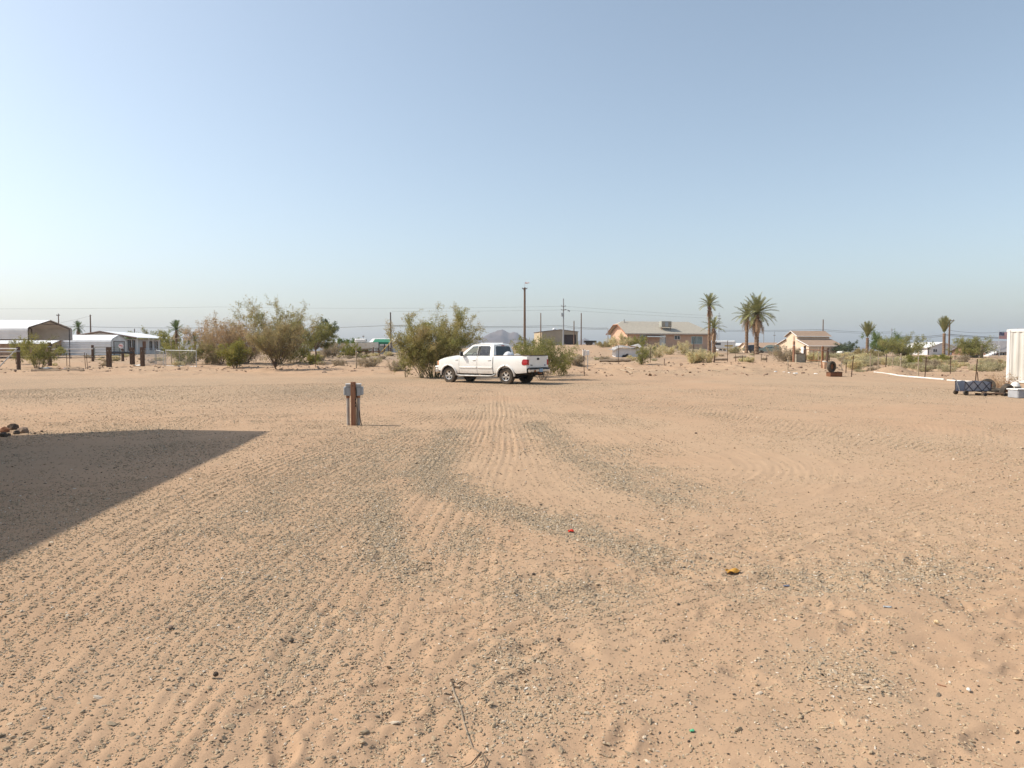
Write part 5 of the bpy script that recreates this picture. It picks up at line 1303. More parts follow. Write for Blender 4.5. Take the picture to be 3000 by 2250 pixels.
def white_garage():
    X = -53.6; yn, yf = 95.0, 98.9; L_ = 8.5; g = tz(X, yn); o = Vector((X, yn, g)); D = yf - yn
    T = thing('steel_garage', 'enclosed white steel garage with rounded eaves beside the carport', 'garage', o)
    ze, zp = 3.12 - g, 3.78 - g
    rib_panel('side_wall', M_WHITEMETAL, T, Vector((0, -.02, -.3)), Vector((-L_, 0, 0)), Vector((0, 0, ze - .25 + .3)), 0, 0, Vector((0, -1, 0)), .02, 9)
    rib_panel('side_wall', M_WHITEMETAL, T, Vector((0, D + .02, -.3)), Vector((-L_, 0, 0)), Vector((0, 0, ze - .25 + .3)), 0, 0, Vector((0, 1, 0)), .02, 9)
    prof = [(-.02, ze - .25), (.06, ze - .06), (.25, ze + .08), (D / 2, zp), (D - .25, ze + .08), (D - .06, ze - .06), (D + .02, ze - .25)]
    b = MB(); V = []
    for y, z in prof: V += [Vector((.1, y, z)), Vector((-L_, y, z))]
    b.add(V, [(2 * i, 2 * i + 1, 2 * i + 3, 2 * i + 2) for i in range(len(prof) - 1)]); b.build('roof', M_WHITEMETAL, T)
    k = MB(); k.quad(*([Vector((0, 0, -.3))] + [Vector((0, y, z)) for y, z in prof] + [Vector((0, D, -.3))])); k.build('end_wall', M_WHITEMETAL, T)
    e = MB(); e.tube([Vector((.1, -.02, -.3))] + [Vector((.1, y, z)) for y, z in prof] + [Vector((.1, D + .02, -.3))], .055, 4); e.build('edge_trim', M_GALV, T)
    d = MB(); d.box((.03, D / 2, .85), (.05, 2.5, 2.1)); d.build('roller_door', M_GALV, T)
    fr = MB(); fr.tube([(.05, D / 2 - 1.3, -.3), (.05, D / 2 - 1.3, 1.95), (.05, D / 2 + 1.3, 1.95), (.05, D / 2 + 1.3, -.3)], .05, 4); fr.build('door_frame', M_BROWNTRIM, T)
white_garage()

def tan_shed():
    X = -60.2; yn = 93.; D = 3.4; L_ = 9.5; g = tz(X, yn); T = thing('tan_shed', 'low tan shed with bright white roof seen under the carport', 'shed', (X, yn, g))
    w = MB(); c = [Vector((-L_, 0, 0)), Vector((0, 0, 0)), Vector((0, D, 0)), Vector((-L_, D, 0))]
    for i in range(4): wallbox(w, c[i], c[(i + 1) % 4], -.3, 1.62, .1)
    w.build('wall', M_TANWALL, T)
    r = MB(); slab(r, [(-L_ - .2, -.25, 1.60), (.2, -.25, 1.60), (.2, D / 2, 2.15), (-L_ - .2, D / 2, 2.15)], .06); slab(r, [(-L_ - .2, D + .25, 1.60), (-L_ - .2, D / 2, 2.15), (.2, D / 2, 2.15), (.2, D + .25, 1.60)], .06); r.build('roof', M_WHITEMETAL, T)
    gb = MB(); gb.quad((.0, 0, 1.62), (.0, D, 1.62), (.0, D / 2, 2.1)); gb.build('gable', M_TANWALL, T)
    window(T, Vector((0, 0, 0)), Vector((0, 1, 0)), Vector((1, 0, 0)), .9, 2.2, .55, 1.35, 2, M_GLASSDK, M_BROWNTRIM)
tan_shed()

def white_home():
    X = -59.2; yn = 112.; D = 11.; g = tz(X, yn); T = thing('manufactured_home', 'long white manufactured home with shaded porch posts and brown gable edge', 'house', (X, yn, g))
    ze, zp = 3.72 - g, 4.72 - g; hw_ = 5.4; xr = -1.6
    w = MB(); c = [Vector((-2 * hw_, 0, 0)), Vector((xr, 0, 0)), Vector((xr, D, 0)), Vector((-2 * hw_, D, 0))]
    for i in range(4): wallbox(w, c[i], c[(i + 1) % 4], -.4, ze - .2, .12)
    w.add([Vector((-2 * hw_, 0, ze - .2)), Vector((xr, 0, ze - .2)), Vector((-hw_, 0, zp - .12))], [(0, 1, 2)])
    w.build('wall', M_PALEWALL, T)
    r = MB(); slab(r, [(-hw_, -.5, zp), (.35, -.5, ze), (.35, D + .4, ze), (-hw_, D + .4, zp)], .08); slab(r, [(-hw_, -.5, zp), (-hw_, D + .4, zp), (-2 * hw_ - .4, D + .4, ze), (-2 * hw_ - .4, -.5, ze)], .08)
    ro = r.build('roof', M_WHITEMETAL, T)
    k = MB(); k.tube([(.35, -.53, ze - .1), (-hw_, -.53, zp - .1), (-2 * hw_ - .4, -.53, ze - .1)], .13, 4); k.build('barge_board', M_BROWNTRIM, ro)
    for y in (.1, 3.7, 7.3, 10.8):
        p = MB(); p.tube([(.1, y, -.4), (.1, y, ze - .05)], .07, 4); p.build('porch_post', M_WHITETRIM, T)
    ra = MB(); ra.tube([(.1, .1, .85), (.1, 10.8, .85)], .04, 4); ra.tube([(.1, .1, .35), (.1, 10.8, .35)], .03, 4); ra.build('porch_rail', M_PALEWALL, T)
    O = Vector((xr, 0, 0)); t = Vector((0, 1, 0)); n = Vector((1, 0, 0))
    window(T, O, t, n, .5, 1.3, .6, 2.2, 1, M_GLASSDK, M_BROWNTRIM); window(T, O, t, n, 1.9, 2.5, .6, 2.2, 1, M_GLASSDK, M_BROWNTRIM)
    door(T, O, t, n, 5.0, 6.0, -.2, 2.1, M_WOODRED); window(T, O, t, n, 7.2, 8.0, .7, 2.1, 1, M_GLASSDK, M_BROWNTRIM); window(T, O, t, n, 9.0, 9.9, .7, 2.1, 1, M_GLASSDK, M_BROWNTRIM)
    m_ = MB(); m_.box((-.6, 9.6, .35), (.6, .8, .9), bev=.05); m_.build('porch_grill', M_DARK, T)
white_home()

def small_house(name, label, u0, u1, vb, ve, vp, d, wallm, roofm, depth=8.0, gable=False, wins=(), cat='house', flat=False):
    """far building parallel to the street: u0..u1 wide, vb base, ve eave, vp ridge rows"""
    a = GD(u0, d); b_ = GD(u1, d); L_ = b_.x - a.x; g = min(a.z, b_.z)
    T = thing(name, label, cat, (a.x, d, g)); zb = min(zat(vb, d) - g, 0) - .3; ze = zat(ve, d) - g; zp = zat(vp, d) - g
    w = MB(); c = [Vector((0, 0, 0)), Vector((L_, 0, 0)), Vector((L_, depth, 0)), Vector((0, depth, 0))]
    for i in range(4): wallbox(w, c[i], c[(i + 1) % 4], zb, ze, .12)
    w.build('wall', wallm, T)
    r = MB(); e = .35
    if gable:
        slab(r, [(-e, -e, ze - .1), (L_ / 2, -e, zp), (L_ / 2, depth, zp), (-e, depth, ze - .1)]); slab(r, [(L_ + e, -e, ze - .1), (L_ + e, depth, ze - .1), (L_ / 2, depth, zp), (L_ / 2, -e, zp)])
        g_ = MB(); g_.quad(Vector((0, .0, ze)), Vector((L_, .0, ze)), Vector((L_ / 2, .0, zp - .1))); g_.build('gable', wallm, T)
    else:
        slab(r, [(-e, -e, ze - .05), (L_ + e, -e, ze - .05), (L_ + e, depth / 2, zp), (-e, depth / 2, zp)]); slab(r, [(-e, depth + e, ze - .05), (-e, depth / 2, zp), (L_ + e, depth / 2, zp), (L_ + e, depth + e, ze - .05)])
        for x in (0, L_):
            g_ = MB(); g_.quad(Vector((x, 0, ze)), Vector((x, depth, ze)), Vector((x, depth / 2, zp - .12))); g_.build('gable', wallm, T)
    ro = r.build('roof', roofm, T)
    for (ua, ub, va, vb_, gm) in wins:
        window(T, Vector((0, 0, 0)), Vector((1, 0, 0)), Vector((0, -1, 0)), (ua - u0) / FPX * d, (ub - u0) / FPX * d, zat(va, d) - g, zat(vb_, d) - g, 2 if ub - ua > 9 else 1, gm)
    return T
small_house('white_house', 'white gabled house with one small window behind the pollarded palm', 2716, 2800, 1046, 1017, 1002, 125, M_PALEWALL, M_WHITETRIM, 9, True, [(2731, 2742, 1031, 1023, M_GLASSDK)])
small_house('porch_house', 'reddish house with grey roof and porch behind the flag', 2888, 3060, 1050, 1030, 998, 112, mat('reddish_wall', (.30, .17, .12, 1), (.25, .14, .10, 1), rough=.9), M_GREYRF, 9, False, [(2900, 2912, 1044, 1034, M_GLASSDK), (2925, 2940, 1044, 1034, M_GLASSDK)])
small_house('tan_roof_house', 'white walled house with brown roof behind the twin date palms', 2195, 2288, 1034, 1017, 1003, 165, M_CREAMSID, M_BROWNRF, 8, False, [(2204, 2212, 1030, 1021, M_GLASSDK), (2240, 2252, 1030, 1021, M_GLASSDK)])
for i, (u0, u1, vb, ve, vp, d, lab, rm) in enumerate([
    (2108, 2152, 1030, 1013, 1008, 240, 'pale mobile home with flat white roof beyond the short palm', M_WHITETRIM),
    (2150, 2192, 1030, 1012, 1005, 260, 'far mobile home with white roof left of the slimmer palm', M_WHITETRIM),
    (2062, 2110, 1028, 1010, 1004, 280, 'distant grey roofed mobile home right of the peach house', M_GREYRF),
    (1088, 1152, 1024, 1002, 991, 150, 'white trailer home with long bright roof behind the green awning', M_WHITETRIM),
    (958, 990, 1026, 1003, 998, 160, 'small white roofed cabin behind the round green tree', M_WHITETRIM),
    (540, 592, 1022, 988, 976, 170, 'pale grey roofed house behind the fan palms', M_GREYRF),
    (1400, 1470, 1012, 1006, 1004, 260, 'far white roofed shed below the mountain', M_WHITETRIM)]):
    small_house('mobile_home', lab, u0, u1, vb, ve, vp, d, M_PALEWALL, rm, 7, False, [(u0 + (u1 - u0) * .25, u0 + (u1 - u0) * .4, ve + (vb - ve) * .6, ve + (vb - ve) * .2, M_GLASSDK)])

# green awning with its posts, in front of the white trailer home
def awning():
    d = 112.; a = GD(1090, d); b_ = GD(1142, d); L_ = b_.x - a.x
    T = thing('shade_awning', 'green canvas awning on dark posts beyond the dirt slope', 'awning', (a.x, d, a.z)); z1 = zat(1007, d) - a.z; z2 = zat(997, d) - a.z
    c = MB(); slab(c, [(0, 0, z1), (L_, 0, z1), (L_ - .3, 2.6, z2 + .25), (.0, 2.6, z2 + .25)], .04); c.box((L_ / 2 - .1, -.02, z1 + .1), (L_, .03, .32)); c.build('canopy', mat('green_canvas', (.022, .15, .085, 1), (.03, .19, .11, 1), scale=3, rough=.8), T)
    for x, y in ((.15, 0), (L_ * .35, .4), (L_ * .7, .2), (L_ - .15, 0)):
        p = MB(); p.tube([(x, y, -.3), (x, y, z1)], .09, 6); p.build('post', M_WOODDK, T)
    w = MB(); w.box((L_ * .45, 2.2, (z1 - .2) / 2), (L_ * .85, .1, z1 - .35)); w.build('screen', M_GALV, T)
awning()
def boat():
    d = 106.; a = GD(1060, d); T = thing('covered_boat', 'white boat with low cabin on a trailer left of the green awning', 'boat', a - Vector((0, 0, 0)), math.radians(8))
    z0 = .75; H = MB(); n = 9; V = []
    for i in range(n):
        t = i / (n - 1); x = -2.5 + 5 * t; w = 1.0 * math.sin(math.pi * min(1, .25 + .75 * (1 - t) + .02)) ** .5 if t > .5 else 1.0; w = 1.0 if t < .5 else math.sqrt(max(0.0, 1 - ((t - .5) / .5) ** 2)) + .02
        V += [Vector((x, -w, z0 + .95 + .25 * t)), Vector((x, -w * .75, z0 + .15 + .2 * t * t)), Vector((x, 0, z0 - .05 + .45 * t ** 3)), Vector((x, w * .75, z0 + .15 + .2 * t * t)), Vector((x, w, z0 + .95 + .25 * t))]
    H.add(V, [(5 * i + j, 5 * i + j + 1, 5 * i + 6 + j, 5 * i + 5 + j) for i in range(n - 1) for j in range(4)] + [(0, 1, 2, 3, 4)] + [(5 * i, 5 * i + 5, 5 * i + 9, 5 * i + 4) for i in range(n - 1)])
    H.build('hull', mat('boat_white', (.74, .72, .66, 1), (.64, .60, .52, 1), rough=.4), T)
    c = MB(); c.box((-.1, 0, z0 + 1.42), (1.8, 1.5, .6), bev=.18); c.build('cabin', M_WHITETRIM, T)
    w = MB(); w.box((-.1, 0, z0 + 1.47), (1.83, 1.3, .26), bev=.05); w.build('cabin_window', M_GLASSDK, T)
    tr = MB(); tr.tube([(-2.4, -.5, .5), (2.3, -.5, .55), (3.4, 0, .5), (2.3, .5, .55), (-2.4, .5, .5)], .06, 5); tr.build('trailer_frame', M_RUST, T)
    for y in (-.95, .95):
        k = MB(); k.lathe([(.18, -.09), (.33, -.1), (.34, 0), (.33, .1), (.18, .09)], 16, Matrix.Translation((-.6, y, .34)) @ Matrix.Rotation(math.pi / 2, 4, 'X')); k.build('wheel', M_TYRE, T)
    bm_ = MB(); bm_.tube([(2.6, -.9, .1), (4.4, -1.2, 2.0)], .05, 5); bm_.build('yellow_prop', mat('yellow_paint', (.55, .34, .06, 1), rough=.6), T)
boat()

def broken_shed():
    d = 84.; a = GD(1804, d); b_ = GD(1876, d); L_ = b_.x - a.x
    T = thing('derelict_shed', 'low broken white shed with sagging grey sheet roof below the peach house', 'shed', (a.x, d, a.z)); zt = zat(1020, d) - a.z
    s = L_ / 2.9
    poly = [(0, -.15), (L_ * .22, -.15), (L_ * .26, .18), (L_ * .33, .30), (L_ * .36, .22), (L_ * .42, .36), (L_ * .50, .38), (L_ * .52, .12), (L_ * .60, -.15), (L_, -.15), (L_, zt - .05), (0, zt)]
    V, F_ = fill2d([poly], lambda x, z: Vector((x, 0, z))); w = MB(); w.add(V, F_); w.add([Vector((0, 0, -.15)), Vector((-.12, 2.2, -.15)), Vector((-.12, 2.2, zt + .1)), Vector((0, 0, zt))], [(0, 1, 2, 3)]); w.add([Vector((L_, 0, -.15)), Vector((L_, 2.2, -.15)), Vector((L_, 2.2, zt)), Vector((L_, 0, zt))], [(0, 1, 2, 3)]); w.add([Vector((0, 2.2, -.15)), Vector((L_, 2.2, -.15)), Vector((L_, 2.2, zt)), Vector((0, 2.2, zt))], [(0, 1, 2, 3)])
    w.build('wall', M_PALEWALL, T)
    r = MB(); V = []; nx = 12
    for i in range(nx + 1):
        x = -.9 + (L_ + 1.0) * i / nx
        for y, z in ((-.35, .02), (1.0, .30), (2.5, .38)): V.append(Vector((x, y, zt + z * (.3 + .9 * i / nx) - .10 * math.sin(i * .9) - (.16 if i < 3 else 0))))
    r.add(V, [(3 * i + j, 3 * i + j + 1, 3 * i + j + 4, 3 * i + j + 3) for i in range(nx) for j in range(2)]); r.build('sheet_roof', mat('weathered_sheet', (.33, .32, .31, 1), (.24, .22, .21, 1), scale=4, rough=.8), T)
    k = MB(); k.box((L_ * .72, -.2, zt + .16), (1.0, .5, .10), Matrix.Rotation(.08, 3, 'Y')); k.build('loose_board', mat('orange_board', (.38, .20, .09, 1), (.30, .16, .08, 1), rough=.9), T)
broken_shed()

# ------------------------------------------------------------------ utility poles and wires
def pole(label, u, vt, d, r=.13, m=None, arms=(), vb=None, name='utility_pole', extra=None, lean=0.0, group=None):
    b_ = GD(u, d); z = zat(vt, d) - b_.z
    T = thing(name, label, 'pole', b_, 0, group)
    p = MB(); p.tube([(0, 0, -.3), (lean * z, 0, z)], [r, r * .72], 9); p.build('shaft', m or M_POLE, T)
    for v, w in arms:
        a = MB(); za = zat(v, d) - b_.z; x0 = lean * z * za / z; a.box((x0, -.12, za), (w, .12, .14)); ao = a.build('crossarm', M_POLE, T)
        for sx in (-.45, 0, .45):
            k = MB(); k.tube([(x0 + sx * w, -.12, za + .07), (x0 + sx * w, -.12, za + .25)], .05, 6); k.build('insulator', M_STEELPOLE, ao)
    if extra: extra(T, z, d, b_)
    return T
def windsock(T, z, d, b_):
    k = MB(); k.tube([(0, 0, z), (0, 0, z + .75)], .02, 5); k.build('mast', M_STEELPOLE, T)
    c = MB(); c.tube([(.05, 0, z + .82), (.4, .05, z + .80), (.85, .05, z + .86)], [.13, .11, .06], 8, False); c.build('windsock', mat('faded_sock', (.70, .62, .60, 1), (.68, .40, .33, 1), scale=3, rough=.9), T)
    c = MB(); c.tube([(-.28, 0, z - .25), (-.08, 0, z - .75)], .035, 5); c.build('brace', M_STEELPOLE, T)
def lamp(T, z, d, b_):
    k = MB(); k.tube([(0, 0, z - 2.9), (.8, -.1, z - 2.75), (1.1, -.1, z - 3.0)], .05, 6); k.build('lamp_arm', M_STEELPOLE, T)
    k = MB(); k.lathe([(.001, .3), (.25, .25), (.42, 0), (.40, -.02)], 12, Matrix.Translation((1.3, -.1, z - 3.2)) @ Matrix.Rotation(.6, 4, 'Y')); k.build('lamp_head', M_STEELPOLE, T)
    k = MB(); k.tube([(-.45, 0, z - 4.6), (-.45, 0, z - 3.7)], .26, 10); k.build('transformer', M_BOXGREY, T)
pole('tall brown pole with short crossarm and windsock behind the truck bed', 1537, 842, 130, .24, None, [(846, .95)], extra=windsock)
pole('grey steel pole with two crossarms, lamp and transformer before the workshop', 1650, 875, 185, .20, M_STEELPOLE, [(897, 1.2), (908, 1.3)], extra=lamp)
pole('brown wooden pole at the left corner of the workshop', 1584, 917, 175, .16)
pole('short brown pole with pipes before the dark workshop bay', 1681, 940, 178, .16)
pole('plain brown pole right of the workshop', 1702, 917, 182, .17)
pole('short grey pole beside the gable of the peach house', 1780, 962, 140, .11, M_STEELPOLE)
pole('thin dark pole standing between the awning and the palo verde clump', 1147, 915, 108, .13, mat('dark_pole', (.09, .075, .07, 1), (.13, .11, .10, 1), rough=.9), lean=-.012)
pole('pole with small crossarm rising behind the carport ridge', 177, 919, 165, .15, None, [(924, .8)])
pole('plain brown pole behind the white garage', 270, 922, 150, .17)
pole('stub pole behind the manufactured home', 398, 963, 165, .13)
pole('thin grey pole with side brackets right of the tall date palm', 2104, 916, 215, .12, M_STEELPOLE, [(926, .7), (933, .8)])
pole('slim grey pole behind the tallest date palm', 2235, 958, 190, .12, M_STEELPOLE)
pole('small far pole left of the barn roof', 2266, 972, 260, .12, M_STEELPOLE, [(983, .8)])
pole('brown pole rising behind the barn roof', 2408, 936, 205, .19)
pole('far thin pole above the dark green tree clump', 2609, 960, 250, .11, M_STEELPOLE, [(967, .8)])
pole('brown crossarm pole beside the right pollarded palm', 2777, 939, 108, .14, None, [(940, 1.15)])
pole('brown pole top showing above the shipping container', 2976, 963, 150, .18)
pole('far thin pole above the bushes by the boat', 1066, 982, 210, .10, M_STEELPOLE, [(986, .6)])
pole('far crossarm pole behind the brown thicket', 638, 952, 200, .11, M_STEELPOLE, [(953, 1.3)])
pole('far thin pole left of the brown thicket', 594, 958, 210, .10, M_STEELPOLE, [(962, .8)])
def wire(pts, r, label, sag=.35, d=None):
    P = []
    for (a, b_) in zip(pts[:-1], pts[1:]):
        p0 = W(*a); p1 = W(*b_)
        for i in range(12):
            t = i / 12; q = p0.lerp(p1, t); q.z -= sag * 4 * t * (1 - t) * (p1 - p0).length / 60; P.append(q)
    P.append(W(*pts[-1]))
    o0 = P[0].copy()
    b = MB(); b.tube([p - o0 for p in P], r, 4); o = b.build('power_line', M_WIRE); o.location = o0
    tag(o, label, 'wire')
wire([(-60, 953, 165), (177, 955, 165), (638, 960, 200), (1147, 953, 150), (1650, 953, 185), (1779, 961, 141)], .035, 'upper of the two dark lines strung from behind the carport to the peach house')
wire([(1147, 956, 150), (1650, 957, 185), (1779, 964, 141)], .030, 'lower dark line running past the workshop to the peach house')
wire([(2104, 967, 215), (2408, 965, 205), (2609, 972, 250), (2777, 979, 108), (3060, 992, 120)], .035, 'upper dark line strung from the tall date palm to the container')
wire([(2104, 971, 215), (2408, 969, 205), (2609, 976, 250), (2777, 983, 108), (3060, 994, 120)], .030, 'lower dark line strung behind the pollarded palms')
wire([(-60, 905, 190), (638, 899, 220), (1147, 903, 200), (1650, 897, 185), (2104, 926, 215)], .016, 'faint high line crossing the sky to the two-crossarm steel pole', .15)
wire([(1147, 912, 200), (1650, 908, 185), (2104, 933, 215)], .016, 'faint second high line below the highest one', .15)
wire([(2777, 967, 108), (2976, 965, 150)], .02, 'thin line from the crossarm pole to the pole behind the container', .6)
wire([(177, 945, 165), (270, 924, 150)], .015, 'thin drop line between the carport pole and the plain garage pole', .3)

# ------------------------------------------------------------------ mountains
M_MTN = mat('mountain_rock', (.075, .058, .056, 1), (.15, .115, .10, 1), scale=.006, rough=1, bump=1.0, bscale=.02)
def mountain(label, prof, d, depth, seed):
    P = np.array(prof, float); us = np.linspace(P[0, 0], P[-1, 0], 120); g = np.random.default_rng(seed)
    V = []; nrow = 14
    for j in range(nrow):
        t = j / (nrow - 1); k = math.sin(math.pi * min(1, t * .5 + .0)) if t < 1 else 1.0
        y = d - depth * (1 - t)
        top = np.interp(us, P[:, 0], P[:, 1])
        z = np.array([W(CU, q, d).z for q in top])
        x = (us - CU) * d / (FPX * cp)
        rid = fbm(x * .018, np.full_like(x, y * .010), 4, seed) * 2
        fine = fbm(x * .06, np.full_like(x, y * .03), 3, seed + 5)
        zz = 1.0 + (z - 1.0) * np.clip(t ** 1.15 * (1 + 1.1 * rid * (1 - t)), 0, 1.0) + fine * 9 * (z > 3) * t
        V += [(a, y, b_) for a, b_ in zip(x, zz)]
    for i, a in enumerate(us): V.append(((a - CU) * d / (FPX * cp), d + 300, -3))
    n = len(us); F_ = [(j * n + i, j * n + i + 1, (j + 1) * n + i + 1, (j + 1) * n + i) for j in range(nrow) for i in range(n - 1)]
    V = np.array(V); V[:n, 2] = -2
    tag(obj('mountain', npmesh('mountain', V, np.array(F_), M_MTN)), label, None, None, 'structure')
mountain('blue hazy rocky mountain range behind the truck', [(1230, 1024), (1290, 1008), (1340, 992), (1395, 990), (1415, 988), (1425, 982), (1437, 974), (1452, 971), (1462, 969.5), (1472, 965.5), (1481, 970), (1490, 976), (1497, 975.5), (1505, 971.5), (1515, 973.5), (1521, 980), (1530, 986), (1541, 990), (1560, 999), (1590, 1010), (1640, 1022)], 2600, 500, 3)
mountain('small blue hill showing right of the workshop', [(1670, 1020), (1690, 1004), (1703, 996), (1712, 992), (1724, 995), (1740, 1003), (1765, 1012), (1810, 1022)], 3000, 400, 8)
mountain('far grey-blue hill on the right horizon', [(2400, 1026), (2520, 1016), (2700, 1014), (2860, 1004), (2920, 1000), (3000, 1000), (3120, 1010), (3300, 1024)], 3300, 500, 12)
mountain('low pale hills along the left horizon', [(-300, 1020), (-50, 1014), (200, 1016), (420, 1011), (620, 1015), (900, 1019), (1200, 1024)], 3500, 500, 15)

# ------------------------------------------------------------------ fence posts, gates and rails
def tpost(u, v, vt, lab, grp, m=None, r=.022, name='fence_stake', lean=0.0, tip=False, d=None):
    p = G(u, v, d); h = hpx(v - vt, p.y)
    T = thing(name, lab, 'post', p, 0, grp)
    b = MB(); b.add(*[[Vector((-r * 1.1 + (0 if k < 4 else lean * h), 0, 0)) + q for k, q in enumerate([Vector((x, y, z)) for z in (-.3, h) for x, y in ((0, 0), (2.2 * r, 0), (2.2 * r, .008), (0, .008))])], [(0, 3, 2, 1), (4, 5, 6, 7), (0, 1, 5, 4), (1, 2, 6, 5), (2, 3, 7, 6), (3, 0, 4, 7)]])
    b.build('flange', m or M_TPOST, T)
    s = MB(); s.add([Vector((x + (lean * h if z > 0 else 0), y, z)) for z in (-.3, h) for x, y in ((-.005, .0085), (.005, .0085), (.005, .04), (-.005, .04))], [(0, 3, 2, 1), (4, 5, 6, 7), (0, 1, 5, 4), (1, 2, 6, 5), (2, 3, 7, 6), (3, 0, 4, 7)])
    s.build('stem', m or M_TPOST, T)
    return T
STK = 'thin rusty steel fence stake driven into the rough dirt'
for u, v, vt, ln in [(196, 1076, 1035, 0), (205, 1076, 1020, -.03), (251, 1081, 1033, -.05), (257, 1081, 1035, -.06), (924, 1078, 1005, .01), (1673, 1072, 1024, -.12), (1712, 1101, 1022, -.03), (1812, 1066, 1013, 0), (1905, 1065, 1019, 0), (1946, 1073, 1051, .03),
                     (2026, 1063, 990, .10), (2081, 1064, 1006, .02), (2131, 1060, 998, 0), (2155, 1062, 1040, 0), (2175, 1064, 1041, 0), (2209, 1058, 1028, 0), (2230, 1059, 1037, 0), (2246, 1064, 1041, 0), (1203, 1058, 1020, 0), (2430, 1075, 1040, 0), (2784, 1098, 1040, 0), (2868, 1118, 1090, -.2)]:
    tpost(u, v, vt, STK, 'thin steel fence stakes', lean=ln)
STB = 'bleached wooden fence stake in a row along the scrub field'
for u, v, vt in [(2550, 1091, 1034), (2573, 1092, 1035), (2615, 1095, 1034), (2637, 1096, 1035), (2689, 1102, 1030), (2465, 1090, 1055), (2398, 1074, 1017), (2308, 1087, 1047)]:
    p = G(u, v); h = hpx(v - vt, p.y); T = thing('wooden_stake', STB, 'post', p, 0, 'bleached wooden fence stakes')
    b = MB(); b.tube([(0, 0, -.3), (.03 * h * ((u * 7) % 5 - 2) * .4, 0, h)], [.036, .030], 6); b.build('shaft', M_WOODLT, T)
    b = MB(); b.tube([(.0, 0, h * .72), (.0, 0, h * .75)], .045, 6); b.build('wire_tie', M_GALV, T)
STD = 'dark steel fence stake leaning among the bleached wooden stakes'
for u, v, vt, ln in [(2493, 1104, 1042, .10), (2592, 1096, 1038, .08), (2709, 1105, 1045, .06), (2857, 1117, 1052, .07), (2478, 1096, 1062, .02)]:
    tpost(u, v, vt, STD, 'dark leaning steel stakes', lean=ln, r=.026, tip=True)
def log_post(u, v, vt, dpx, lab, m=None, name='fence_post', sq=False, lean=0, d=None):
    p = G(u, v, d); h = hpx(v - vt, p.y); r = hpx(dpx, p.y) / 2
    T = thing(name, lab, 'post', p)
    b = MB()
    if sq: b.box((0, 0, h / 2 - .15), (2 * r, 2 * r, h + .3), bev=.012)
    else: b.tube([(0, 0, -.3), (0, 0, .1), (lean * h * .5, .01, h * .5), (lean * h, 0, h - .03), (lean * h, 0, h)], [r * 1.05, r * 1.05, r, r * .98, r * .85], 10)
    b.build('trunk', m or M_WOODDK, T)
    k = MB(); k.tube([(lean * h * .8, 0, h * .80), (lean * h * .8, 0, h * .83)], r * 1.06, 10); k.build('wire_wrap', M_GALV, T)
    return p, h
log_post(55, 1084, 1016, 10.5, 'thick brown corner fence post braced by a diagonal pipe')
log_post(146, 1073, 1003, 11, 'thick weathered fence post behind the olive bush')
log_post(272, 1058, 1011, 7.5, 'dark post hinging the green tube gate')
log_post(320, 1076, 1017, 11, 'dark railway sleeper post left of the black rail', sq=True)
log_post(360, 1058, 1022, 7.5, 'dark post at the latch side of the tube gate')
log_post(388, 1067, 1018, 10.5, 'dark sleeper post at the right end of the black rail', sq=True)
log_post(418, 1076, 1017, 9.5, 'dark sleeper post where the chain-link panels begin', sq=True)
log_post(1044, 1080, 1018, 3.6, 'slim grey post right of the small round bush', M_WOODLT)
log_post(2325, 1064, 1000, 6.5, 'tall sunlit wooden gate post left of the sheet metal box', M_WOODRED)
log_post(2357, 1064, 1013, 7, 'thick dark gate post hinging the pipe gate')
log_post(2409, 1081, 1014, 5, 'rusty square steel gate post nearest the tyre', M_RUST, sq=True)
log_post(2423, 1064, 1019, 7, 'dark wooden post behind the rusty steel gate post', lean=.04)
for u, v, vt, dpx, lab in [(1094, 1036, 1011, 4, 'short dark bollard left below the awning'), (1112, 1030, 1012, 3.5, 'short dark bollard in the middle below the awning'), (1143, 1036, 1012, 4, 'short dark bollard right below the awning')]: log_post(u, v, vt, dpx, lab, d=100)
def bar(label, a, b_, r, m, name, cat='rail', n=8, pieces=None):
    o0 = Vector(a); k = MB(); k.tube([Vector((0, 0, 0)), Vector(b_) - o0], r, n); o = k.build(name, m); o.location = o0; return tag(o, label, cat)
def Z(u, v, d): return W(u, v, d)
dl = hit(55, 1084)
bar('upper white pipe rail running left from the corner post', Z(-30, 1021, dl), Z(54, 1021.5, dl), .038, M_WHITETRIM, 'pipe_rail')
bar('lower white pipe rail running left from the corner post', Z(-30, 1030.5, dl), Z(54, 1031, dl), .032, M_WHITETRIM, 'pipe_rail')
bar('diagonal grey pipe bracing the corner post', Z(51, 1020, dl - .2), Z(-6, 1079, dl - .3), .045, M_GALV, 'brace_pipe', 'pipe')
dl2 = hit(146, 1073)
bar('upper white rail from the weathered post past the garage', Z(148, 1023, dl2), Z(272, 1022, dl2 + 3), .036, M_WHITETRIM, 'pipe_rail')
bar('lower white rail from the weathered post past the garage', Z(148, 1032, dl2), Z(250, 1032.5, dl2 + 2), .030, M_WHITETRIM, 'pipe_rail')
bar('thin lower wire strand across the left fence', Z(-20, 1045, dl), Z(272, 1045, dl2 + 3), .012, M_GALV, 'fence_wire', 'wire')
dk = hit(320, 1076)
o = MB(); a = Z(322, 1033, dk + .3); b2 = Z(388, 1033.5, hit(388, 1067) - .3); o.tube([Vector((0, 0, 0)), b2 - a], .10, 4); oo = o.build('black_rail', M_DARK); oo.location = a; tag(oo, 'thick black rail joining two sleeper posts', 'rail')
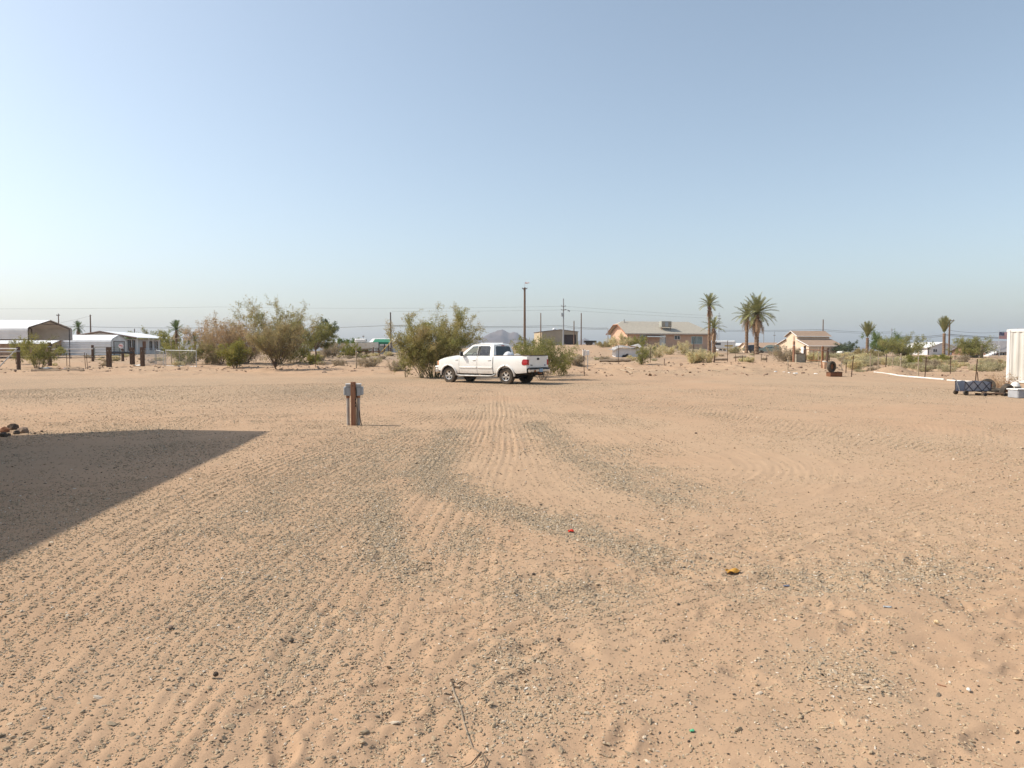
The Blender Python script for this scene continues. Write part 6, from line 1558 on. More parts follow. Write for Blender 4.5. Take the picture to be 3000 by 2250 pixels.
def tube_gate():
    d = hit(316, 1058); a = GD(280, d); b_ = GD(353, d); L_ = b_.x - a.x
    T = thing('tube_gate', 'green tubular steel farm gate with five bars between dark posts', 'gate', (a.x, d, a.z))
    m = mat('green_gate_tube', (.10, .13, .075, 1), (.15, .17, .105, 1), scale=5, rough=.6)
    z1 = zat(1017, d) - a.z; z0 = zat(1054, d) - a.z
    f = MB(); f.tube([(0, 0, z0), (0, 0, z1 - .08), (.08, 0, z1), (L_ - .08, 0, z1), (L_, 0, z1 - .08), (L_, 0, z0), (0, 0, z0)], .028, 6); f.build('gate_frame', m, T)
    for k in range(1, 5):
        z = z0 + (z1 - z0) * (k / 5) ** 1.1; b = MB(); b.tube([(0, 0, z), (L_, 0, z)], .02, 6); b.build('bar', m, T)
    v = MB(); v.tube([(L_ / 2, 0, z0), (L_ / 2, 0, z1)], .02, 6); v.build('upright', m, T)
    s = MB(); s.lathe([(.001, 0), (.26, 0), (.26, .02), (.001, .02)], 8, Matrix.Translation((L_ + .18, -.06, z1 + .12)) @ Matrix.Rotation(math.pi / 2, 4, 'X')); so_ = s.build('gate_sign', mat('pink_white_sign', (.75, .60, .60, 1), (.70, .64, .62, 1), scale=4, rough=.5), T)
    k = MB(); k.box((L_ + .18, -.085, z1 + .14), (.34, .004, .07), Matrix.Rotation(.3, 3, 'Y')); k.build('sign_print', mat('red_print', (.55, .06, .06, 1), rough=.5), so_)
tube_gate()
def chain_panel(label, u0, u1, v0, v1, vt0, vt1, seed):
    a = G(u0, v0); b_ = G(u1, v1); b_ = GD(u1, hit(u1, v1)); T = thing('chain_link_panel', label, 'fence', a)
    e = b_ - a; h0 = hpx(v0 - vt0, a.y); h1 = hpx(v1 - vt1, b_.y)
    for q, h in ((Vector((0, 0, 0)), h0), (e, h1)):
        p = MB(); p.tube([q - UZ * .3, q + UZ * h], .032, 8); p.build('post', M_GALV, T)
    for f in (1.0, .08):
        r = MB(); r.tube([UZ * h0 * f, e + UZ * h1 * f], .022, 6); r.build('rail', M_GALV, T)
    w = MB(); n = 26
    for i in range(-n // 2, n):
        for s in (1, -1):
            x0 = i / n if s > 0 else (i + n / 2) / n
            x1 = x0 + s * .5; t0, t1 = 0., 1.
            if x0 < 0: t0 = (0 - x0) / (x1 - x0); 
            if x0 > 1: t0 = (1 - x0) / (x1 - x0)
            if x1 > 1: t1 = (1 - x0) / (x1 - x0)
            if x1 < 0: t1 = (0 - x0) / (x1 - x0)
            if t1 <= t0 or t0 < 0: continue
            P = []
            for t in (t0, t1):
                x = x0 + (x1 - x0) * t; P.append(e * x + UZ * ((h0 + (h1 - h0) * x) * (.08 + .92 * t)))
            w.tube(P, .0035, 3, False)
    o = w.build('wire_mesh', M_GALV, T); o['kind'] = 'stuff'
chain_panel('chain-link panel next to the dark sleeper post', 424, 456, 1075, 1073, 1026, 1026, 1)
chain_panel('middle chain-link panel between two grey posts', 458, 482, 1073, 1075, 1026, 1030, 2)
chain_panel('long chain-link panel with the creosote bush growing through', 486, 577, 1075, 1078, 1026, 1028, 3)
def pipe_frame():
    a = G(498, 1073); d = a.y; h = hpx(1073 - 992, d); w_ = hpx(24, d); T = thing('trellis', 'tall tan pipe doorframe standing among the chain-link panels', 'frame', a)
    for x in (0, w_):
        p = MB(); p.tube([(x, .3, -.3), (x, .3, h)], .035, 6); p.build('upright', M_WOODLT, T)
    for z in (h, h * .55):
        p = MB(); p.tube([(0, .3, z), (w_, .3, z)], .03, 6); p.build('crossbar', M_WOODLT, T)
pipe_frame()
def pipe_gate():
    d = hit(2357, 1064); a = GD(2360, d); d2 = hit(2409, 1078); b_ = GD(2408, d2 - .1); e = b_ - a; T = thing('pipe_gate', 'rusty pipe gate of two rails between dark post and rusty steel post', 'gate', a)
    for v0, v1 in ((1024, 1026), (1055, 1057)):
        z0 = zat(v0, d) - a.z; z1 = zat(v1, d2) - a.z; r = MB(); r.tube([UZ * z0, Vector((e.x, e.y, 0)) + UZ * z1], .03, 6); r.build('rail', M_RUST, T)
    for f in (.03, .5, .97):
        z0 = zat(1024, d) - a.z; z1 = zat(1055, d) - a.z; r = MB(); q = Vector((e.x, e.y, 0)) * f; r.tube([q + UZ * (z0 + (zat(1026, d2) - a.z - z0) * f), q + UZ * (z1 + (zat(1057, d2) - a.z - z1) * f)], .022, 6); r.build('upright', M_RUST, T)
pipe_gate()
bar('short rail between the two right gate posts', Z(2409, 1026, hit(2409, 1081)), Z(2424, 1027, hit(2423, 1064)), .03, M_RUST, 'pipe_rail')
def boxy(name, label, cat, u, v, w, h, dep, m, rz=0.0, d=None, bev=.01, parts=()):
    p = G(u, v, d); T = thing(name, label, cat, p, rz)
    b = MB(); b.box((0, 0, h / 2 - .01), (w, dep, h), bev=bev); b.build('shell', m, T)
    for nm, c, s, mm in parts:
        k = MB(); k.box(c, s); k.build(nm, mm, T)
    return T
boxy('sheet_metal_box', 'weathered grey sheet metal box standing between the gate posts', 'box', 2341, 1064, .74, .78, .6, mat('weathered_box', (.36, .33, .26, 1), (.26, .23, .17, 1), scale=5, rough=.8), .1, None, .02, [('lid', (0, 0, .79), (.8, .66, .04), M_WOODDK)])
boxy('rusty_steel_tank', 'low rusty steel box under the old tyre', 'tank', 2444, 1103, hpx(36, 43), hpx(13, 43), .55, mat('dark_rust', (.13, .055, .03, 1), (.20, .09, .045, 1), scale=5, rough=.95, bump=.3), .03, None, .02, [('rim', (0, 0, hpx(13, 43) + .0), (hpx(36, 43) + .04, .59, .03), M_WOODDK)])
def tyre(label, p, r, rx, rz, w=.2, group=None):
    T = thing('old_tyre', label, 'tyre', p, 0, group); M = Matrix.Rotation(rz, 4, 'Z') @ Matrix.Rotation(rx, 4, 'X')
    b = MB(); b.lathe([(r * .60, -w * .45), (r * .78, -w * .5), (r * .95, -w * .42), (r, -w * .2), (r, w * .2), (r * .95, w * .42), (r * .78, w * .5), (r * .60, w * .45), (r * .58, 0), (r * .60, -w * .45)], 26, M); b.build('casing', M_TYRE, T, True)
    k = MB(); k.lathe([(.001, .02), (r * .3, .03), (r * .58, .0)], 18, M); k.build('hub', M_RUST, T)
pt = G(2438, 1103); tyre('worn tyre standing upright on the rusty steel box', pt + Vector((-.05, .0, hpx(13, 43) + .33)), .34, math.pi / 2, .5)
pb = G(2415, 1083); bk = MB(); bk.tube([(0, 0, 0), (.03, 0, hpx(22, pb.y))], [.10, .17], 12); o = bk.build('bucket', mat('peach_bucket', (.55, .36, .24, 1), (.45, .28, .18, 1), rough=.6)); o.location = pb; tag(o, 'peach plastic bucket leaning at the foot of the rusty gate post', 'bucket')
bk = MB(); bk.tube([(.03, 0, hpx(22, pb.y)), (.04, 0, hpx(24, pb.y))], [.18, .18], 12); bk.build('lid', M_WHITETRIM, o)
def meter():
    p = G(1716, 1084); d = p.y; T = thing('meter_box', 'white twin utility box on thin posts behind the steel stakes', 'utility box', p)
    for x in (-.12, .14):
        b = MB(); b.tube([(x, 0, -.3), (x, 0, hpx(48, d))], .03, 6); b.build('post', M_GALV, T)
        b = MB(); b.box((x, -.06, hpx(50, d)), (.22, .16, .46 if x < 0 else .38), bev=.03); b.build('box', M_WHITETRIM, T)
meter()
def beam(label, u0, v0, u1, v1, th, m, d=None, name='timber', cat='timber', rnd=False, lift=.0):
    a = G(u0, v0, d); b_ = G(u1, v1, d); o0 = a.copy(); n = 8
    P = [a.lerp(b_, i / n) for i in range(n + 1)]
    for p in P: p.z = max(p.z, float(grid_z(np.array([p.x]), np.array([p.y]))[0])) + th * .42 + lift
    z0 = max(P[0].z, P[-1].z)
    k = MB(); k.tube([P[0] - o0, P[n // 2] - o0 * 1, P[-1] - o0], [th / 2 * (1.3 if not rnd else 1)] * 3, 4 if not rnd else 8); o = k.build(name, m); o.location = o0
    return tag(o, label, cat)
M_LOG = mat('grey_log', (.28, .21, .145, 1), (.20, .145, .10, 1), scale=4, rough=.95, bump=.5)
beam('long weathered timber lying along the fence left of the stakes', 92, 1080, 190, 1078, .14, M_LOG, 53)
beam('second weathered timber continuing right along the fence', 190, 1079, 246, 1080, .15, M_LOG, 53)
beam('long brown beam resting on the slope right of the truck', 1756, 1064, 1848, 1066, .26, M_LOG, 65)
beam('thick pale log left of the fallen branches', 2092, 1056, 2132, 1052, .22, M_LOG, 66, rnd=True)
beam('pale fallen palm log below the twin palms', 2148, 1050, 2186, 1046, .22, M_WOODLT, 68, rnd=True, lift=.12)
beam('thin bleached stick lying on the dirt bank', 2088, 1092, 2108, 1093, .05, M_WOODLT)
beam('bleached plank lying on the bank below the house', 1836, 1080, 1856, 1086, .08, M_WOODLT)
beam('second bleached stick on the bank below the house', 1818, 1091, 1852, 1096, .07, M_WOODLT)
# white pipes lying along the lot edge on the right
beam('long white plastic pipe lying along the lot edge', 2608, 1100, 2660, 1105, .09, M_PVC, name='plastic_pipe', cat='pipe', rnd=True)
beam('white plastic pipe continuing right of the pipe joint', 2661, 1105, 2766, 1114, .09, M_PVC, name='plastic_pipe', cat='pipe', rnd=True)
beam('thin white pipe leading left from the long one', 2560, 1097, 2610, 1100, .06, M_PVC, name='plastic_pipe', cat='pipe', rnd=True)
beam('white pipe lying behind the folding wagon', 2775, 1116, 2880, 1122, .08, M_PVC, name='plastic_pipe', cat='pipe', rnd=True)
# leaning dead branch by the tumbleweed
def dead_branch():
    p = G(2091, 1064); d = p.y; h = hpx(1064 - 1000, d); T = thing('dead_branch', 'bent dead tree branch standing right of the rounded tumbleweed', 'branch', p)
    b = MB(); b.tube([(0, 0, -.2), (.10, 0, h * .45), (.14, 0, h * .72), (.02, 0, h * .80), (.20, 0, h)], [.07, .055, .05, .06, .03], 6); b.build('limb', M_WOODDK, T)
    k = MB(); k.tube([(.08, 0, h * .78), (-.12, .05, h * 1.02)], [.04, .02], 5); k.build('twig', M_WOODDK, T)
dead_branch()

# ------------------------------------------------------------------ shipping container and the clutter in front of it
def container():
    d = 35.5; a = GD(2946, d); T = thing('shipping_container', 'white corrugated shipping container at the edge of the lot', 'container', a, math.radians(-62))
    Hc, L_, D = hpx(1128 - 972, d), 6.06, 2.44; m = mat('worn_container_paint', (.60, .59, .55, 1), (.50, .48, .43, 1), scale=1.6, rough=.6, stretch=(2.5, 2.5, .35)); z0 = .02
    def corr(P0, ex, nrm, L__, name):
        b = MB(); V = []; n = int(L__ / .278); pt_ = L__ / n; s = 0
        xs = []
        for i in range(n):
            for f, a_ in ((0, 0), (.25, 0), (.5, 1), (.75, 1)): xs.append(((i + f) * pt_, a_))
        xs.append((L__, 0))
        for x, a_ in xs:
            for z in (z0 + .16, Hc - .10): V.append(P0 + ex * x + UZ * z - nrm * (.036 * a_))
        b.add(V, [(2 * i, 2 * i + 2, 2 * i + 3, 2 * i + 1) for i in range(len(xs) - 1)]); b.build(name, m, T)
    corr(Vector((.14, .02, 0)), Vector((1, 0, 0)), Vector((0, -1, 0)), L_ - .28, 'side_panel')
    corr(Vector((.02, D - .14, 0)), Vector((0, -1, 0)), Vector((-1, 0, 0)), D - .28, 'end_panel')
    corr(Vector((.14, D - .02, 0)), Vector((1, 0, 0)), Vector((0, 1, 0)), L_ - .28, 'side_panel')
    for x in (.07, L_ - .07):
        for y in (.07, D - .07):
            p = MB(); p.box((x, y, Hc / 2), (.14, .14, Hc), bev=.01); po = p.build('corner_post', M_WHITETRIM, T)
            for z in (.06, Hc - .06): c = MB(); c.box((x, y, z), (.18, .18, .12), bev=.01); c.build('corner_casting', M_WHITETRIM, po)
    for y in (.05, D - .05):
        for z in (z0 + .08, Hc - .05): p = MB(); p.box((L_ / 2, y, z), (L_ - .3, .09, .14)); p.build('rail', M_WHITETRIM, T)
    for x in (.05, L_ - .05):
        for z in (z0 + .08, Hc - .05): p = MB(); p.box((x, D / 2, z), (.09, D - .3, .14)); p.build('end_rail', M_WHITETRIM, T)
    r = MB(); r.box((L_ / 2, D / 2, Hc - .035), (L_ - .1, D - .1, .04)); r.build('roof', m, T)
container()
def wagon():
    p = G(2850, 1157); d = p.y; w_ = hpx(80, d); dep = .5; z0 = hpx(12, d); z1 = hpx(41, d)
    T = thing('folding_wagon', 'grey fabric folding wagon with dark crossed struts beside the tyres', 'wagon', p, math.radians(4))
    m = mat('dark_wagon_steel', (.03, .03, .05, 1), (.05, .045, .06, 1), rough=.6); fb = mat('grey_wagon_fabric', (.30, .31, .35, 1), (.40, .40, .43, 1), scale=5, rough=.9)
    for y in (-dep / 2 + .025, dep / 2 - .025):
        f = MB(); f.quad((-w_ / 2, y, z0), (w_ / 2, y, z0), (w_ / 2, y, z1 - .03), (w_ / 2 * .5, y, z1 + .01), (0, y, z1 - .05), (-w_ / 2 * .5, y, z1 + .01), (-w_ / 2, y, z1 - .02)); f.build('fabric_side', fb, T)
        yo = y + (-.02 if y < 0 else .02)
        for k in range(3):
            xa = -w_ / 2 + w_ * k / 3; xb = xa + w_ / 3
            for a, b_ in (((xa, z0), (xb, z1)), ((xa, z1), (xb, z0))):
                s = MB(); s.tube([(a[0], yo, a[1]), (b_[0], yo, b_[1])], .012, 5); s.build('strut', m, T)
    fl = MB(); fl.box((0, 0, z0), (w_, dep, .03)); fl.build('floor', m, T)
    for x in (-w_ / 2, w_ / 2):
        for y in (-dep / 2, dep / 2):
            q = MB(); q.tube([(x, y, .10), (x, y, z1)], .014, 5); q.build('upright', m, T)
            k = MB(); k.lathe([(.02, -.025), (.085, -.03), (.09, 0), (.085, .03), (.02, .025)], 14, Matrix.Translation((x * .93, y * 1.06, .09)) @ Matrix.Rotation(math.pi / 2, 4, 'X')); k.build('wheel', M_TYRE, T)
    h = MB(); h.tube([(-w_ / 2, 0, z0), (-w_ / 2 - .15, 0, z1 + .03), (-w_ / 2 - .3, 0, z1 + .10)], .014, 5); h.build('handle', M_GALV, T)
wagon()
pp = G(2948, 1160); tyre('large black tyre leaning at the container end of the junk pile', pp + Vector((0, 0, .20)), .24, math.pi / 2 + .35, .3, .2)
pp = G(2915, 1156); tyre('black tyre lying flat behind the low trailer frame', pp + Vector((0, .1, .12)), .30, .12, 0, .2)
pp = G(2898, 1150); tyre('tyre propped behind the folding wagon end', pp + Vector((0, .1, .26)), .27, math.pi / 2 - .3, -.4, .18)
def low_frame():
    p = G(2903, 1160); T = thing('flat_cart', 'low flat steel cart with small wheels in the junk pile', 'cart', p, math.radians(-3)); L_ = hpx(66, p.y)
    for y in (-.22, .22):
        r = MB(); r.tube([(-L_ / 2, y, .10), (L_ / 2, y, .10)], .028, 5); r.build('side_rail', M_TPOST, T)
    for x in (-.45, 0, .45):
        r = MB(); r.tube([(x, -.22, .12), (x, .22, .12)], .022, 5); r.build('slat', M_WOODLT, T)
    for x in (-L_ / 2 + .06, L_ / 2 - .06):
        for y in (-.25, .25):
            k = MB(); k.lathe([(.01, -.02), (.055, -.022), (.06, 0), (.055, .022), (.01, .02)], 12, Matrix.Translation((x, y, .06)) @ Matrix.Rotation(math.pi / 2, 4, 'X')); k.build('wheel', M_DARK, T)
low_frame()
boxy('machine_housing', 'small white machine with dark open front before the container', 'machine', 2974, 1140, .33, .24, .3, mat('cream_machine', (.66, .60, .48, 1), (.6, .5, .36, 1), scale=4, rough=.6), 0, 27.5, .03, [('dark_grille', (.0, -.152, .12), (.24, .01, .14), M_DARK)])
cap = MB(); cap.lathe([(.16, 0), (.15, .08), (.08, .15), (.001, .17)], 14); pc = G(2974, 1140, 27.5); oc = cap.build('hard_hat', M_WHITETRIM, None, True); oc.location = pc + Vector((0, 0, .228)); tag(oc, 'white rounded hard hat resting on the small machine', 'hat')
hb = MB(); hb.lathe([(.17, -.002), (.20, 0), (.20, .012), (.16, .012)], 14); hb.build('brim', M_WHITETRIM, oc)
boxy('storage_bin', 'translucent grey storage bin with white lid at the end of the junk pile', 'bin', 3000, 1166, .80, .29, .5, mat('translucent_bin', (.36, .37, .39, 1), (.30, .31, .33, 1), scale=3, rough=.4), 0, None, .03, [('lid', (0, 0, .30), (.84, .54, .035), M_WHITETRIM), ('bin_label', (-.12, -.253, .14), (.07, .006, .09), M_WHITETRIM)])

# ------------------------------------------------------------------ parked vehicles far off
def car(label, u, v, lpx, d, m, rz, suv=True, name='parked_car'):
    p = GD(u, d); s = 1.0; T = thing(name, label, 'car', p, rz); L_ = 4.6
    prof = [(-2.3, .45), (-2.32, .95), (-2.15, 1.05), (-1.9, 1.62), (-.2, 1.70), (.35, 1.62), (1.05, 1.08), (2.15, .95), (2.3, .75), (2.3, .42)] if suv else [(-2.3, .42), (-2.3, .9), (-1.6, 1.0), (-1.0, 1.40), (.3, 1.42), (1.0, .98), (2.1, .86), (2.28, .6), (2.25, .4)]
    b = MB(); n = len(prof); V = []
    for y in (-.86, .86): V += [Vector((x, y * (.86 if z > 1.2 else 1), z)) for x, z in prof]
    b.add(V, [tuple(range(n)), tuple(range(2 * n - 1, n - 1, -1))] + [(i, (i + 1) % n, n + (i + 1) % n, n + i) for i in range(n)]); b.build('body', m, T)
    for y in (-1, 1):
        for q in ([(-1.75, 1.12), (-1.62, 1.55), (-.75, 1.58), (-.75, 1.12)], [(-.65, 1.12), (-.65, 1.58), (.25, 1.52), (.85, 1.12)]):
            w = MB(); w.quad(*[Vector((x, y * (.862 if z < 1.2 else .752), z if suv else .95 + (z - 1.12) * .85)) for x, z in q]); w.build('window', M_GLASSDK, T)
    w = MB(); w.quad(*[Vector((x, y, z)) for x, y, z in ((.42, -.66, 1.58), (.42, .66, 1.58), (1.06, .76, 1.10), (1.06, -.76, 1.10))]) if suv else w.quad(*[Vector((x, y, z)) for x, y, z in ((.38, -.66, 1.38), (.38, .66, 1.38), (.99, .76, 1.0), (.99, -.76, 1.0))]); w.build('windscreen', M_GLASSDK, T)
    for x in (-1.45, 1.45):
        for y in (-.84, .84):
            k = MB(); k.lathe([(.001, .105), (.19, .10), (.2, .11), (.33, .1), (.345, 0), (.33, -.1), (.001, -.1)], 18, Matrix.Translation((x, y, .335)) @ Matrix.Rotation(math.copysign(math.pi / 2, -y), 4, 'X')); k.build('wheel', M_TYRE, T)
    for y in (-.6, .6):
        k = MB(); k.box((2.26, y, .72), (.1, .35, .13)); k.build('headlight', M_GLASSPALE, T)
car('grey-green sport utility car parked behind the tallest date palm', 2250, 1034, 60, 142, mat('grey_green_paint', (.20, .25, .22, 1), (.16, .20, .18, 1), rough=.3, spec=.5), math.pi - .25)
car('white hatchback parked behind the right corner of the barn', 2484, 1042, 40, 150, M_WHITE, math.pi + .2)
car('dark car under the roof of the brown roofed house', 2208, 1032, 40, 150, mat('dark_car_paint', (.05, .05, .055, 1), (.06, .06, .065, 1), rough=.3), .3)
def flatbed(label, u, d, L_, m):
    p = GD(u, d); T = thing('flatbed_trailer', label, 'trailer', p)
    b = MB(); b.box((0, 0, .85), (L_, 2.2, .5)); b.build('deck', m, T)
    for x in (-L_ * .2, L_ * .05):
        for y in (-.95, .95):
            k = MB(); k.lathe([(.1, -.12), (.42, -.12), (.44, 0), (.42, .12), (.1, .12)], 16, Matrix.Translation((x, y, .43)) @ Matrix.Rotation(math.pi / 2, 4, 'X')); k.build('wheel', M_TYRE, T)
flatbed('dark flat trailer parked right of the workshop', 1728, 178, 3.0, M_WELL)
def rv(label, u, d):
    p = GD(u, d); T = thing('travel_trailer', label, 'trailer', p, 0); b = MB(); b.box((0, 0, 1.75), (7.0, 2.3, 2.3), bev=.25); b.build('body', M_WHITETRIM, T)
    s = MB(); s.box((1.6, -1.155, 1.5), (2.2, .02, .35)); s.build('stripe', mat('yellow_stripe', (.55, .36, .06, 1), rough=.6), T)
    w = MB(); w.box((-1.2, -1.155, 2.0), (1.4, .02, .6)); w.build('window', M_GLASSDK, T)
    for x in (-.5, .5):
        k = MB(); k.lathe([(.1, -.12), (.36, -.12), (.38, 0), (.36, .12), (.1, .12)], 14, Matrix.Translation((x, -1.0, .38)) @ Matrix.Rotation(math.pi / 2, 4, 'X')); k.build('wheel', M_TYRE, T)
rv('white travel trailer with yellow stripe behind the short date palm', 2112, 190)

# ------------------------------------------------------------------ yard pieces by the right houses
def flag():
    d = 100.; p = GD(2922, d); h = zat(970, d) - p.z; T = thing('flagpole', 'thin flagpole flying a striped flag left of the container', 'flag', p)
    b = MB(); b.tube([(0, 0, -.2), (0, 0, h)], .03, 8); b.build('mast', M_GALV, T)
    fw, fh = 1.75, .92; zt = h - .12
    cl = MB(); cl.tube([(0, 0, h), (0, 0, h + .08)], .05, 8); cl.build('finial', M_GALV, T)
    def wav(x): return .07 * math.sin(x * 4.2) * x
    def strip(x0, x1, z0, z1, off, nm, m, par):
        s = MB(); n = 10; V = []
        for i in range(n + 1):
            x = x0 + (x1 - x0) * i / n; V += [Vector((x + .04, wav(x) + off, z0 - .06 * x)), Vector((x + .04, wav(x) + off, z1 - .06 * x))]
        s.add(V, [(2 * i, 2 * i + 2, 2 * i + 3, 2 * i + 1) for i in range(n)]); return s.build(nm, m, par)
    rd = mat('flag_red', (.42, .03, .045, 1), rough=.8); wh = mat('flag_white', (.72, .71, .70, 1), rough=.8); bl = mat('flag_blue', (.025, .035, .14, 1), rough=.8)
    for k in range(13): strip(.0 if k > 6 else .72, fw, zt - fh * (k + 1) / 13, zt - fh * k / 13, 0, 'stripe', rd if k % 2 == 0 else wh, T)
    can = strip(0, .72, zt - fh * 7 / 13, zt, 0, 'canton', bl, T)
    st = MB()
    for r_ in range(9):
        for c in range(6 if r_ % 2 == 0 else 5):
            x = .06 + c * .118 + (.059 if r_ % 2 else 0); z = zt - .03 - r_ * .054
            st.lathe([(.001, 0), (.019, 0)], 5, Matrix.Translation((x + .04, wav(x) - .006, z - .06 * x)) @ Matrix.Rotation(math.pi / 2, 4, 'X'))
    so_ = st.build('star', wh, can); so_['kind'] = 'stuff'
flag()
def saguaro(label, u, v, vt, wpx, d, m, arms=()):
    p = GD(u, d); h = hpx(v - vt, d); r = hpx(wpx, d) / 2; T = thing('cactus_column', label, 'cactus', p); n = 16
    b = MB(); prof = [(r * .8, -.2), (r, .3), (r, h - r), (r * .75, h - r * .4), (r * .3, h - .03), (.001, h)]
    vs = []; fs = []
    for q, z in prof:
        for k in range(n * 2):
            a = math.pi * k / n; rr2 = q * (1 if k % 2 else .82); vs.append(Vector((rr2 * math.cos(a), rr2 * math.sin(a), z)))
    for i in range(len(prof) - 1):
        for k in range(2 * n): fs.append((i * 2 * n + k, i * 2 * n + (k + 1) % (2 * n), (i + 1) * 2 * n + (k + 1) % (2 * n), (i + 1) * 2 * n + k))
    b.add(vs, fs); b.build('column', m, T)
M_CACT = mat('brown_green_cactus', (.14, .13, .075, 1), (.20, .16, .10, 1), scale=3, rough=.9)
saguaro('tall ribbed cactus column left of the porch steps', 2873, 1054, 1015, 8, 88, M_CACT)
st_ = GD(2821, 92); sb = MB(); sb.tube([(0, 0, -.2), (0, 0, .9), (.03, 0, hpx(26, 92))], [.26, .22, .20], 10); o = sb.build('palm_stump', M_PALMTR); o.location = st_; tag(o, 'thick brown palm stump in the yard before the feathery green tree', 'stump')
sb = MB(); sb.tube([(.03, 0, hpx(26, 92)), (.03, 0, hpx(26, 92) + .03)], .19, 10); sb.build('cut_face', M_WOODLT, o)
def fountain():
    p = GD(2847, 92); T = thing('garden_fountain', 'small white tiered garden fountain between stump and cactus', 'fountain', p)
    for nm, pr in (('basin', [(.2, 0), (.75, .15), (.85, .32), (.8, .34), (.6, .2)]), ('pedestal', [(.18, .1), (.13, .5), (.2, .72)]), ('bowl', [(.1, .70), (.5, .82), (.55, .92), (.45, .9)]), ('finial', [(.10, .88), (.22, 1.1), (.12, 1.3), (.001, 1.4)])):
        b = MB(); b.lathe(pr, 18); b.build(nm, M_WHITETRIM, T, True)
fountain()
def steps_rail():
    p = GD(2890, 100); T = thing('porch_steps', 'white railed steps leading up to the reddish porch house', 'steps', p)
    for i in range(4):
        b = MB(); b.box((.35 * i, 0, .09 + .17 * i), (.36, 1.3, .17)); b.build('step', M_PALEWALL, T)
    for y in (-.62, .62):
        r = MB(); r.tube([(-.3, y, .7), (1.3, y, 1.5)], .035, 6); r.tube([(-.3, y, .35), (1.3, y, 1.15)], .03, 6); r.build('handrail', M_WHITETRIM, T)
        for x in (-.3, .5, 1.3):
            q = MB(); q.tube([(x, y, -.1), (x, y, .85 + .5 * x)], .035, 6); q.build('baluster', M_WHITETRIM, T)
steps_rail()

# ------------------------------------------------------------------ rocks, litter and clods
def rock_at(label, u, v, wpx, seed, m=None, flat=.6, d=None, group=None, name='rock'):
    p = G(u, v, d); r = hpx(wpx, p.y) / 2; rg2 = random.Random(seed)
    b = lump(rg2, r, 1.0, rg2.uniform(.6, .9), flat, 2, .16); o = b.build(name, m or M_ROCK); o.location = p + Vector((0, 0, r * flat * .35)); o.rotation_euler = (0, 0, rg2.uniform(0, 6)); return tag(o, label, 'rock', group)
M_ROCKD = mat('dark_rock', (.065, .05, .04, 1), (.13, .095, .07, 1), scale=5, rough=.9, bump=.6)
for i, (u, v, w, lab, m_) in enumerate([
    (68, 1268, 34, 'brown rounded rock at the right end of the rock pile by the shadow edge', M_ROCK),
    (38, 1258, 36, 'purplish lumpy rock on top of the rock pile by the shadow edge', M_ROCKD),
    (48, 1272, 24, 'small dark rock in front of the rock pile by the shadow edge', M_ROCKD),
    (14, 1266, 30, 'rust brown rock at the left of the pile by the shadow edge', mat('rust_rock', (.28, .13, .07, 1), (.19, .10, .065, 1), scale=4, rough=.95, bump=.5)),
    (10, 1280, 28, 'dark flat rock at the foot of the pile by the shadow edge', M_ROCKD),
    (26, 1276, 16, 'little dark stone squeezed among the piled rocks', M_ROCKD),
    (102, 1271, 9, 'tiny dark stone just right of the rock pile', M_ROCKD),
    (122, 1265, 8, 'tiny dark stone farther right of the rock pile', M_ROCKD)]): rock_at(lab, u, v, w, 500 + i, m_, .75)
FR = 'brown stone lying along the dirt edge under the fences'
for i, (u, v, w) in enumerate([(868, 1078, 8), (880, 1077, 7), (930, 1077, 10), (957, 1079, 12), (905, 1077, 8), (455, 1073, 6), (465, 1075, 8), (477, 1076, 9), (484, 1077, 7), (394, 1074, 9), (572, 1076, 5), (45, 1087, 10), (65, 1081, 9), (262, 1078, 12), (300, 1077, 8), (1039, 1081, 6), (950, 1094, 14), (745, 1087, 8)]): rock_at(FR, u, v, w, 540 + i, None, .7, None, 'stones along the fence')
rock_at('pale stone lying on the lot right of the truck', 1763, 1124, 5, 571, M_WOODLT, .8)
rock_at('dark stone on the sand left of the tyre', 2039, 1270, 10, 572, M_ROCKD, .5)
rock_at('small black rock on the gravel near the curved ruts', 632, 1977, 17, 573, M_ROCKD, .9)
rock_at('dark pebble above the black rock on the gravel', 854, 1879, 15, 574, M_ROCKD, .6)
rock_at('brown pebble half buried in the rutted gravel', 500, 1838, 24, 575, M_ROCK, .4)
rock_at('cream stone on the soft sand', 2744, 1824, 16, 576, mat('cream_stone', (.60, .46, .28, 1), (.5, .38, .22, 1), scale=20, rough=.9), .7)
rock_at('white stone on the soft sand', 2838, 2022, 15, 577, mat('white_stone', (.68, .66, .60, 1), (.58, .54, .46, 1), scale=20, rough=.9), .7)
rock_at('dark upright stone on the gravel beside the long ruts', 1637, 1876, 12, 578, M_ROCKD, .9)
WD = 'white scrap lying on the dirt bank below the gate'
for i, (u, v, w) in enumerate([(2272, 1090, 12), (2297, 1091, 10), (2312, 1093, 10), (2330, 1095, 14), (2390, 1096, 12)]): rock_at(WD, u, v, w, 590 + i, M_WHITETRIM, .35, None, 'white scraps below the gate', 'scrap')
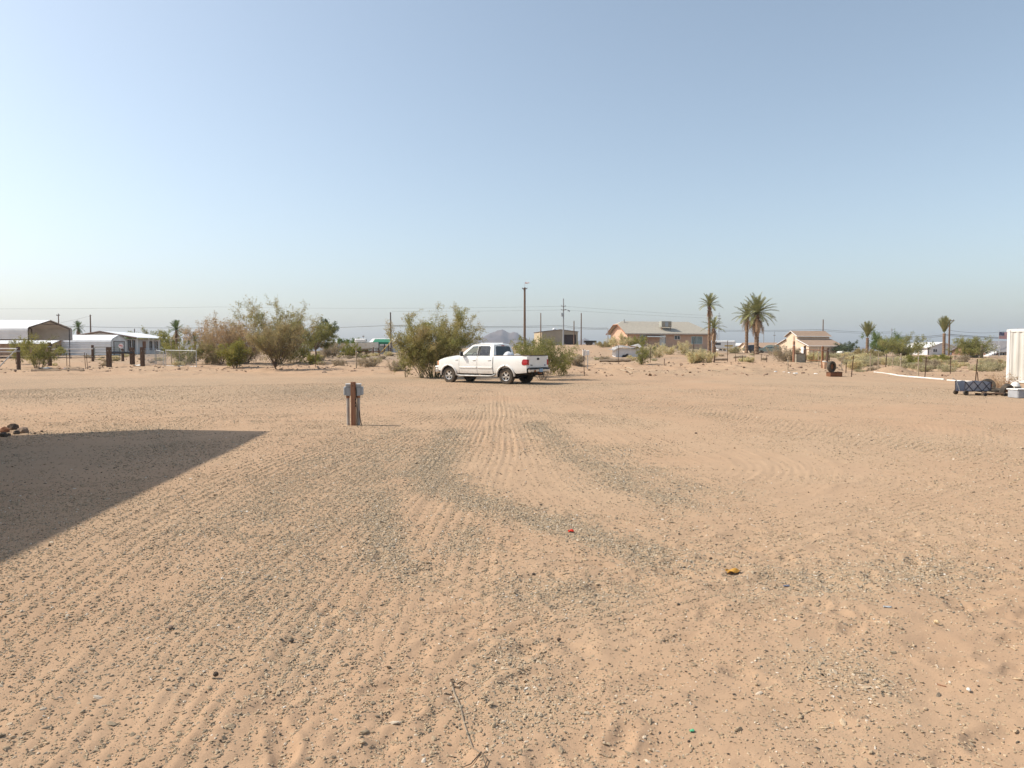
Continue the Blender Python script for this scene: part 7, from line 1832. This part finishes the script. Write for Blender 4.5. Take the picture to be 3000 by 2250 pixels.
def sheet(name, label, cat, u, v, w, dp, m, rz, lift=.01, curl=.03, d=None):
    p = G(u, v, d); p.z = float(grid_z(np.array([p.x]), np.array([p.y]))[0]) + lift; n = 6; b = MB(); V = []
    for i in range(n + 1):
        for j in range(n + 1):
            x = (i / n - .5); y = (j / n - .5); V.append(Vector((x * w * (1 - .3 * abs(y)), y * dp * (1 - .25 * abs(x)), curl * (math.sin(5 * x + 1) * math.cos(4 * y) + .6 * abs(x) + .6))))
    b.add(V, [(i * (n + 1) + j, i * (n + 1) + j + 1, (i + 1) * (n + 1) + j + 1, (i + 1) * (n + 1) + j) for i in range(n) for j in range(n)])
    o = b.build(name, m); so_ = o.modifiers.new('thickness', 'SOLIDIFY'); so_.thickness = .003; o.location = p; o.rotation_euler = (0, 0, rz); return tag(o, label, cat)
sheet('red_scrap', 'small bright red scrap on the gravel band', 'litter', 1673, 1562, .05, .045, mat('bright_red', (.62, .035, .012, 1), (.5, .03, .01, 1), rough=.6), .4, .004, .012)
sheet('dry_leaf', 'curled yellow-brown leaf at the end of the gravel band', 'leaf', 2147, 1673, .11, .06, mat('yellow_leaf', (.50, .27, .045, 1), (.38, .19, .04, 1), scale=30, rough=.8), .3, .006, .018)
sheet('white_sheet', 'flattened white plastic sheet at the fence foot', 'sheet', 112, 1087, 1.0, .6, M_PALEWALL, .1, .02, .04)
sheet('grey_sheet', 'grey bent sheet behind the flattened white one', 'sheet', 134, 1082, 1.0, .7, M_GALV, .5, .04, .08)
sheet('white_paper', 'white paper lying between the sleeper posts', 'paper', 405, 1074, .8, .6, M_WHITETRIM, .2, .03, .07)
sheet('orange_bag', 'torn orange and grey bag beside the timbers', 'bag', 184, 1086, .55, .5, mat('orange_bag', (.50, .24, .10, 1), (.40, .33, .30, 1), scale=6, rough=.8), .6, .04, .10)
sheet('white_sheet', 'pale board lying before the dry shrub near the sapling', 'board', 1150, 1080, .5, .4, M_BOXGREY, .1, .03, .03)
sheet('blue_wrapper', 'small blue wrapper on the sand right of the yellow leaf', 'litter', 2305, 1706, .045, .02, mat('blue_wrapper', (.13, .15, .21, 1), (.2, .22, .27, 1), rough=.5), .1, .004, .006)
sheet('white_wrapper', 'pale flat wrapper on the soft sand', 'litter', 2600, 1779, .05, .018, M_BOXGREY, -.2, .004, .005)
sheet('green_chip', 'tiny green chip on the soft sand', 'litter', 2027, 2143, .022, .014, mat('green_chip', (.10, .42, .22, 1), rough=.5), .4, .003, .003)
def stick(label, pts, r, m, name='dry_stick'):
    P = []
    for u, v in pts:
        x, y = gpt(u, v); P.append(Vector((x, y, float(grid_z(np.array([x]), np.array([y]))[0]) + r * .8)))
    o0 = P[0].copy(); b = MB(); b.tube([p - o0 for p in P], [r * (1 - .5 * i / len(P)) for i in range(len(P))], 5); o = b.build(name, m); o.location = o0; return tag(o, label, 'stick')
stick('short white stick on the gravel band', [(1518, 1477), (1540, 1482)], .012, M_WOODLT)
stick('thin white straw on the gravel below the red scrap', [(1648, 1644), (1664, 1648)], .004, M_WOODLT)
stick('white stick on the sand in front of the container', [(2746, 1562), (2768, 1567)], .0045, M_WOODLT)
sb_ = stick('long crooked dry plant stem lying across the sand', [(1325, 2010), (1332, 2028), (1346, 2055), (1353, 2090), (1360, 2120), (1375, 2155), (1385, 2185), (1410, 2205), (1425, 2250)], .0045, M_STEMDRY, 'dead_plant')
for pts in ([(1325, 2010), (1345, 2015), (1365, 2000)], [(1327, 2008), (1320, 1990), (1332, 1992)], [(1340, 2006), (1352, 1996), (1372, 2004)], [(1410, 2205), (1380, 2232), (1352, 2240)], [(1412, 2210), (1428, 2228), (1418, 2250)]):
    P = []
    for u, v in pts:
        x, y = gpt(u, v); P.append(Vector((x, y, float(grid_z(np.array([x]), np.array([y]))[0]) + .008)) - sb_.location)
    b = MB(); b.tube(P, [.0035, .003, .0015], 4); b.build('twig', M_STEM, sb_)
stick('pale twig on the soft sand', [(2505, 1970), (2540, 1972)], .004, M_WOODLT)
stick('orange-brown twig on the soft sand right of the pale one', [(2745, 1994), (2772, 2003)], .004, M_WOODRED)
stick('bleached curved twig near the crooked stem', [(1765, 2194), (1785, 2200), (1806, 2196)], .004, M_WOODLT)
# clods and stones of the rough dirt bank: nobody could count them
def clods():
    g = np.random.default_rng(5); n = 9500
    u = g.uniform(-100, 3100, n); d = np.concatenate([g.uniform(43.5, 60, n // 2), g.uniform(52, 100, n - n // 2)])
    x = (u - CU) * d / FPX; keep = (g.random(n) < .35 + 1.2 * np.clip(fbm(x * .15, d * .15, 3, 61) + .1, 0, 1)) & ~((u < 1200) & (d < 51)); x, d = x[keep], d[keep]
    s = .04 + .22 * g.random(len(x)) ** 3.5
    gravel_object('dirt_clods', [(x, d, s)], 'scattered clods and stones on the rough dirt bank', CLOD)
CLOD = mat('clod_dirt', (.33, .21, .135, 1), (.15, .11, .085, 1), scale=1.2, rough=.95)
clods()

# ------------------------------------------------------------------ haze: the dusty air between the camera and the far hills
def haze(dens, col=(.86, .90, .96, 1), ani=0.0, top=125.0):
    m = bpy.data.materials.new('dusty_air'); m.use_nodes = True
    N = m.node_tree.nodes; L = m.node_tree.links
    N.remove(N['Principled BSDF'])
    v = N.new('ShaderNodeVolumePrincipled')
    v.inputs['Color'].default_value = col
    v.inputs['Density'].default_value = dens
    v.inputs['Anisotropy'].default_value = ani
    L.new(v.outputs[0], N['Material Output'].inputs['Volume'])
    b = MB(); b.box((0, 0, (top - 2.5) / 2), (9000, 9000, top + 2.5))
    o = tag(b.build('haze', m), None, None, None, 'stuff')
    return o
haze(.00017, (.74, .85, 1.0, 1), .12)
